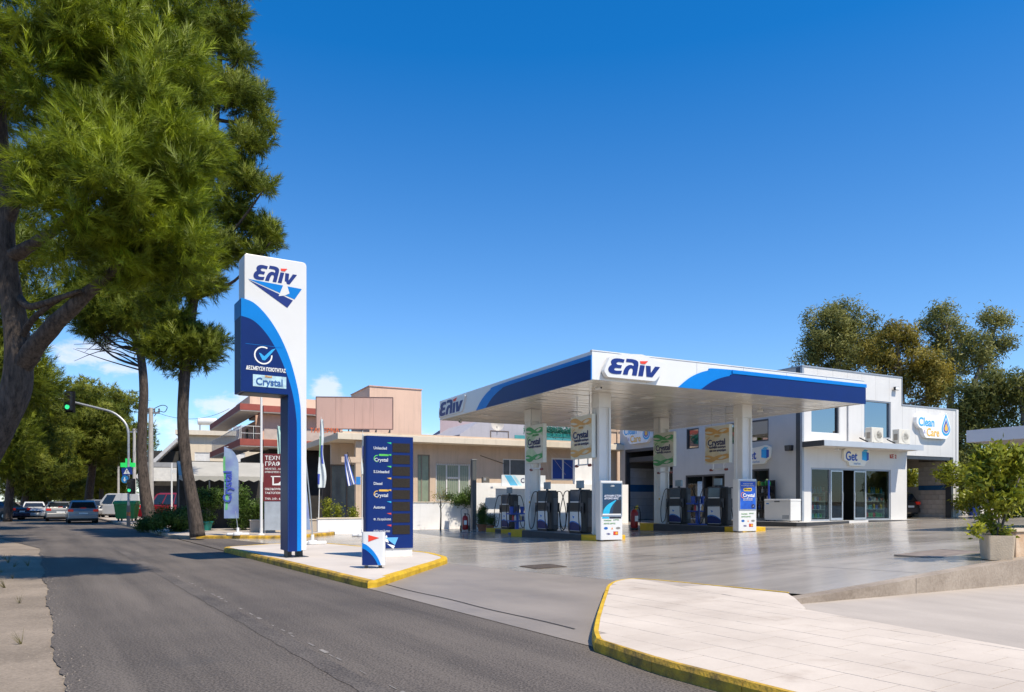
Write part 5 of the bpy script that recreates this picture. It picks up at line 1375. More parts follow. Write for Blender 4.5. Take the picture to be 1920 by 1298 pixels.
# national flag on the porch
D_ = 37.2
nf = thing('striped_flag', 'limp blue and white striped flag on the porch', 'flag', (GX(652, D_), D_, 2.0))
zt0, zb0 = PZ(852, D_) - 2.0, PZ(912, D_) - 2.0
MB().tube([(.1, .5, zt0 - .5), (-.02, 0, zt0 + .1)], .018, 6).build('pole', dark_metal, nf)
fb = M('flag_blue', (.03, .09, .42), .6, 0, .1, 3); fwh = M('flag_white', (.72, .73, .76), .6, 0, .05, 3)
for k in range(7):
    def st_(u, v, k=k):
        uu = (k + u) / 7
        return (-.12 + .42 * (uu - .25) * (1.0 - .65 * v) + .22 * (1 - v) ** 1.5, -.05 * sin(uu * 10 + v * 3), zb0 + (zt0 - zb0) * v + .12 * uu * (1 - v))
    cloth(st_, 2, 10).build('stripe', fb if k % 2 == 0 else fwh, nf, smooth=True)
# white stand behind the totem
ws = thing('banner_stand', 'white banner stand on a wheeled base behind the totem', 'banner stand', (GX(586, 22.4), 22.4, .128), R(15))
cross_base(ws)
def bn(u, v): return (-.42 + .36 * u * (1 - .5 * v), .02 * sin(u * 6), .45 + 2.1 * v)
cloth(bn, 6, 8).build('cloth', flag_lilac, ws, smooth=True)
MB().tube([(0, 0, .2), (-.06, 0, 1.2), (-.20, 0, 2.6)], .02, 6).build('pole', alu, ws)
# ================================================================== buildings and walls on the left
def in_frame(px, D, rot):
    """solver: distance along a wall through (px,D) with direction rot that appears at another pixel"""
    x0, y0 = GX(px, D), D
    def f(p, off=0.0):
        k = (p - CX) / FPX; xx, yy = x0 - sin(rot) * off, y0 + cos(rot) * off
        return (k * yy - xx) / (cos(rot) - k * sin(rot))
    return f
beige = M('beige_render', (.56, .43, .32), .75, 0, .08, .7, bump=.1, bs=15)
beige_lt = M('beige_slab', (.66, .58, .46), .7, 0, .06, .7)
pink = M('pink_render', (.62, .39, .30), .75, 0, .06, .5); pink_lt = M('pink_light', (.70, .48, .36), .75, 0, .05, .5)
red_fascia = M('red_fascia', (.30, .065, .045), .6, 0, .12, 1.5)
soffit = M('soffit', (.46, .43, .39), .7, 0, .05, 1)
cream = M('cream_render', (.66, .56, .42), .75, 0, .06, .5)
green_glass = M('green_curtain', (.22, .27, .20), .25, 0, .12, 2, spec=.7)
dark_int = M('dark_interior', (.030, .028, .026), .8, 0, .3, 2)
win_grey = M('window_grey', (.10, .12, .13), .15, 0, .2, 1.5, spec=.7)
garden_white = M('garden_wall', (.80, .79, .78), .7, 0, .06, 1.2, bump=.15, bs=12)
# ---- low beige house with porch
BD = 38.5
fx = in_frame(640, BD, ST)
hs = thing('beige_house', 'low flat roofed beige house with open porch behind the forecourt', 'house', (GX(640, BD), BD, 0), ST)
RZ = 5.04
MB().box(-.25, 18.5, -.25, 9, RZ - .34, RZ).build('roof', beige_lt, hs, bevel=.015)
MB().box(.1, 18.3, .1, 8.6, RZ + .002, RZ + .12).build('roof_edge', beige, hs)
xm = fx(775, .9)
def hx(px): return fx(px, .9)
wins = [(hx(783), hx(806), 1.3, 4.1), (hx(817), hx(882), 1.45, 3.62), (hx(943), hx(1000), 2.6, 4.0), (hx(1034), hx(1078), 2.75, 4.15)]
fwm = wall_holes(MB(), xm, 18.2, 0, RZ - .345, wins, .9, 1.12, 'x'); fwm.build('front_wall', beige, hs)
MB().box(xm - .001, xm + .22, 1.121, 8.5, 0, RZ - .345).build('porch_side_wall', beige, hs)
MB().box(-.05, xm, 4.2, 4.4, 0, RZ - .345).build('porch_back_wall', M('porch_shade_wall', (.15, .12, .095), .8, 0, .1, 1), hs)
MB().box(18.0, 18.2, 1.121, 8.6, 0, RZ - .345).build('right_wall', beige, hs)
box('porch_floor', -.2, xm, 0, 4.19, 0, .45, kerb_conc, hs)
box('porch_step', 1.7, xm, -.45, -.002, 0, .40, beige_lt, hs)
# glazed front of the porch, set back
pgx = [(.25, 1.15), (1.2, 2.0), (2.05, 2.9)]
win_frame('glazing', 0.0, 3.5, .46, 3.5, 2.4, hs, mat=M('frame_brown', (.12, .09, .07), .5), pane=win_grey, mull=(.9, 1.8, 2.7), w=.07)
box('porch_beam', .0, xm - .01, 2.3, 2.5, 3.5, RZ - .35, beige, hs)
wx0 = fx(672, 0.05)
box('porch_post', wx0 - .16, wx0 + .16, .0, .3, .4, RZ - .345, beige, hs, bevel=.01); box('blue_notice', wx0 - .14, wx0 + .10, -.008, -.001, PZ(908, 38), PZ(893, 38), M('notice_blue', (.02, .20, .55), .5), hs)
box('porch_slat_board', .0, 1.4, -.02, .04, 3.5, 3.8, beige, hs)
win_frame('tall_window', *wins[0], .9, hs, mat=M('frame_taupe', (.22, .19, .15), .5), pane=green_glass, mull=((wins[0][0] * .65 + wins[0][1] * .35),), out=-.05)
wo = win_frame('barred_window', *wins[1], .9, hs, mat=white_paint, pane=green_glass, mull=((wins[1][0] * .68 + wins[1][1] * .32), (wins[1][0] * .32 + wins[1][1] * .68)), out=-.05, w=.09)
gb = MB()
n_ = 16
for i in range(n_ + 1):
    xx = wins[1][0] + .02 + (wins[1][1] - wins[1][0] - .04) * i / n_; gb.tube([(xx, .84, wins[1][2] - .02), (xx, .84, wins[1][3] + .06)], .008, 4)
for zz in (wins[1][2] + .2, wins[1][3] - .05): gb.tube([(wins[1][0] - .02, .84, zz), (wins[1][1] + .02, .84, zz)], .01, 4)
gb.build('window_bars', M('bar_grey', (.4, .38, .34), .5), wo)
box('window_transom', wins[1][0] + .75, wins[1][1] - .75, .93, 1.0, 2.75, 2.85, white_paint, wo)
box('window_sill', wins[1][0] - .1, wins[1][1] + .1, .80, 1.0, wins[1][2] - .08, wins[1][2], beige_lt, hs)
win_frame('window', *wins[2], .9, hs, mat=white_paint, pane=win_grey, mull=(wins[2][0] + .5,), out=-.05, w=.06)
win_frame('blue_shutter_window', *wins[3], .9, hs, mat=white_paint, pane=M('shutter_blue', (.015, .06, .30), .5), mull=((wins[3][0] + wins[3][1]) / 2,), out=-.03, w=.10)
for i in range(6): MB().tube([(wins[3][0] - .8 + i * .05, .4, RZ - .36), (wins[3][0] - .2 + i * .4, .88, 2.8 + .1 * i)], .008, 4).build('awning_stay', beige_lt, hs) if i in (0, 3, 5) else None
MB().tube([(hx(900), .85, RZ - .9), (hx(945), .86, RZ - 1.35)], .015, 5).build('hanging_cable', dark_rubber, hs)
# planter boxes on the roof
rp_ = thing('roof_planter', 'row of green plants in a trough on the beige roof', 'planter', (GX(1035, 42.5), 42.5, RZ + .125), ST)
box('trough', -1.6, 1.6, -.2, .2, 0, .22, M('trough_teal', (.02, .22, .20), .5), rp_)
# ---- pink billboard on the roof
bb = thing('roof_billboard', 'large blank pink billboard on a steel frame above the porch', 'billboard', (GX(665, 42), 42, RZ + .122), R(4))
bw_ = 4.3; bz0 = PZ(804, 42) - RZ - .122; bz1 = PZ(746, 42) - RZ - .122
n_p = 4
for i in range(n_p): box('board_panel', -bw_ / 2 + bw_ * i / n_p + .004, -bw_ / 2 + bw_ * (i + 1) / n_p - .004, -.03, .03, bz0, bz1, M('billboard_pink', (.56, .37, .31), .65, 0, .03, .5), bb)
fb_ = MB()
for (x0, x1, z0, z1) in ((-bw_ / 2 - .04, bw_ / 2 + .04, bz1 + .001, bz1 + .05), (-bw_ / 2 - .04, bw_ / 2 + .04, bz0 - .05, bz0 - .001), (-bw_ / 2 - .05, -bw_ / 2 - .004, bz0, bz1), (bw_ / 2 + .004, bw_ / 2 + .05, bz0, bz1)): fb_.box(x0, x1, -.04, .04, z0, z1)
fb_.build('board_frame', M('frame_rust', (.16, .10, .09), .6), bb)
for i in range(6):
    xx = -1.9 + i * .78; MB().tube([(xx, .05, bz0 - .02), (xx - .25, .9, -.0)], .03, 5).build('strut', dark_metal, bb); MB().box(xx - .03, xx + .03, .0, .06, 0, bz0 - .051).build('leg', dark_metal, bb)
ol = thing('roof_lettering', 'row of orange letters on the beige roof edge', 'lettering', (GX(602, 39.6), 39.6, RZ + .125), R(6))
text('lettering', 'ΤΑΒΕΡΝΑ', -.6, 0.0, .34, 0, M('letter_orange', (.65, .16, .06), .5), ol, bold=.02, ext=.02)
# ---- pink tower block
Dp = 56
pk = thing('pink_block', 'tall plain pink block behind the billboard', 'building', (GX(693, Dp), Dp, 0), ST)
MB().box(0, 4.2, 0, 5.4, 0, 10.25).build('wall', pink_lt, pk); box('parapet', -.06, 4.26, -.06, 5.46, 10.252, 10.33, pink, pk)
box('side_ledge', -.7, -.002, .6, 5.2, 9.0, 9.25, beige_lt, pk)
for yy in (1.4, 3.4): win_frame('window', yy, yy + .9, 7.6, 8.7, 0, pk, axis='y', mat=white_paint, pane=win_grey, out=.03)
# ---- pink building with red balconies
Dr = 46; RR = R(29.2)
rb_ = thing('balcony_building', 'pink building with red edged roof and balcony slabs', 'building', (GX(450, Dr), Dr, 0), RR)
fr_ = in_frame(450, Dr, RR)
Lx = fr_(652); Ly = 15.0
RZ2 = 7.62
def slab(nm, x0, x1, y0, y1, z0, z1):
    o = MB().box(x0 + .02, x1 - .02, y0 + .02, y1, z0 - .06, z1 - .02).build(nm, soffit, rb_)
    f = MB(); f.box(x0, x1, y0, y0 + .018, z0, z1); f.box(x0, x0 + .018, y0 + .018, y1, z0, z1); f.build(nm + '_edge', red_fascia, o)
    return o
gap0, gap1 = fr_(490), fr_(497)
slab('roof', 0, gap0, 0, Ly, RZ2 - .40, RZ2); slab('roof', gap1, Lx, .5, 6, RZ2 - .38, RZ2 + .02)
slab('balcony_slab', 0, gap0, 0, Ly, 4.98, 5.40); slab('balcony_slab', gap1, Lx, .5, 6, 5.02, 5.44)
wx_, wy_ = 1.9, 2.2
up = wall_holes(MB(), wy_, Ly - 1, 5.4, RZ2 - .46, [(3.2, 4.4, 5.4, 6.9), (5.6, 6.8, 5.4, 6.9), (8.5, 9.7, 5.6, 6.9)], wx_, wx_ + .2, 'y'); up.build('upper_side_wall', pink, rb_)
for (a, b, c, d) in ((3.2, 4.4, 5.4, 6.9), (5.6, 6.8, 5.4, 6.9), (8.5, 9.7, 5.6, 6.9)): win_frame('window', a, b, c, d, wx_ + .1, rb_, axis='y', mat=M('frame_taupe', (.22, .19, .15), .5), pane=win_grey)
MB().box(wx_, gap0, wy_ - .2, wy_ - .002, 5.4, RZ2 - .46).build('upper_front_wall', pink, rb_)
MB().box(gap1 - .05, Lx, 1.2, 1.4, 5.45, RZ2 - .46).build('upper_front_wall', pink, rb_)
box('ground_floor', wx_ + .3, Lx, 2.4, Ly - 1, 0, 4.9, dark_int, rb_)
MB().box(gap0 - .2, Lx, 3.0, 9, RZ2 + .03, RZ2 + .95).build('attic_wall', pink_lt, rb_)
rl = MB()
for y_ in np.arange(.1, Ly - .5, .45): rl.box(.06, .09, y_, y_ + .03, 5.4, 6.2)
rl.box(.06, .09, .05, Ly - .5, 6.2, 6.24)
rl.box(.06, gap0 - .05, .05, .08, 6.2, 6.24); rl.box(.06, gap0 - .05, .05, .08, 5.75, 5.78)
for x_ in np.arange(.06, gap0, .75): rl.box(x_, x_ + .03, .05, .08, 5.4, 6.2)
rl.build('railing', M('railing_white', (.62, .60, .57), .5), rb_)
rl2 = MB(); rl2.box(gap1 + .05, Lx - .1, .55, .58, 6.1, 6.14); rl2.box(gap1 + .05, Lx - .1, .555, .575, 5.48, 6.1); rl2.build('balcony_panel', M('balcony_mesh', (.5, .40, .34), .5), rb_)
# second lower slab further left
slab('canopy_slab', -1.2, 1.6, 3.5, Ly, 3.75, 4.05)
# ---- cafe awning and its dark terrace
ca = thing('cafe_awning', 'white scalloped cafe awning above a dark terrace', 'awning', (GX(493, 36.5), 36.5, 0), ST)
# local x runs away to the left-back, -y towards the road
am = MB(); nA = 9; wA = 3.9
stripe_m = M('awning_cloth', (.36, .345, .31), .8, 0, .08, 1.5)
for i in range(nA):
    x0, x1 = wA * i / nA, wA * (i + 1) / nA
    am.add([(-x1, 0, 3.35), (-x0, 0, 3.35), (-x0, -1.6, 2.62), (-x1, -1.6, 2.62)], [(0, 1, 2, 3)])
    am.add([(-x1, -1.6, 2.62), (-x0, -1.6, 2.62), (-x0, -1.61, 2.45), (-(x0 + x1) / 2, -1.61, 2.36), (-x1, -1.61, 2.45)], [(0, 1, 2, 3, 4)])
am.build('cloth', stripe_m, ca)
for i in range(4): MB().tube([(-wA * i / 3, -1.55, 0), (-wA * i / 3, -1.55, 2.5)], .035, 6).build('post', dark_metal, ca)
box('back_wall', -wA, .2, .3, .5, 0, 3.4, dark_int, ca)
# low planter wall before the cafe
pl = thing('planter_wall', 'low beige planter wall below the bare flag pole', 'wall', (GX(470, 31.0), 31.0, 0), ST)
MB().box(0, 5.2, 0, .3, 0, .62).build('wall_body', M('planter_beige', (.50, .43, .35), .8, 0, .1, 2), pl, bevel=.02); box('coping', -.03, 5.23, -.03, .33, .622, .66, beige_lt, pl)
# ---- cream building
Dc = 72
cb = thing('cream_building', 'cream two storey building with white shutters behind the pines', 'building', (GX(338, Dc), Dc, 0), R(18))
wl2 = wall_holes(MB(), 0, 8, 3.2, 8.0, [(1.3, 2.7, 5.0, 6.3), (4.6, 6.0, 5.0, 6.3)], 0, .25, 'x'); wl2.build('front_wall', cream, cb)
box('roof', -.4, 8.4, -.5, 9, 8.002, 8.45, beige_lt, cb)
for x_ in (1.3, 4.6): win_frame('shutter', x_, x_ + 1.4, 5.0, 6.3, .05, cb, mat=white_paint, pane=M('shutter_white', (.66, .65, .62), .6), w=.06)
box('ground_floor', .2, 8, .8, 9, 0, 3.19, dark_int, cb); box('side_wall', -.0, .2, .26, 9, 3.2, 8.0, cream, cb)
box('balcony_band', -.2, 8.2, -.9, -.002, 3.0, 3.3, beige_lt, cb)
# slanting porch with shop board on its left
MB().prism([(-3.6, 3.6), (-.2, 7.2), (-.2, 7.6), (-3.9, 3.8)], -1.0, 6, 'y').build('slanted_roof', M('slate_white', (.50, .50, .50), .6), cb)
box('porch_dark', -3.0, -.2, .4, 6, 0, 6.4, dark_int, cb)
box('shop_board', -3.2, .6, -1.0, -.85, 3.4, 4.7, M('board_white', (.62, .60, .55), .6), cb); box('shop_board_top', -3.2, .6, -1.02, -.84, 4.75, 5.2, M('board_grey', (.28, .28, .28), .6), cb)
wt = thing('rooftop_heater', 'white water heater and frame on the cream roof', 'water heater', (GX(385, 73), 73.5, 8.455), R(18))
MB().lathe([(.3, -.9), (.36, -.85), (.36, .85), (.3, .9)], 14, (0, 0, 1.0), 'x').build('tank', white_paint, wt, smooth='auto')
for xx in (-.7, .7): MB().box(xx - .04, xx + .04, -.3, .3, 0, .66).build('stand', galv, wt)
for i in range(2): MB().box(1.2 + i * 1.2, 2.3 + i * 1.2, -.5, .5, .3, .38, rot=Matrix.Rotation(R(35), 3, 'X')).build('collector', M('collector', (.25, .27, .3), .3), wt)
# ---- pale blocks behind the beige house
gb_ = thing('grey_block', 'grey rendered block behind the beige roof', 'building', (GX(862, 52), 52, 0), ST)
MB().prism([(0, 0), (13, 0), (13, 7.3), (1.6, 7.25), (0, 6.2)], 0, 8, 'y').build('wall', M('grey_render', (.36, .36, .40), .8, 0, .05, .5), gb_)
win_frame('window', 2.4, 3.9, 5.0, 6.6, 0, gb_, mat=M('frame_brown', (.12, .09, .07), .5), pane=win_grey, out=.03)
box('balcony_rail', 4.2, 12.5, -.4, -.36, 5.6, 6.3, M('rail_teal', (.05, .25, .27), .5), gb_)
pb_ = thing('mauve_block', 'narrow mauve block at the canopy left corner', 'building', (GX(825, 58), 58, 0), R(5))
MB().box(0, 6, 0, 1.2, 0, 8.3).build('wall', M('mauve_render', (.46, .36, .37), .8, 0, .04, .5), pb_); box('parapet', -.05, 6.05, -.05, 1.25, 8.302, 8.4, soffit, pb_)
tb = thing('tan_block', 'tan rendered block glimpsed between the columns', 'building', (GX(1120, 60), 60, 0), ST)
MB().box(0, 4.4, 0, 6, 0, 8.6).build('wall', M('tan_render', (.62, .44, .30), .8, 0, .05, .5), tb)
for x_ in (.9, 1.9): box('pilaster', x_, x_ + .12, -.1, -.002, 0, 8.6, M('tan_dark', (.42, .30, .21), .8), tb)
box('string_course', -.05, 4.45, -.08, -.003, 7.2, 7.35, MATS['tan_dark'], tb)
# ---- garden walls
def wall(nm, label, px0, D0, px1, h, rot=ST, th=.22, mat=garden_white, cop=True):
    f = in_frame(px0, D0, rot); L_ = f(px1)
    t = thing(nm, label, 'wall', (GX(px0, D0), D0, -.02), rot)
    box('wall_body', 0, L_, 0, th, 0, h, mat, t)
    if cop: box('coping', -.02, L_ + .02, -.03, th + .03, h + .001, h + .05, beige_lt, t)
    return t, L_
wall('garden_wall', 'low white garden wall below the barred window', 772, 37.2, 889, 1.40)
wall('yard_wall', 'taller white yard wall behind the left pump', 891, 37.6, 1178, 2.42, cop=False)
wall('terrace_wall', 'low white terrace wall left of the price board', 596, 31.6, 690, .70)
t_, _ = wall('back_screen', 'tall white screen wall behind the near pumps', 1078, 40.6, 1120, 4.3, cop=False)
pst = thing('steel_post', 'dark steel gate post at the end of the garden wall', 'post', (GX(888, 36.6), 36.6, 0), ST)
MB().box(-.11, .11, -.11, .11, 0, 3.5).build('post_shaft', M('post_grey', (.10, .11, .12), .5, .2), pst, bevel=.01); box('post_cap', -.13, .13, -.13, .13, 3.502, 3.54, galv, pst); box('base_plate', -.17, .17, -.17, .17, 0, .02, galv, pst)
bnr = thing('wall_banner', 'ice blue and white product banner on the yard wall', 'banner', (GX(939, 37.7), 37.9, 2.12), ST)
box('banner_cloth', 0, 2.6, -.10, -.06, .12, .70, M('banner_white', (.68, .72, .76), .5, 0, .03), bnr)
plate('ice_streak', [(.15, .68), (.55, .68), (.95, .15), (.5, .15)], -.101, .003, M('ice_blue', (.10, .42, .68), .5), bnr); plate('ice_streak', [(.6, .68), (.75, .68), (1.2, .15), (1.0, .15)], -.101, .003, M('ice_pale', (.36, .62, .76), .5), bnr)
text('lettering', 'Crystal', 1.1, .30, .34, -.101, crystal_navy, bnr, bold=.015)
box('ledge', -.6, 2.7, -.30, -.001, -.02, .08, garden_white, bnr)
mb_ = thing('meter_box', 'dark grey meter cabinet on the beige house wall', 'meter box', (GX(903, 38.6), 38.5, PZ(918, 38.6)), ST)
box('cabinet', 0, .40, -.14, 0, 0, .66, M('meter_grey', (.12, .11, .10), .5), mb_, bevel=.01); box('door', .03, .37, -.155, -.141, .03, .40, M('meter_door', (.17, .16, .15), .5), mb_); box('meter_window', .06, .2, -.150, -.1405, .47, .60, alu, mb_)
extinguisher((GX(872, 35.2), 35.2, gz(GX(872, 35.2), 35.2)), R(10), 'red wheeled fire extinguisher beside the dark steel post', trolley=True)
# ---- maroon advertising board
Dm = 30.2
mr_ = thing('advertising_board', 'maroon advertising board with white lettering beside the totem', 'sign board', (GX(494, Dm), Dm, .0), R(8))
maroon = M('maroon_board', (.15, .018, .022), .5, 0, .08, 1.5)
zm0, zm1 = PZ(940, Dm), PZ(851, Dm)
box('board', 0, 1.15, -.03, .03, zm0, zm1, maroon, mr_); box('lower_panel', .05, 1.1, -.02, .02, .25, zm0 - .002, M('panel_blue_grey', (.36, .40, .45), .5), mr_)
for xx in (.02, 1.06): box('leg', xx, xx + .06, .031, .09, 0, zm1 - .1, galv, mr_)
for i, (s_, z_, sz_) in enumerate((('ΤΕΧΝΙΚΑ', zm1 - .26, .24), ('ΓΡΑΦΕΙΑ', zm1 - .50, .24), ('ΜΕΛΕΤΕΣ - ΑΔΕΙΕΣ', zm1 - .66, .10), ('ΕΠΙΒΛΕΨΕΙΣ ΕΡΓΩΝ', zm1 - .79, .10), ('ΟΙΚΟΔΟΜΙΚΕΣ', zm0 + .46, .12), ('ΤΑΚΤΟΠΟΙΗΣΕΙΣ', zm0 + .30, .12), ('ΤΗΛ. 210 - 6628', zm0 + .06, .12))): text('lettering', s_, .06, z_, sz_, -.031, letter_white, mr_, bold=.01, xs=.95)
plate('crane_emblem', [(.36, zm0 + .66), (.36, zm1 - .92), (.30, zm1 - .92), (.30, zm1 - .96), (.70, zm1 - .96), (.70, zm1 - .92), (.42, zm1 - .92), (.42, zm0 + .72), (.60, zm0 + .74), (.70, zm0 + .84), (.74, zm0 + .66)], -.031, .004, letter_white, mr_)

# weathering: rain streaks run down the rendered walls
for nm in ('beige_render', 'beige_slab', 'pink_render', 'pink_light', 'cream_render', 'garden_wall', 'grey_render', 'mauve_render', 'tan_render', 'rough_white', 'billboard_pink', 'wall_white', 'wall_grey'):
    m_ = MATS.get(nm)
    if not m_: continue
    N_, Ln = m_.node_tree.nodes, m_.node_tree.links
    tcx = [n for n in N_ if n.type == 'TEX_COORD'][0]; mpx = N_.new('ShaderNodeMapping'); mpx.inputs['Scale'].default_value = (2.2, 2.2, .16)
    Ln.new(tcx.outputs['Object'], mpx.inputs[0])
    n2 = N_.new('ShaderNodeTexNoise'); n2.inputs['Scale'].default_value = 1.6; n2.inputs['Detail'].default_value = 7; n2.inputs['Roughness'].default_value = .7; Ln.new(mpx.outputs[0], n2.inputs['Vector'])
    k = N_.new('ShaderNodeMapRange'); k.inputs['From Min'].default_value = .50; k.inputs['From Max'].default_value = .78; k.inputs['To Min'].default_value = 1.0; k.inputs['To Max'].default_value = .93 if 'wall_' in nm else .90 if nm == 'garden_wall' else .78; Ln.new(n2.outputs[0], k.inputs[0])
    mu = N_.new('ShaderNodeMix'); mu.data_type = 'RGBA'; mu.blend_type = 'MULTIPLY'; mu.inputs[0].default_value = 1
    b_ = N_['Principled BSDF']; src = b_.inputs['Base Color'].links[0].from_socket
    Ln.new(src, mu.inputs[6]); Ln.new(k.outputs[0], mu.inputs[7]); Ln.new(mu.outputs[2], b_.inputs['Base Color'])
dish = thing('satellite_dish', 'small pale satellite dish on the beige roof', 'satellite dish', (GX(932, 41), 41, RZ + .122), R(20))
MB().tube([(0, 0, 0), (0, 0, .5)], .025, 6).build('mast', galv, dish); MB().lathe([(.02, .10), (.2, .06), (.36, -.04), (.38, -.04), (.2, .08), (.02, .12)], 18, (0, -.05, .6), 'y').build('reflector', M('dish_pale', (.55, .50, .44), .5), dish, smooth='auto')
# ================================================================== vehicles and street furniture
car_glass = M('car_glass', (.012, .016, .020), .06, 0, .2, 2, spec=.8)
tyre_m = M('tyre', (.018, .018, .019), .8, 0, .2, 10); rim_m = M('rim', (.42, .43, .45), .35, .7, .1, 6)
lamp_red = M('tail_red', (.40, .010, .008), .2, emit=(1, .05, .02, .12)); lamp_white = M('head_lamp', (.70, .72, .74), .1)
plate_m = M('number_plate', (.72, .72, .70), .4)
def car(name, label, cat, loc, heading, paint, L=4.2, W_=1.74, Hh=1.46, style='hatch', brake=True, parts=True):
    t = thing(name, label, cat, loc, heading)
    hl, hw = L / 2, W_ / 2
    if style == 'hatch':
        low = [(-hl, .42), (-hl + .02, .80), (-hl + .10, .96), (hl - 1.25, .95), (hl - .35, .80), (hl - .03, .62), (hl, .38), (hl - .1, .22), (-hl + .1, .24)]
        top = [(-hl + .10, .955), (-hl + .32, Hh - .10), (-hl + .60, Hh), (.25, Hh), (.55, Hh - .05), (hl - 1.22, .945)]
    elif style == 'sedan':
        low = [(-hl, .45), (-hl + .02, .86), (-hl + .12, .98), (-hl + .65, 1.0), (hl - 1.35, .95), (hl - .35, .80), (hl - .03, .62), (hl, .38), (hl - .1, .22), (-hl + .1, .24)]
        top = [(-hl + .62, .99), (-hl + 1.15, Hh - .05), (-hl + 1.45, Hh), (.2, Hh), (.5, Hh - .06), (hl - 1.32, .945)]
    elif style == 'van':
        low = [(-hl, .40), (-hl, 1.0), (-hl + .03, 1.08), (hl - .95, 1.05), (hl - .25, .90), (hl - .03, .7), (hl, .38), (hl - .1, .24), (-hl + .08, .26)]
        top = [(-hl + .03, 1.075), (-hl + .14, Hh - .10), (-hl + .35, Hh), (hl - 1.75, Hh), (hl - 1.5, Hh - .07), (hl - .90, 1.045)]
    prof = MB().prism(low, -hw, hw, 'y'); prof.build('body', paint, t, bevel=.06, seg=3)
    n = len(top); cx = sum(p[0] for p in top) / n
    def yy(p): return (hw - .03) - (p[1] - top[0][1]) / (Hh - top[0][1]) * .17
    vs = [(p[0], -yy(p), p[1]) for p in top] + [(p[0], yy(p), p[1]) for p in top]
    fs = [tuple(range(n)), tuple(range(2 * n - 1, n - 1, -1))] + [(i, n + i, n + (i + 1) % n, (i + 1) % n) for i in range(n)]
    MB().add(vs, fs).build('roof', paint, t, bevel=.04, seg=2)
    # glass laid just proud of the greenhouse
    z0, z1 = top[0][1] + .04, Hh - .11
    def edge_x(z, rear):
        ch = top[:3] if rear else top[:2:-1]
        for a_, b_ in zip(ch, ch[1:]):
            if min(a_[1], b_[1]) <= z <= max(a_[1], b_[1]): return a_[0] + (b_[0] - a_[0]) * (z - a_[1]) / (b_[1] - a_[1] + 1e-9)
        return ch[-1][0]
    xr0, xr1, xf0, xf1 = edge_x(z0, 1) + .18, edge_x(z1, 1) + .18, edge_x(z0, 0) - .22, edge_x(z1, 0) - .16
    nwin = 3 if style == 'van' else 2
    for sg in (-1, 1):
        for k in range(nwin):
            u0, u1 = k / nwin + .02, (k + 1) / nwin - .02
            q = []
            for (u, z) in ((u0, z0), (u1, z0), (u1, z1), (u0, z1)):
                xa, xb = (xr0, xf0) if z == z0 else (xr1, xf1)
                q.append((xa + (xb - xa) * u, sg * (yy((0, z)) + .012), z))
            if style == 'van' and k < 2 and 'panel' in label: continue
            MB().add(q + [(p[0], p[1] - sg * .02, p[2]) for p in q], [(0, 1, 2, 3) if sg < 0 else (3, 2, 1, 0)] + [(i, (i + 1) % 4, 4 + (i + 1) % 4, 4 + i) for i in range(4)]).build('side_window', car_glass, t)
    for rear in (1, 0):
        if rear and 'panel' in label: continue
        xa, xb = edge_x(z0, rear), edge_x(z1, rear); s_ = -1 if rear else 1; o_ = s_ * .015
        q = [(xa + o_, -yy((0, z0)) + .10, z0), (xa + o_, yy((0, z0)) - .10, z0), (xb + o_, yy((0, z1)) - .10, z1), (xb + o_, -yy((0, z1)) + .10, z1)]
        MB().add(q + [(p[0] - s_ * .02, p[1], p[2]) for p in q], [(0, 1, 2, 3) if not rear else (3, 2, 1, 0)] + [(i, (i + 1) % 4, 4 + (i + 1) % 4, 4 + i) for i in range(4)]).build('rear_window' if rear else 'windscreen', car_glass, t)
    for sx in (-hl + .78, hl - .82):
        for sg in (-1, 1):
            w = MB().lathe([(.20, -.10), (.29, -.10), (.31, -.07), (.31, .07), (.29, .10), (.20, .10)], 20, (sx, sg * (hw - .09), .31), 'y').build('wheel', tyre_m, t, smooth='auto')
            MB().lathe([(.02, sg * .104), (.19, sg * .098), (.20, sg * .085)] if sg > 0 else [(.20, sg * .085), (.19, sg * .098), (.02, sg * .104)], 14, (sx, sg * (hw - .09), .31), 'y').build('rim', rim_m, w)
            MB().lathe([(.34, -.03), (.385, -.03), (.385, .012), (.34, .012)], 20, (sx, sg * (hw - .008), .33), 'y').build('wheel_arch', black_plastic, t)
    for sg in (-1, 1):
        box('tail_light', -hl - .012, -hl + .20, sg * (hw - .30) if sg > 0 else -hw - .008, hw + .008 if sg > 0 else -(hw - .30), .76 if style != 'van' else .8, .92 if style != 'van' else 1.02, lamp_red, t, bevel=.01)
        box('head_light', hl - .30, hl - .02, sg * (hw - .38) if sg > 0 else -hw + .05, hw - .05 if sg > 0 else -(hw - .38), .64, .78, lamp_white, t, bevel=.02)
        MB().prism([(hl - 1.45, .98), (hl - 1.30, .98), (hl - 1.32, 1.12), (hl - 1.47, 1.12)], sg * (hw + .02), sg * (hw + .20), 'y').build('mirror', paint, t, bevel=.02)
    box('rear_bumper', -hl - .05, -hl + .2, -hw + .02, hw - .02, .30, .58, paint, t, bevel=.04); box('front_bumper', hl - .2, hl + .05, -hw + .03, hw - .03, .26, .54, paint, t, bevel=.04)
    box('number_plate', -hl - .064, -hl - .052, -.26, .26, .60, .71, plate_m, t); box('number_plate', hl + .052, hl + .062, -.26, .26, .38, .49, plate_m, t)
    box('grille', hl - .03, hl + .03, -.42, .42, .56, .68, black_plastic, t); box('underbody', -hl + .25, hl - .25, -hw + .12, hw - .12, .14, .28, black_plastic, t)
    if brake: box('brake_light', -hl + .10, -hl + .17, -.16, .16, .98 if style != 'sedan' else 1.005, 1.02 if style != 'sedan' else 1.04, lamp_red, t)
    return t
silver = M('paint_silver', (.26, .27, .285), .32, .45, .03, 2, coat=.6); silver2 = M('paint_silver_warm', (.24, .24, .24), .32, .45, .03, 2, coat=.6)
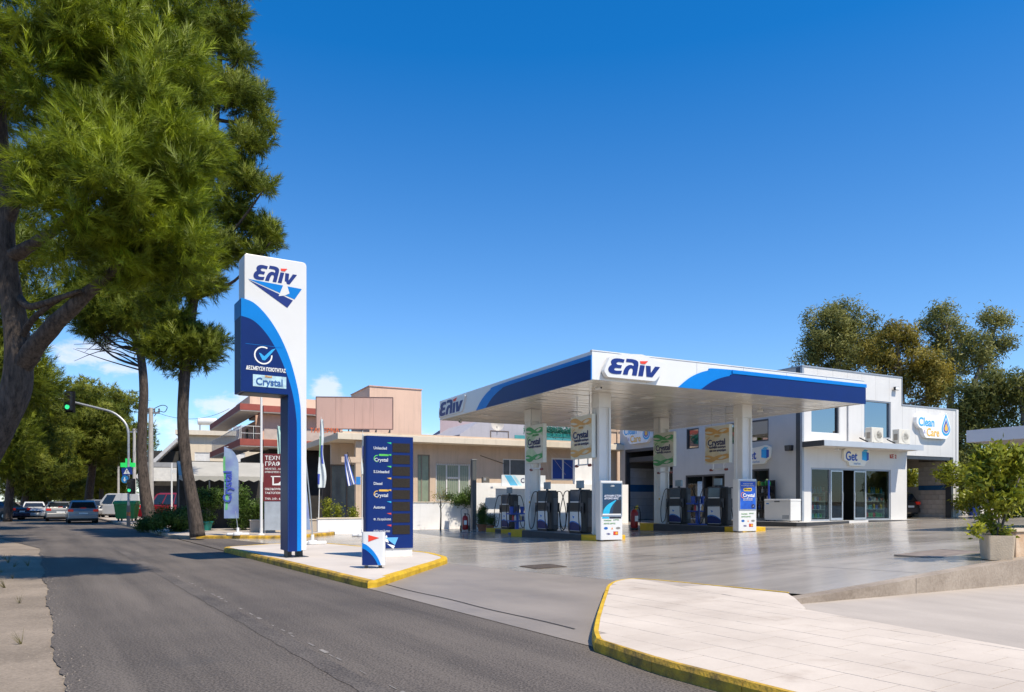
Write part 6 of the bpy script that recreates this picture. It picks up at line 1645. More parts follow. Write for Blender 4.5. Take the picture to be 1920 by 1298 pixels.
white_car = M('paint_white', (.42, .42, .42), .28, 0, .03, 2, coat=.6); navy_car = M('paint_navy', (.012, .018, .05), .22, .1, .05, 2, coat=.8)
red_car = M('paint_red', (.30, .014, .020), .3, .1, .05, 2, coat=.6); van_white = M('paint_van_white', (.46, .46, .455), .35, 0, .03, 2); black_car = M('paint_black', (.010, .011, .016), .2, .1, .05, 2, coat=.8)
HD = R(90) + RT
car('parked_car', 'silver hatchback driving away, nearest car on the road', 'car', (GX(153, 49.5), 49.5, .004), HD, silver, 4.1, 1.72, 1.50)
car('parked_car', 'silver saloon with lit brake lights left of the hatchback', 'car', (GX(112, 54.5), 54.5, .004), HD, silver2, 4.5, 1.76, 1.44, 'sedan')
car('parked_car', 'pale car driving towards the camera on the far left lane', 'car', (GX(64, 60), 60, .004), HD + pi, white_car, 4.1, 1.68, 1.42, brake=False)
car('parked_car', 'dark blue car cut off by the left picture edge', 'car', (GX(-8, 57), 57, .0), HD + R(50), navy_car, 4.4, 1.75, 1.44, 'sedan', brake=False)
car('parked_car', 'grey car half hidden behind the silver hatchback', 'car', (GX(180, 61), 61, .13), HD + R(8), silver2, 4.2, 1.72, 1.46, brake=False)
car('delivery_van', 'white panel van parked behind the green container', 'van', (GX(229, 60), 60, .13), R(165), van_white, 4.9, 1.85, 1.95, 'van', brake=False)
car('minivan', 'red minivan parked between the pine trunks', 'van', (GX(322, 50), 50, .13), R(160), red_car, 4.3, 1.75, 1.88, 'van', brake=False)
car('parked_car', 'black car standing in the right wash bay', 'car', (*S2(23.35, 6.6), .505), ST + R(90), black_car, 4.1, 1.72, 1.46, brake=False)
# green waste container
dm = thing('waste_container', 'green wheeled waste container beside the traffic light', 'container', (GX(238, 48.5), 48.5, .128), R(10))
gm = M('container_green', (.04, .24, .06), .5, 0, .12, 3)
MB().add([(-.52, -.42, .16), (.52, -.42, .16), (.52, .42, .16), (-.52, .42, .16), (-.66, -.52, 1.12), (.66, -.52, 1.12), (.66, .52, 1.12), (-.66, .52, 1.12)], [(3, 2, 1, 0), (4, 5, 6, 7), (0, 1, 5, 4), (1, 2, 6, 5), (2, 3, 7, 6), (3, 0, 4, 7)]).build('bin_body', gm, dm, bevel=.03)
for i in range(6):
    xx = -.5 + i * .2; MB().add([(xx - .03, -.44, .2), (xx + .03, -.44, .2), (xx * 1.2 + .03, -.54, 1.08), (xx * 1.2 - .03, -.54, 1.08)], [(0, 1, 2, 3)]).build('rib', gm, dm)
MB().prism([(-.56, 1.125), (.56, 1.125), (.50, 1.28), (.2, 1.36), (-.2, 1.36), (-.50, 1.28)], -.70, .70, 'x').build('lid', gm, dm, bevel=.02)
for sx in (-.42, .42):
    for sy in (-.32, .32): MB().lathe([(.03, -.03), (.09, -.03), (.09, .03), (.03, .03)], 12, (sx, sy, .09), 'x').build('wheel', tyre_m, dm)
# ------------------------------------------------------------------ traffic light on a curved arm
Dt = 38.5
tl = thing('traffic_light', 'traffic light with a long curved arm showing green', 'traffic light', (GX(241, Dt), Dt, .128))
def tp(px, py): return Vector((GX(px, Dt) - GX(241, Dt), 0, PZ(py, Dt) - .128))
MB().tube([(0, 0, 0), (0, 0, 1.1)], .095, 12).build('lower_pole', M('pole_dark', (.10, .105, .11), .6), tl, smooth='auto')
MB().tube([(0, 0, .55), (0, 0, .75)], .10, 12).build('pole_sticker', M('sticker_rust', (.35, .12, .04), .6), tl)
MB().tube(smooth_poly([tuple(v) for v in (Vector((0, 0, 1.1)), tp(241, 900), tp(241, 840), tp(240, 808), tp(232, 790), tp(212, 774), tp(185, 766), tp(140, 755), tp(104, 746))], 6), [.07] * 1 + [.06] * 48, 10).build('arm', galv, tl, smooth='auto')
lens_g = M('lens_green', (.02, .35, .12), .3, emit=(.05, .9, .35, .8)); lens_off = M('lens_off', (.025, .02, .02), .25)
def head(c, s_, nm='signal_head', rz=0):
    hb = MB().box(-.17 * s_, .17 * s_, -.13, .13, -.48 * s_, .48 * s_).build(nm, black_plastic, tl, bevel=.03, loc=c, rotz=rz)
    bp = MB().box(-.26 * s_, .26 * s_, .135, .15, -.56 * s_, .56 * s_).build('backboard', black_plastic, hb)
    for k, m_ in ((.30, lens_off), (0, lens_off), (-.30, lens_g)):
        MB().lathe([(.02, -.15), (.115 * s_, -.14), (.12 * s_, -.131)], 16, (0, 0, k * s_), 'y').build('lens', m_, hb, smooth='auto')
        MB().tube([(-.13 * s_, -.24, k * s_ + .02), (-.10 * s_, -.25, k * s_ + .10 * s_), (0, -.26, k * s_ + .145 * s_), (.10 * s_, -.25, k * s_ + .10 * s_), (.13 * s_, -.24, k * s_ + .02)], .012, 4).build('visor', black_plastic, hb)
    return hb
head(tp(133, 754) + Vector((0, -.2, 0)), 1.0)
head(tp(243, 912) + Vector((.12, -.15, 0)), .72)
rs = thing('crossing_sign', 'blue pedestrian crossing sign on the traffic light pole', 'road sign', (GX(242, Dt), Dt - .2, PZ(884, Dt)), R(-12))
sg_blue = M('sign_blue', (.012, .045, .26), .4); MB().box(-.30, .30, -.02, .0, -.20, .20, rot=Matrix.Rotation(R(-8), 3, 'Y')).build('panel', sg_blue, rs); plate('white_triangle', [(-.2, -.14), (.2, -.14), (0, .15)], -.021, .003, letter_white, rs)
plate('walker', [(-.05, -.12), (0, -.03), (-.03, .02), (.02, .08), (.05, .03), (.02, -.02), (.06, -.12), (.01, -.05)], -.025, .003, black_plastic, rs)
rs2 = thing('arrow_sign', 'small light blue arrow sign under the crossing sign', 'road sign', (GX(238, Dt), Dt - .2, PZ(899, Dt)), R(-10))
MB().lathe([(.01, -.02), (.20, -.02), (.20, 0), (.01, 0)], 18, (0, 0, 0), 'y').build('panel', M('sign_sky', (.02, .22, .50), .4), rs2); plate('white_arrow', [(-.03, .10), (.03, .10), (.03, -.02), (.09, -.02), (0, -.13), (-.09, -.02), (-.03, -.02)], -.021, .003, letter_white, rs2)
gc = thing('pharmacy_cross', 'glowing green cross sign behind the traffic light pole', 'sign', (GX(240, 60), 60, PZ(872, 60)))
gcm = M('cross_green', (.02, .40, .08), .4, emit=(.03, .9, .18, .35)); MB().prism([(-.18, -.52), (.18, -.52), (.18, -.18), (.58, -.18), (.58, .18), (.18, .18), (.18, .52), (-.18, .52), (-.18, .18), (-.58, .18), (-.58, -.18), (-.18, -.18)], -.08, .08, 'y').build('cross', gcm, gc); box('rim', -.05, .05, -.03, .03, -PZ(872, 60) + .1, -.521, galv, gc)
# ------------------------------------------------------------------ utility poles and wires
pole_m = M('pole_concrete', (.42, .40, .37), .8, 0, .12, 3, bump=.2, bs=20)
def upole(px, D, ytop, r, label, insul=True):
    zt_p = PZ(ytop, D)
    t = thing('utility_pole', label, 'utility pole', (GX(px, D), D, .1))
    MB().tube([(0, 0, 0), (0, 0, zt_p)], [r, r * .7], 12).build('shaft', pole_m, t, smooth='auto')
    if insul:
        MB().box(-.5, .5, -.05, .05, zt_p - .35, zt_p - .25).build('crossarm', galv, t)
        for k in (-.45, -.15, .2, .48): MB().lathe([(.03, 0), (.06, .05), (.04, .1), (.06, .15), (.03, .22)], 8, (k, 0, zt_p - .25)).build('insulator', M('insulator', (.10, .09, .09), .4), t, smooth='auto')
        MB().tube(smooth_poly([(.1, .0, zt_p - .1), (.6, .05, zt_p + .15), (.95, 0, zt_p + .05), (.8, 0, zt_p - .25), (.45, 0, zt_p - .2), (.2, 0, zt_p - .5)], 6), .022, 5).build('cable_loop', dark_rubber, t, smooth=True)
    return Vector((GX(px, D), D, zt_p))
u1 = upole(283, 43, 768, .17, 'grey concrete utility pole right of the leaning pine trunk')
u2 = upole(252, 66, 806, .17, 'utility pole behind the traffic light arm')
u3 = upole(222, 88, 860, .16, 'farthest thin utility pole left of the traffic light', False)
sp_ = thing('sign_post', 'thin white post with a short crossbar by the red minivan', 'post', (GX(322, 44), 44, .128)); MB().tube([(0, 0, 0), (0, 0, PZ(872, 44))], .05, 8).build('shaft', white_paint, sp_); MB().box(-.05, .45, -.03, .03, PZ(888, 44) - .1, PZ(885, 44)).build('crossbar', white_paint, sp_)
def wire(p, q, sag, label):
    pts = [p.lerp(q, i / 14) - Vector((0, 0, sag * 4 * (i / 14) * (1 - i / 14))) for i in range(15)]
    o = MB().tube(pts, .014, 4, caps=False).build('overhead_wire', dark_rubber)
    tag(o, label, 'wire')
wire(u1 + Vector((-.4, 0, -.1)), u2 + Vector((-.3, 0, -.1)), .4, 'upper overhead wire between the two near utility poles')
wire(u1 + Vector((.3, 0, -.6)), u2 + Vector((.3, 0, -.6)), .5, 'lower overhead wire between the two near utility poles')
wire(u1 + Vector((.4, 0, -.2)), Vector((GX(430, 47), 47, 7.4)), .5, 'overhead wire from the concrete pole to the balcony building')
wire(u2, u3, .5, 'overhead wire running on to the farthest pole')
# ------------------------------------------------------------------ carport, wall and barrel on the right
cpx, cpy = GX(1812, 24.3), 24.3
cp_ = thing('carport', 'pale flat carport roof at the right picture edge', 'carport', (cpx, cpy, 0), ST)
zc0 = PZ(830, 24.3)
box('roof_fascia', 0, .04, -11, 0, zc0, zc0 + .40, M('carport_white', (.62, .63, .66), .5, 0, .03, 1), cp_); box('roof_fascia_back', .041, 5.0, -.04, 0, zc0, zc0 + .40, MATS['carport_white'], cp_)
box('roof_slab', .042, 5.0, -11, -.042, zc0 + .03, zc0 + .36, M('carport_soffit', (.52, .46, .38), .7, 0, .06, 1), cp_)
for y_ in (-1.0, -8.0): box('post', 4.2, 4.36, y_ - .08, y_ + .08, .2, zc0 + .03, galv, cp_)
wall('boundary_wall', 'whitewashed boundary wall beyond the wash bay', 1797, 43.5, 2100, 2.6, rot=ST, mat=M('rough_white', (.55, .51, .45), .85, 0, .16, 1.5, bump=.3, bs=8))
br = thing('plastic_barrel', 'blue plastic barrel by the boundary wall', 'barrel', (GX(1826, 42.0), 42.0, .60)); MB().lathe([(.26, 0), (.28, .03), (.29, .3), (.31, .35), (.31, .42), (.29, .47), (.29, .8), (.26, .86), (.1, .88)], 18).build('drum', M('barrel_blue', (.012, .06, .36), .4, 0, .05, 3), br, smooth='auto'); MB().lathe([(.05, .881), (.05, .90)], 10, (.12, 0, 0)).build('bung', black_plastic, br)
# ================================================================== vegetation
def needle_tuft(K, L, w, cone, curve=.0, seed=1, seg=1):
    g = np.random.default_rng(seed); tris = []
    for k in range(K):
        az_ = g.uniform(0, 2 * pi); th = R(cone) * math.sqrt(g.uniform(.02, 1)); l = L * g.uniform(.7, 1.1)
        d = np.array([sin(th) * cos(az_), sin(th) * sin(az_), cos(th)])
        s_ = np.cross(d, g.normal(size=3)); s_ /= np.linalg.norm(s_)
        b = d * l * .02 + np.array([0, 0, g.uniform(-.12, .12) * L])
        tris.append([b - s_ * w / 2, b + s_ * w / 2, b + d * l + np.array([0, 0, -curve * l])])
    return np.array(tris)          # K,3,3
def brush_tuft(K, shoot, L, w, cone, droop, seed):
    """a pine shoot: needles swept forward along a short twig"""
    g = np.random.default_rng(seed); tris = []
    for k in range(K):
        h = shoot * g.uniform(0, 1); az_ = g.uniform(0, 2 * pi); th = R(cone) * g.uniform(.35, 1.15) * (1.15 - .5 * h / shoot); l = L * g.uniform(.75, 1.1)
        d = np.array([sin(th) * cos(az_), sin(th) * sin(az_), cos(th)]); s_ = np.cross(d, g.normal(size=3)); s_ /= np.linalg.norm(s_)
        b = np.array([.12 * h * sin(seed), .12 * h * cos(seed), h - shoot * .5])
        tris.append([b - s_ * w / 2, b + s_ * w / 2, b + d * l + np.array([0, 0, -droop * l])])
    return np.array(tris)
def leaf_cluster(K, L, w, seed=1, spreadr=.5):
    g = np.random.default_rng(seed); out = []
    for k in range(K):
        c = g.normal(size=3) * spreadr; d = g.normal(size=3); d[2] += .3; d /= np.linalg.norm(d)
        s_ = np.cross(d, g.normal(size=3)); s_ /= np.linalg.norm(s_)
        l = L * g.uniform(.6, 1.1); ww = w * g.uniform(.7, 1.1)
        a, b, e, f = c, c + d * l * .45 + s_ * ww / 2, c + d * l, c + d * l * .45 - s_ * ww / 2
        out += [[a, b, e], [a, e, f]]
    return np.array(out)
def foliage(name, pos, dirs, scale, templates, mat, parent, nrm=None):
    """one mesh of many small leaf faces; nrm: outward direction of the clump each tuft sits on"""
    pos, dirs, scale = np.asarray(pos), np.asarray(dirs), np.asarray(scale)
    dirs = dirs / np.linalg.norm(dirs, axis=1, keepdims=True)
    n = len(pos); ref = rng.normal(size=(n, 3))
    X = np.cross(dirs, ref); X /= np.linalg.norm(X, axis=1, keepdims=True); Y = np.cross(dirs, X)
    Rm = np.stack([X, Y, dirs], axis=2) * scale[:, None, None]
    pick = rng.integers(0, len(templates), n); vs, ns = [], []
    for ti, tpl in enumerate(templates):
        s_ = pick == ti
        if not s_.any(): continue
        P = tpl.reshape(-1, 3)
        q = np.einsum('nij,kj->nki', Rm[s_], P) + pos[s_][:, None, :]
        vs.append(q.reshape(-1, 3))
        if nrm is not None: ns.append(np.repeat(nrm[s_], len(P), axis=0))
    V = np.concatenate(vs).astype(np.float32); nt = len(V) // 3
    if nrm is not None:
        Nn = np.concatenate(ns); T = V.reshape(-1, 3, 3); g = np.cross(T[:, 1] - T[:, 0], T[:, 2] - T[:, 0]); g /= np.linalg.norm(g, axis=1, keepdims=True) + 1e-12
        fl = (g * Nn[::3]).sum(1) < 0; T[fl] = T[fl][:, [0, 2, 1]]; g[fl] *= -1; V = T.reshape(-1, 3)
        Nn = Nn * .75 + np.repeat(g, 3, axis=0) * .45; Nn /= np.linalg.norm(Nn, axis=1, keepdims=True)
    me = bpy.data.meshes.new(name); me.vertices.add(len(V)); me.vertices.foreach_set('co', V.ravel())
    me.loops.add(nt * 3); me.loops.foreach_set('vertex_index', np.arange(nt * 3, dtype=np.int32))
    me.polygons.add(nt); me.polygons.foreach_set('loop_start', np.arange(0, nt * 3, 3, dtype=np.int32)); me.polygons.foreach_set('loop_total', np.full(nt, 3, dtype=np.int32))
    if nrm is not None: me.polygons.foreach_set('use_smooth', np.ones(nt, dtype=bool))
    me.update(calc_edges=True); me.materials.append(mat)
    if nrm is not None: me.normals_split_custom_set_from_vertices(Nn.astype(np.float32))
    o = bpy.data.objects.new(name, me); COL.objects.link(o)
    if parent is not None:
        o.parent = parent; o.matrix_parent_inverse = Matrix.Translation(-Vector(parent.location))
    return o
def lobe_points(lobes, dens, squash=.8, fill=.25, up=.35):
    ps, ds, ns = [], [], []
    for c, r in lobes:
        m = max(12, int(dens * r * r * 12.6)); d = rng.normal(size=(m, 3)); d /= np.linalg.norm(d, axis=1, keepdims=True)
        rad = r * np.where(rng.random(m) < fill, rng.uniform(.25, .8, m), rng.uniform(.82, 1.08, m))
        lump = 1 + .16 * np.sin(d[:, 0] * 5 + c[0] * 3) * np.sin(d[:, 1] * 5 + c[1] * 2) + .10 * np.sin(d[:, 2] * 9 + c[2])
        p = d * (rad * lump)[:, None]; p[:, 2] *= squash
        ps.append(p + np.array(c)); dd = d + rng.normal(size=(m, 3)) * .3; dd[:, 2] += up; ds.append(dd); ns.append(d)
    return np.concatenate(ps), np.concatenate(ds), np.concatenate(ns)
def px_lobes(specs):
    """specs: (px, py, D, radius_px, n, lobe_px): n lobes inside an ellipsoid given on the photo scale"""
    out = []
    for (px, py, D, rx, ry, n, lp) in specs:
        c = W(px, py, D); sx, sz = rx / FPX * D, ry / FPX * D
        for k in range(n):
            d = rng.normal(size=3); d /= np.linalg.norm(d); q = rng.uniform(.35, 1) ** .5
            out.append((np.array([c.x + d[0] * sx * q, c.y + d[1] * sx * .8 * q, c.z + d[2] * sz * q]), lp / FPX * D * rng.uniform(.7, 1.15)))
    return out
bark = M('pine_bark', (.030, .022, .018), .95, 0, .35, 9, bump=1.0, bs=16, col2=(.105, .080, .064), spread=.07)
bark_grey = M('grey_bark', (.16, .14, .12), .95, 0, .3, 8, bump=.8, bs=18, spread=.1)
for bm_ in (bark, bark_grey):          # bark runs in long upright plates
    N_, L_n = bm_.node_tree.nodes, bm_.node_tree.links
    tcx = [n for n in N_ if n.type == 'TEX_COORD'][0]; mpx = N_.new('ShaderNodeMapping'); mpx.inputs['Scale'].default_value = (1.5, 1.5, .38)
    L_n.new(tcx.outputs['Object'], mpx.inputs[0])
    for n in [n for n in N_ if n.type == 'TEX_NOISE']: L_n.new(mpx.outputs[0], n.inputs['Vector']); n.inputs['Roughness'].default_value = .75
def trunk_mesh(path, radii, n=22, rough=.13):
    pts = smooth_poly([tuple(p) for p in path], 5); m = len(pts)
    rs = np.interp(np.linspace(0, 1, m), np.linspace(0, 1, len(radii)), radii)
    mb = MB().tube(pts, list(rs), n)
    for i, v in enumerate(mb.v):
        ring = i // n
        c = pts[min(ring, m - 1)]
        f = 1 + rough * (math.sin(i * 12.9898 + ring * 3.1) * .5 + .6 * math.sin((i % n) * 2 * pi / n * 3 + ring * .35))
        mb.v[i] = tuple(c[j] + (v[j] - c[j]) * f for j in range(3))
    return mb
def tree(name, label, cat, base, path, radii, lobes, mat, templates, dens, squash=.8, fill=.25, up=.35, branches=10, bmat=None, group=None, sc=(.8, 1.2), blim=.06):
    t = thing(name, label, cat, tuple(base), 0, group)
    b0 = Vector(base)
    loc = [tuple(Vector(p) - b0) for p in path]
    trunk_mesh(loc, radii).build('trunk', bmat or bark, t, smooth=True)
    if branches and lobes:
        pts = smooth_poly([tuple(p) for p in path], 5)
        for c, r in [lobes[i] for i in rng.choice(len(lobes), min(branches, len(lobes)), replace=False)]:
            cand = [p for p in pts[len(pts) // 3:]]
            a = Vector(min(cand, key=lambda p: abs(p[2] - (c[2] - .6 * math.hypot(p[0] - c[0], p[1] - c[1])))))
            cv = Vector(c); md = a.lerp(cv, .5) + Vector((0, 0, -.12 * (cv - a).length))
            MB().tube([tuple(Vector(q) - b0) for q in smooth_poly([tuple(a), tuple(md), tuple(cv)], 5)], [blim * (1 - .07 * i) for i in range(11)], 7).build('branch', bmat or bark, t, smooth=True)
    ps, ds, ns = lobe_points(lobes, dens, squash, fill, up)
    foliage('crown', ps, ds, rng.uniform(*sc, len(ps)), templates, mat, t, ns)
    return t
pine_near = leafmat('pine_needles_near', (.048, .082, .006), (.370, .450, .024), 1.5, .28, .5, .10)
pine_mid = leafmat('pine_needles_mid', (.045, .080, .006), (.235, .270, .017), .9, .26, .55, .10)
pine_far = leafmat('pine_needles_far', (.042, .074, .008), (.240, .255, .022), .35, .26, .6, .09)
euc = leafmat('eucalyptus_leaves', (.115, .132, .034), (.33, .325, .10), .35, .40, .55, .09)
euc2 = leafmat('olive_leaves', (.135, .118, .020), (.36, .295, .050), .4, .40, .55, .09)
shrub_m = leafmat('shrub_leaves', (.030, .070, .010), (.110, .180, .025), 2.5, .25, .45, .1)
shef_m = leafmat('broad_leaves', (.100, .150, .012), (.400, .400, .040), 2.2, .35, .38, .1)
T_near = [brush_tuft(42, .34, .20, .0095, 48, .0, s) for s in (1, 2, 3, 4, 5)]
T_mid = [brush_tuft(20, .36, .24, .022, 52, .0, s) for s in (5, 6, 7, 8)]
T_far = [needle_tuft(11, .46, .06, 80, .0, s) for s in (8, 9, 10)]
T_euc = [leaf_cluster(13, .26, .075, s, .20) for s in (11, 12, 13)]
T_shrub = [leaf_cluster(6, .09, .045, s, .07) for s in (14, 15, 16)]
T_shef = [leaf_cluster(8, .13, .055, s, .05) for s in (17, 18, 19)]

# ---- big pine in the left foreground
Dn = 13.4
def wp(pts, D): return [W(x, y, D) for x, y in pts]
base = W(-85, 1078, Dn); base.z = -.02
path = [base] + wp([(-72, 960), (-40, 875), (2, 800), (32, 725), (30, 620), (14, 500), (8, 380), (0, 240), (-10, 60)], Dn)
rng = np.random.default_rng(3)
lob = px_lobes([(60, 40, 13.2, 230, 170, 62, 44), (215, 150, 12.9, 165, 150, 60, 40), (300, 280, 12.6, 110, 130, 48, 36), (210, 350, 12.4, 170, 110, 46, 38), (300, 430, 12.6, 100, 90, 30, 33), (210, 480, 12.6, 90, 70, 20, 32), (120, 300, 12.9, 80, 70, 16, 38), (290, 20, 13.2, 95, 130, 28, 38), (-150, 150, 13.4, 140, 300, 26, 60), (300, 520, 12.9, 45, 35, 8, 26)])
big = tree('pine_tree', 'big foreground pine with a crooked trunk at the left edge', 'pine tree', base, path, [.34, .28, .25, .25, .24, .20, .17, .14, .11, .07], lob, pine_near, T_near, 20, .62, .28, .22, 0, group=None, blim=.055)
b0 = Vector(big.location)
for pts, rr in (([(36, 690), (84, 628), (152, 562), (235, 490)], [.19, .15, .12, .06]), ([(22, 480), (62, 458), (112, 425), (190, 360)], [.13, .10, .08, .04]), ([(34, 640), (70, 590), (130, 550)], [.07, .05, .03]), ([(12, 420), (50, 330), (110, 260)], [.12, .09, .05]), ([(36, 560), (58, 575), (110, 560), (150, 545)], [.08, .06, .05, .03])):
    trunk_mesh([tuple(W(x, y, Dn - .25 * i) - b0) for i, (x, y) in enumerate(pts)], rr, 12).build('limb', bark, big, smooth=True)

# ---- tall pine on the pavement corner
Dq = 27.4
base = W(371, 1004, Dq); base.z = .12
path = [base] + wp([(362, 950), (350, 880), (344, 800), (346, 720), (352, 640), (372, 500), (395, 330), (410, 150), (415, -60)], Dq)
rng = np.random.default_rng(4)
lob = px_lobes([(345, 655, 27.4, 55, 40, 16, 30), (300, 640, 27.2, 30, 30, 5, 24), (395, 650, 27.4, 16, 22, 4, 22)])
for (x, y, r) in ((430, -40, 52), (405, 40, 48), (440, 100, 34), (425, 165, 40), (468, 190, 38), (488, 215, 24), (450, 250, 40), (487, 262, 28), (430, 310, 44), (474, 330, 38), (498, 345, 22), (440, 385, 46), (490, 420, 34), (508, 452, 22), (470, 462, 34), (420, 450, 46), (380, 480, 46), (350, 540, 40), (400, 530, 34), (345, 420, 50), (360, 300, 55), (370, 180, 55), (375, 60, 55), (385, -60, 60), (330, 600, 30), (440, 20, 30), (452, 150, 28), (300, 560, 34), (330, 500, 40), (505, 235, 14), (515, 440, 14)):
    for k in range(3):
        c = W(x + rng.uniform(-.4, .4) * r, y + rng.uniform(-.4, .4) * r, Dq + rng.uniform(-1.2, 1.2)); lob.append((np.array(c), r * .78 / FPX * Dq * rng.uniform(.8, 1.1)))
tree('pine_tree', 'tall pine whose crown rises beside the brand totem', 'pine tree', base, path, [.28, .22, .19, .19, .19, .18, .17, .14, .10, .06], lob, pine_mid, T_mid, 24, .72, .25, .3, 22, blim=.08)
# ---- leaning pine behind the shrubs
Dl = 42
base = W(284, 983, Dl); base.z = .12
path = [base] + wp([(272, 930), (266, 860), (268, 790), (270, 730), (262, 660), (240, 600), (215, 520), (200, 420)], Dl)
rng = np.random.default_rng(5)
lob = px_lobes([(255, 570, 42, 95, 55, 26, 30), (180, 560, 42, 70, 60, 18, 30), (230, 470, 42, 80, 70, 18, 34), (190, 612, 42, 40, 22, 6, 18), (310, 590, 42, 35, 30, 6, 20)])
lt = tree('pine_tree', 'slender leaning pine behind the clipped shrubs', 'pine tree', base, path, [.40, .30, .25, .24, .23, .21, .17, .13, .08], lob, pine_mid, T_mid, 15, .8, .3, .3, 14, sc=(1.1, 1.6), blim=.09)
b0 = Vector(lt.location)
for k in range(16):
    x0, y0 = 262 + rng.uniform(-4, 4), rng.uniform(640, 700); L_ = rng.uniform(40, 130)
    p = [W(x0, y0, Dl), W(x0 - L_ * .5, y0 - rng.uniform(5, 30), Dl + rng.uniform(-1, 1)), W(x0 - L_, y0 - rng.uniform(-15, 45), Dl + rng.uniform(-1.5, 1.5))]
    MB().tube([tuple(Vector(q) - b0) for q in smooth_poly([tuple(q) for q in p], 4)], [.05 - .005 * i for i in range(9)], 5).build('bare_twig', bark, lt)

# ---- pines along the left of the road and far ones
def road_pine(px, D, ybase_z, htop, spread, label, seed, lobn=26, lean=0, mat=pine_far, low=.45, lobr=1.25, dens=5.5, tpl=None, rt=.3):
    global rng
    rng = np.random.default_rng(seed)
    x, y = GX(px, D), D
    p = [Vector((x, y, ybase_z)), Vector((x + lean * .3, y, htop * .25)), Vector((x + lean * .7, y, htop * .5)), Vector((x + lean, y, htop * .8))]
    lb = []
    for k in range(lobn):
        a = rng.uniform(0, 2 * pi); q = math.sqrt(rng.random()); h = rng.uniform(low, 1.0)
        rr = spread * (1.05 - .55 * abs(h - .68) / .35)
        lb.append((np.array([x + lean * .9 + cos(a) * q * rr, y + sin(a) * q * rr, htop * h]), lobr * rng.uniform(.7, 1.25)))
    return tree('pine_tree', label, 'pine tree', p[0], p, [rt, rt * .85, rt * .75, rt * .4], lb, mat, tpl or T_far, dens * 1.7, .75, .3, .35, 8, group='pines along the road', sc=(.8, 1.2), blim=.1)
road_pine(-70, 24, 0, 13.0, 2.6, 'dark pine close behind the foreground trunk', 31, 60, .3, low=.36, lobr=.9, dens=10, rt=.3, mat=pine_mid, tpl=T_mid)
road_pine(-30, 36, 0, 10.0, 2.4, 'dark pine shading the far left of the road', 32, 44, .4, low=.30, lobr=.95, dens=9, mat=pine_mid, tpl=T_mid)
road_pine(14, 52, 0, 9.5, 3.0, 'pale slim trunk pine by the dark blue car', 33, 34, .5, low=.38, lobr=1.4)
road_pine(40, 66, 0, 9.5, 3.6, 'pine with a whitish trunk beyond the pale car', 34, 36, 1.5, low=.30, lobr=1.5, dens=5)
road_pine(88, 84, 0, 11.0, 4.6, 'pine standing over the middle of the distant road', 35, 40, 1, low=.25, lobr=1.7, dens=4.5)
road_pine(163, 74, 0, 12.6, 5.0, 'sunlit pine with a broad flat crown behind the hatchback', 36, 44, 1.0, low=.48, lobr=1.5, dens=5, rt=.42)
road_pine(120, 105, 0, 13.0, 6.0, 'distant pine right of the road end', 37, 34, 0, low=.22, lobr=2.0, dens=3.5)
road_pine(190, 98, 0, 14.6, 6.0, 'distant sunlit pine left of the traffic light pole', 38, 40, 0, low=.30, lobr=2.0, dens=3.5)
road_pine(45, 120, 0, 15.0, 7.0, 'distant pine at the left of the road end', 39, 34, 0, low=.15, lobr=2.3, dens=3)
road_pine(215, 125, 0, 9.0, 6.0, 'low distant tree behind the white van', 40, 26, 0, low=.15, lobr=2.0, dens=3.5)
road_pine(150, 150, 0, 12.0, 8.0, 'farthest tree closing the road', 41, 30, 0, low=.12, lobr=2.6, dens=2.6)
road_pine(70, 165, 0, 14.0, 9.0, 'farthest tree on the left closing the road', 42, 30, 0, low=.1, lobr=2.8, dens=2.4)

# ---- trees behind the shop
def back_tree(label, trunk_px, D, specs, mat, seed, dens, branches=14):
    global rng
    rng = np.random.default_rng(seed)
    base = Vector((GX(trunk_px[0][0], D), D, .4))
    path = [base] + [W(x, y, D) for x, y in trunk_px[1:]]
    lb = px_lobes([(x, y, D + dd, rx, ry, n, lp) for (x, y, dd, rx, ry, n, lp) in specs])
    return tree('broadleaf_tree', label, 'tree', base, path, list(np.linspace(.38, .08, len(path))), lb, mat, T_euc, dens, .9, .45, .1, branches, bmat=bark_grey, group='trees behind the shop', sc=(.9, 1.5), blim=.12)
back_tree('wide grey green tree behind the shop roof corner', [(1580, 900), (1578, 760), (1572, 680), (1570, 600)], 62, [(1575, 605, 0, 42, 34, 16, 17), (1545, 640, 0, 40, 30, 14, 16), (1610, 640, 0, 38, 40, 14, 17), (1570, 675, 0, 70, 22, 18, 15), (1640, 610, 0, 14, 26, 5, 10), (1520, 600, 0, 12, 14, 3, 9), (1510, 680, 0, 25, 12, 4, 10)], euc, 51, 5.5)
back_tree('brownish bushy tree behind the shop parapet', [(1690, 900), (1690, 760), (1685, 680), (1680, 620)], 58, [(1680, 630, 0, 26, 20, 9, 14), (1700, 670, 0, 45, 36, 16, 17), (1725, 730, 0, 48, 50, 22, 18), (1655, 690, 0, 24, 34, 8, 14), (1640, 660, 2, 20, 30, 5, 13)], euc2, 52, 6)
back_tree('tall pale green tree above the car wash sign', [(1775, 930), (1780, 800), (1785, 700), (1775, 610)], 60, [(1768, 605, 0, 32, 28, 11, 15), (1790, 650, 0, 38, 30, 12, 16), (1760, 690, 0, 34, 28, 8, 15)], euc, 53, 5.5)
back_tree('airy tree leaning right with bare lower stems', [(1790, 930), (1800, 800), (1835, 700), (1868, 610)], 57, [(1860, 605, 0, 24, 26, 9, 13), (1850, 650, 0, 44, 22, 12, 14), (1835, 690, 0, 28, 26, 8, 13), (1880, 640, 0, 16, 24, 5, 11)], euc, 54, 5)
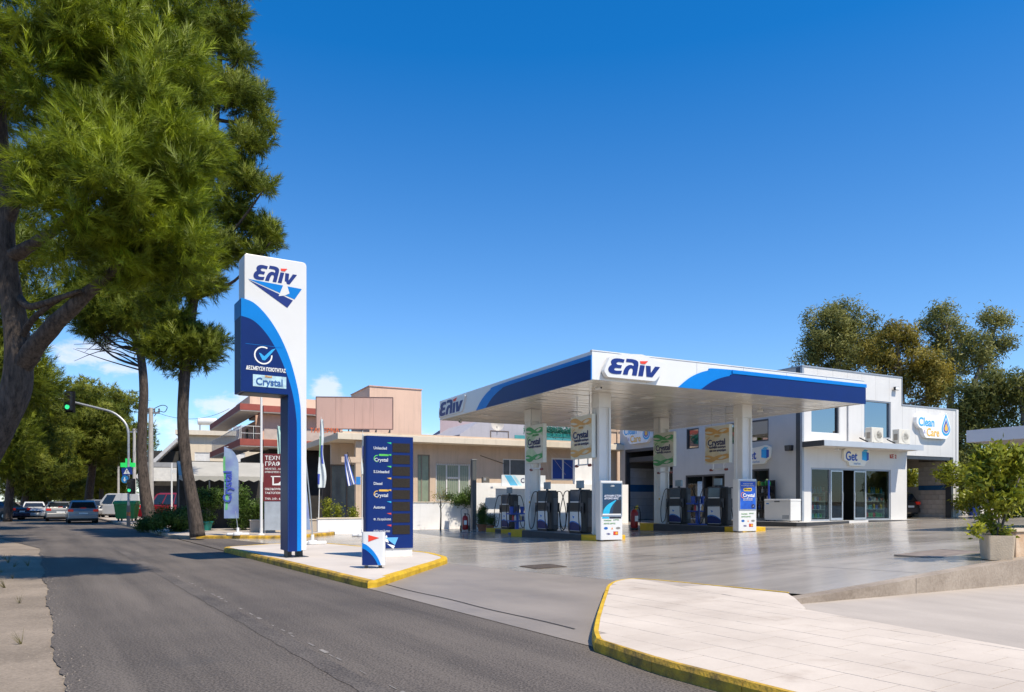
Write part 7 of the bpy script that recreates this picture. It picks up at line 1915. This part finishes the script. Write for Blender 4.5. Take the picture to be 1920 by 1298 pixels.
back_tree('dark green tree between the car wash and carport', [(1830, 950), (1832, 850), (1838, 780), (1840, 720)], 52, [(1840, 730, 0, 46, 26, 15, 17), (1830, 780, 0, 40, 40, 14, 18), (1880, 760, 0, 28, 34, 8, 15), (1815, 850, 0, 22, 60, 10, 16)], shrub_m if False else leafmat('dark_leaves', (.065, .085, .018), (.24, .24, .055), .4, .35, .6, .09), 55, 6)
back_tree('dark tree at the right picture edge', [(1930, 950), (1925, 850), (1920, 780), (1915, 730)], 50, [(1915, 740, 0, 22, 40, 8, 15), (1935, 790, 0, 40, 60, 14, 18), (1900, 850, 0, 40, 30, 8, 16)], MATS['dark_leaves'], 56, 6)

# ---- hedge behind the wash bay, shrubs, potted plants
def shrub(name, label, cat, base, lobes, dens, mat, tpl, sc=(.8, 1.3), pot=None, stems=None, group=None, squash=.9, fill=.4, seed=1):
    global rng
    rng = np.random.default_rng(seed)
    t = thing(name, label, cat, tuple(base), 0, group)
    ps, ds, ns = lobe_points([(np.array(base) + np.array(c), r) for c, r in lobes], dens, squash, fill, .2)
    foliage('leaves', ps, ds, rng.uniform(*sc, len(ps)), tpl, mat, t, ns)
    for s_ in (stems or []): MB().tube(smooth_poly(s_[0], 4), s_[1], 7).build('stem', bark_grey, t, smooth=True)
    if pot: pot(t)
    return t
def rl(n, c, sp, r, seed):
    g = np.random.default_rng(seed); return [(np.array(c) + g.normal(size=3) * np.array(sp) * .5, r * g.uniform(.7, 1.2)) for _ in range(n)]
shrub('hedge_bush', 'yellow green hedge behind the potted tree', 'bush', Vector((GX(1880, 37), 37, .7)), rl(26, (0, 0, 1.5), (2.6, 1.2, 1.6), .62, 61), 26, shef_m, [leaf_cluster(8, .20, .09, s, .12) for s in (31, 32)], seed=61)
shrub('hedge_bush', 'dark hedge bush left of the barrel', 'bush', Vector((GX(1808, 42.8), 42.8, .6)), rl(14, (0, 0, 2.2), (1.0, .8, 1.5), .6, 62), 22, MATS['dark_leaves'], [leaf_cluster(8, .2, .08, s, .12) for s in (33, 34)], seed=62)
xb, yb = S2(26.6, 7.6)
shrub('hedge_bush', 'pale hedge glimpsed through the wash bay window', 'bush', Vector((xb, yb, .6)), rl(16, (0, 0, 1.9), (1.6, 2.2, 1.6), .6, 60), 22, shef_m, [leaf_cluster(8, .20, .09, s, .12) for s in (35, 36)], seed=60)
def fl_(px, py): p = FL(px, py, .128); return Vector((p.x, p.y, .128))
shrub('clipped_shrub', 'round green shrub between the two pine trunks', 'shrub', Vector((GX(318, 31.5), 31.5, .128)), rl(14, (0, 0, .46), (.75, .5, .42), .36, 63), 95, shrub_m, T_shrub, seed=63)
shrub('clipped_shrub', 'small green shrub at the foot of the leaning pine', 'shrub', Vector((GX(275, 34), 34, .128)), rl(7, (0, 0, .25), (.4, .3, .2), .24, 64), 110, shrub_m, T_shrub, seed=64)
shrub('clipped_shrub', 'dense shrub between feather flag and bare pole', 'shrub', Vector((GX(466, 33.5), 33.5, .0)), rl(14, (0, 0, .95), (.7, .5, .8), .40, 65), 80, shrub_m, T_shrub, seed=65)
def round_pot(r, h, mat):
    def f(t): MB().lathe([(r * .7, 0), (r, h * .85), (r * 1.1, h * .86), (r * 1.1, h), (r * .95, h), (r * .9, h - .03)], 16).build('pot', mat, t, smooth='auto'); MB().lathe([(.01, h - .05), (r * .92, h - .05)], 14).build('soil', M('soil', (.05, .035, .025), .95), t)
    return f
terra = M('terracotta', (.36, .15, .08), .75, 0, .12, 4)
shrub('potted_shrub', 'upright potted conifer beside the steel post', 'potted plant', Vector((GX(904, 35.8), 35.8, gz(GX(904, 35.8), 35.8))), [(np.array((0, 0, .35 + .14 * k)), .15 + .11 * sin(k / 6 * pi * .9 + .35)) for k in range(7)], 170, shrub_m, T_shrub, (.6, .9), round_pot(.25, .32, terra), [([(0, 0, .2), (0, 0, .9)], .03)], seed=66)
shrub('potted_shrub', 'ball shaped potted shrub right of the conifer', 'potted plant', Vector((GX(919, 35.2), 35.2, gz(GX(919, 35.2), 35.2))), [(np.array((0, 0, .50)), .27), (np.array((.05, 0, .55)), .22)], 190, shrub_m, T_shrub, (.6, .9), round_pot(.20, .28, terra), [([(0, 0, .2), (0, 0, .4)], .03)], seed=67)
shrub('potted_shrub', 'leafy plant in a teal tub behind the tall pine', 'potted plant', Vector((GX(387, 33), 33, .128)), rl(12, (0, 0, 1.25), (.5, .4, 1.0), .34, 68), 80, shrub_m, T_shrub, (.8, 1.3), round_pot(.27, .42, M('tub_teal', (.01, .20, .16), .5)), [([(0, 0, .3), (.03, 0, 1.3)], .03)], seed=68)
shrub('flower_shrub', 'shrub with red flowers on the garden wall', 'shrub', Vector((GX(868, 38.2), 38.2, 1.2)), rl(8, (0, 0, .3), (1.0, .3, .3), .28, 69), 90, shrub_m, T_shrub, seed=69)
for k, (px, h) in enumerate(((592, 1.1), (612, .75), (640, .6))):
    shrub('porch_plant', ['tall yellow green plant on the terrace by the flag', 'small yellow green plant on the terrace', 'small plant under the striped flag'][k], 'plant', Vector((GX(px + 22, 33.6 + .4 * k), 33.6 + .4 * k, .0)), [(np.array((0, 0, .5 + h * q)), .16) for q in (.2, .5, .8)], 150, shef_m, T_shrub, seed=70 + k)
sap = thing('bare_sapling', 'thin bare sapling before the garden wall', 'sapling', (GX(826, 36.4), 36.4, 0))
MB().tube([(0, 0, 0), (.02, 0, .8), (-.02, 0, 1.7)], [.045, .035, .02], 7).build('trunk', bark_grey, sap, smooth=True)
for k in range(9):
    a = k * 2.4; MB().tube([(0, 0, 1.0 + .07 * k), (.22 * cos(a), .2 * sin(a), 1.35 + .08 * k), (.36 * cos(a), .3 * sin(a), 1.55 + .07 * k)], [.014, .010, .005], 4).build('twig', bark_grey, sap)
foliage('leaves', rng.normal(size=(60, 3)) * np.array([.28, .2, .2]) + np.array([GX(826, 36.4), 36.4, 1.75]), rng.normal(size=(60, 3)), rng.uniform(.6, 1, 60), T_shrub, euc2, sap)
rpl = [(np.array((x_, 0, .35)), .22) for x_ in np.arange(-1.5, 1.6, .28)]
rng = np.random.default_rng(77)
ps, ds, _ = lobe_points([(np.array(rp_.location) + np.array((c[0] * cos(ST), c[0] * sin(ST), c[2])), r) for c, r in rpl], 90, 1.0, .4, .6)
teal_leaf = leafmat('teal_leaves', (.01, .10, .07), (.03, .24, .17), 3, .2)
o = foliage('leaves', ps, ds, rng.uniform(.9, 1.6, len(ps)), T_shrub, teal_leaf, None)
bpy.context.view_layer.update()
o.parent = rp_; o.matrix_parent_inverse = rp_.matrix_world.inverted()

# ---- potted tree in the right foreground
pp = FL(1869, 1051, .42); px_, py_ = pp.x, pp.y; pz_ = gz(px_, py_)
pt_m = M('pot_cement', (.50, .405, .29), .8, 0, .08, 5, bump=.3, bs=40)
stems = [([(0, 0, .36), (.02, -.02, .75), (-.05, .0, 1.15), (-.14, 0, 1.6)], .016), ([(.03, .02, .36), (.10, .0, .62), (.17, .03, .9), (.22, .05, 1.5)], .018), ([(-.02, .02, .36), (-.06, .05, .8), (-.25, .05, 1.4)], .012), ([(0, .03, .36), (.06, .1, .9), (.1, .1, 1.7)], .012), ([(.04, 0, .36), (.14, -.05, .8), (.35, -.08, 1.45)], .012)]
g = np.random.default_rng(80)
lobs = []
for k in range(36):
    a = g.uniform(0, 2 * pi); q = math.sqrt(g.random()); z = g.uniform(.95, 1.88); rr = .50 * (1 - .45 * abs(z - 1.4) / .5)
    lobs.append((np.array((.05 + cos(a) * q * rr, sin(a) * q * rr * .8, z)), g.uniform(.09, .16)))
for k in range(7): lobs.append((np.array((.02 + g.normal() * .12, g.normal() * .1, g.uniform(.45, .75))), .09))
def square_pot(t):
    w0, w1, h = .195, .22, .42
    q0 = rounded([(-w0, -w0), (w0, -w0), (w0, w0), (-w0, w0)], .04, 4); q1 = rounded([(-w1, -w1), (w1, -w1), (w1, w1), (-w1, w1)], .05, 4); q2 = rounded([(-w1 + .025, -w1 + .025), (w1 - .025, -w1 + .025), (w1 - .025, w1 - .025), (-w1 + .025, w1 - .025)], .04, 4)
    n = len(q0); vs = [(p[0], p[1], 0) for p in q0] + [(p[0], p[1], h) for p in q1] + [(p[0], p[1], h) for p in q2] + [(p[0] * .98, p[1] * .98, h - .07) for p in q2]
    fs = [tuple(range(n))[::-1]] + [(k * n + i, k * n + (i + 1) % n, (k + 1) * n + (i + 1) % n, (k + 1) * n + i) for k in range(3) for i in range(n)]
    MB().add(vs, fs).build('pot', pt_m, t, rotz=R(-14)); MB().prism([(p[0] * .975, p[1] * .975) for p in q2], h - .09, h - .06, 'z').build('soil', M('soil', (.05, .035, .025), .95), t, rotz=R(-14))
shrub('potted_tree', 'bushy small tree in a square cement pot on the right', 'potted plant', Vector((px_, py_, pz_)), lobs, 120, shef_m, T_shef, (.75, 1.2), square_pot, stems, seed=80)
bk = thing('stone_pier', 'low sandstone pier behind the cement pot', 'pier', (px_ + .62, py_ + .55, pz_), ST)
MB().box(-.30, .9, -.25, .35, -.3, .46).build('pier_body', M('sandstone', (.52, .33, .19), .85, 0, .12, 3, bump=.4, bs=20, col2=(.66, .52, .38)), bk, bevel=.02); box('pier_cap', -.33, .93, -.28, .38, .462, .50, pt_m, bk, bevel=.01)
# ---- dry weeds on the verge
rng = np.random.default_rng(90)
ps, ds = [], []
for k in range(70):
    n_, s_ = rng.uniform(-3.5, -.05), rng.uniform(3, 26); x, y = RW(n_, s_); ps.append((x, y, -.02)); ds.append((rng.normal() * .3, rng.normal() * .3, 1))
T_weed = [needle_tuft(14, .22, .010, 40, -.05, s) for s in (41, 42)]
tag(foliage('weeds', np.array(ps), np.array(ds), rng.uniform(.4, 1.2, len(ps)), T_weed, leafmat('weed_leaves', (.10, .09, .03), (.22, .18, .07), 2, .2), None), kind='stuff')
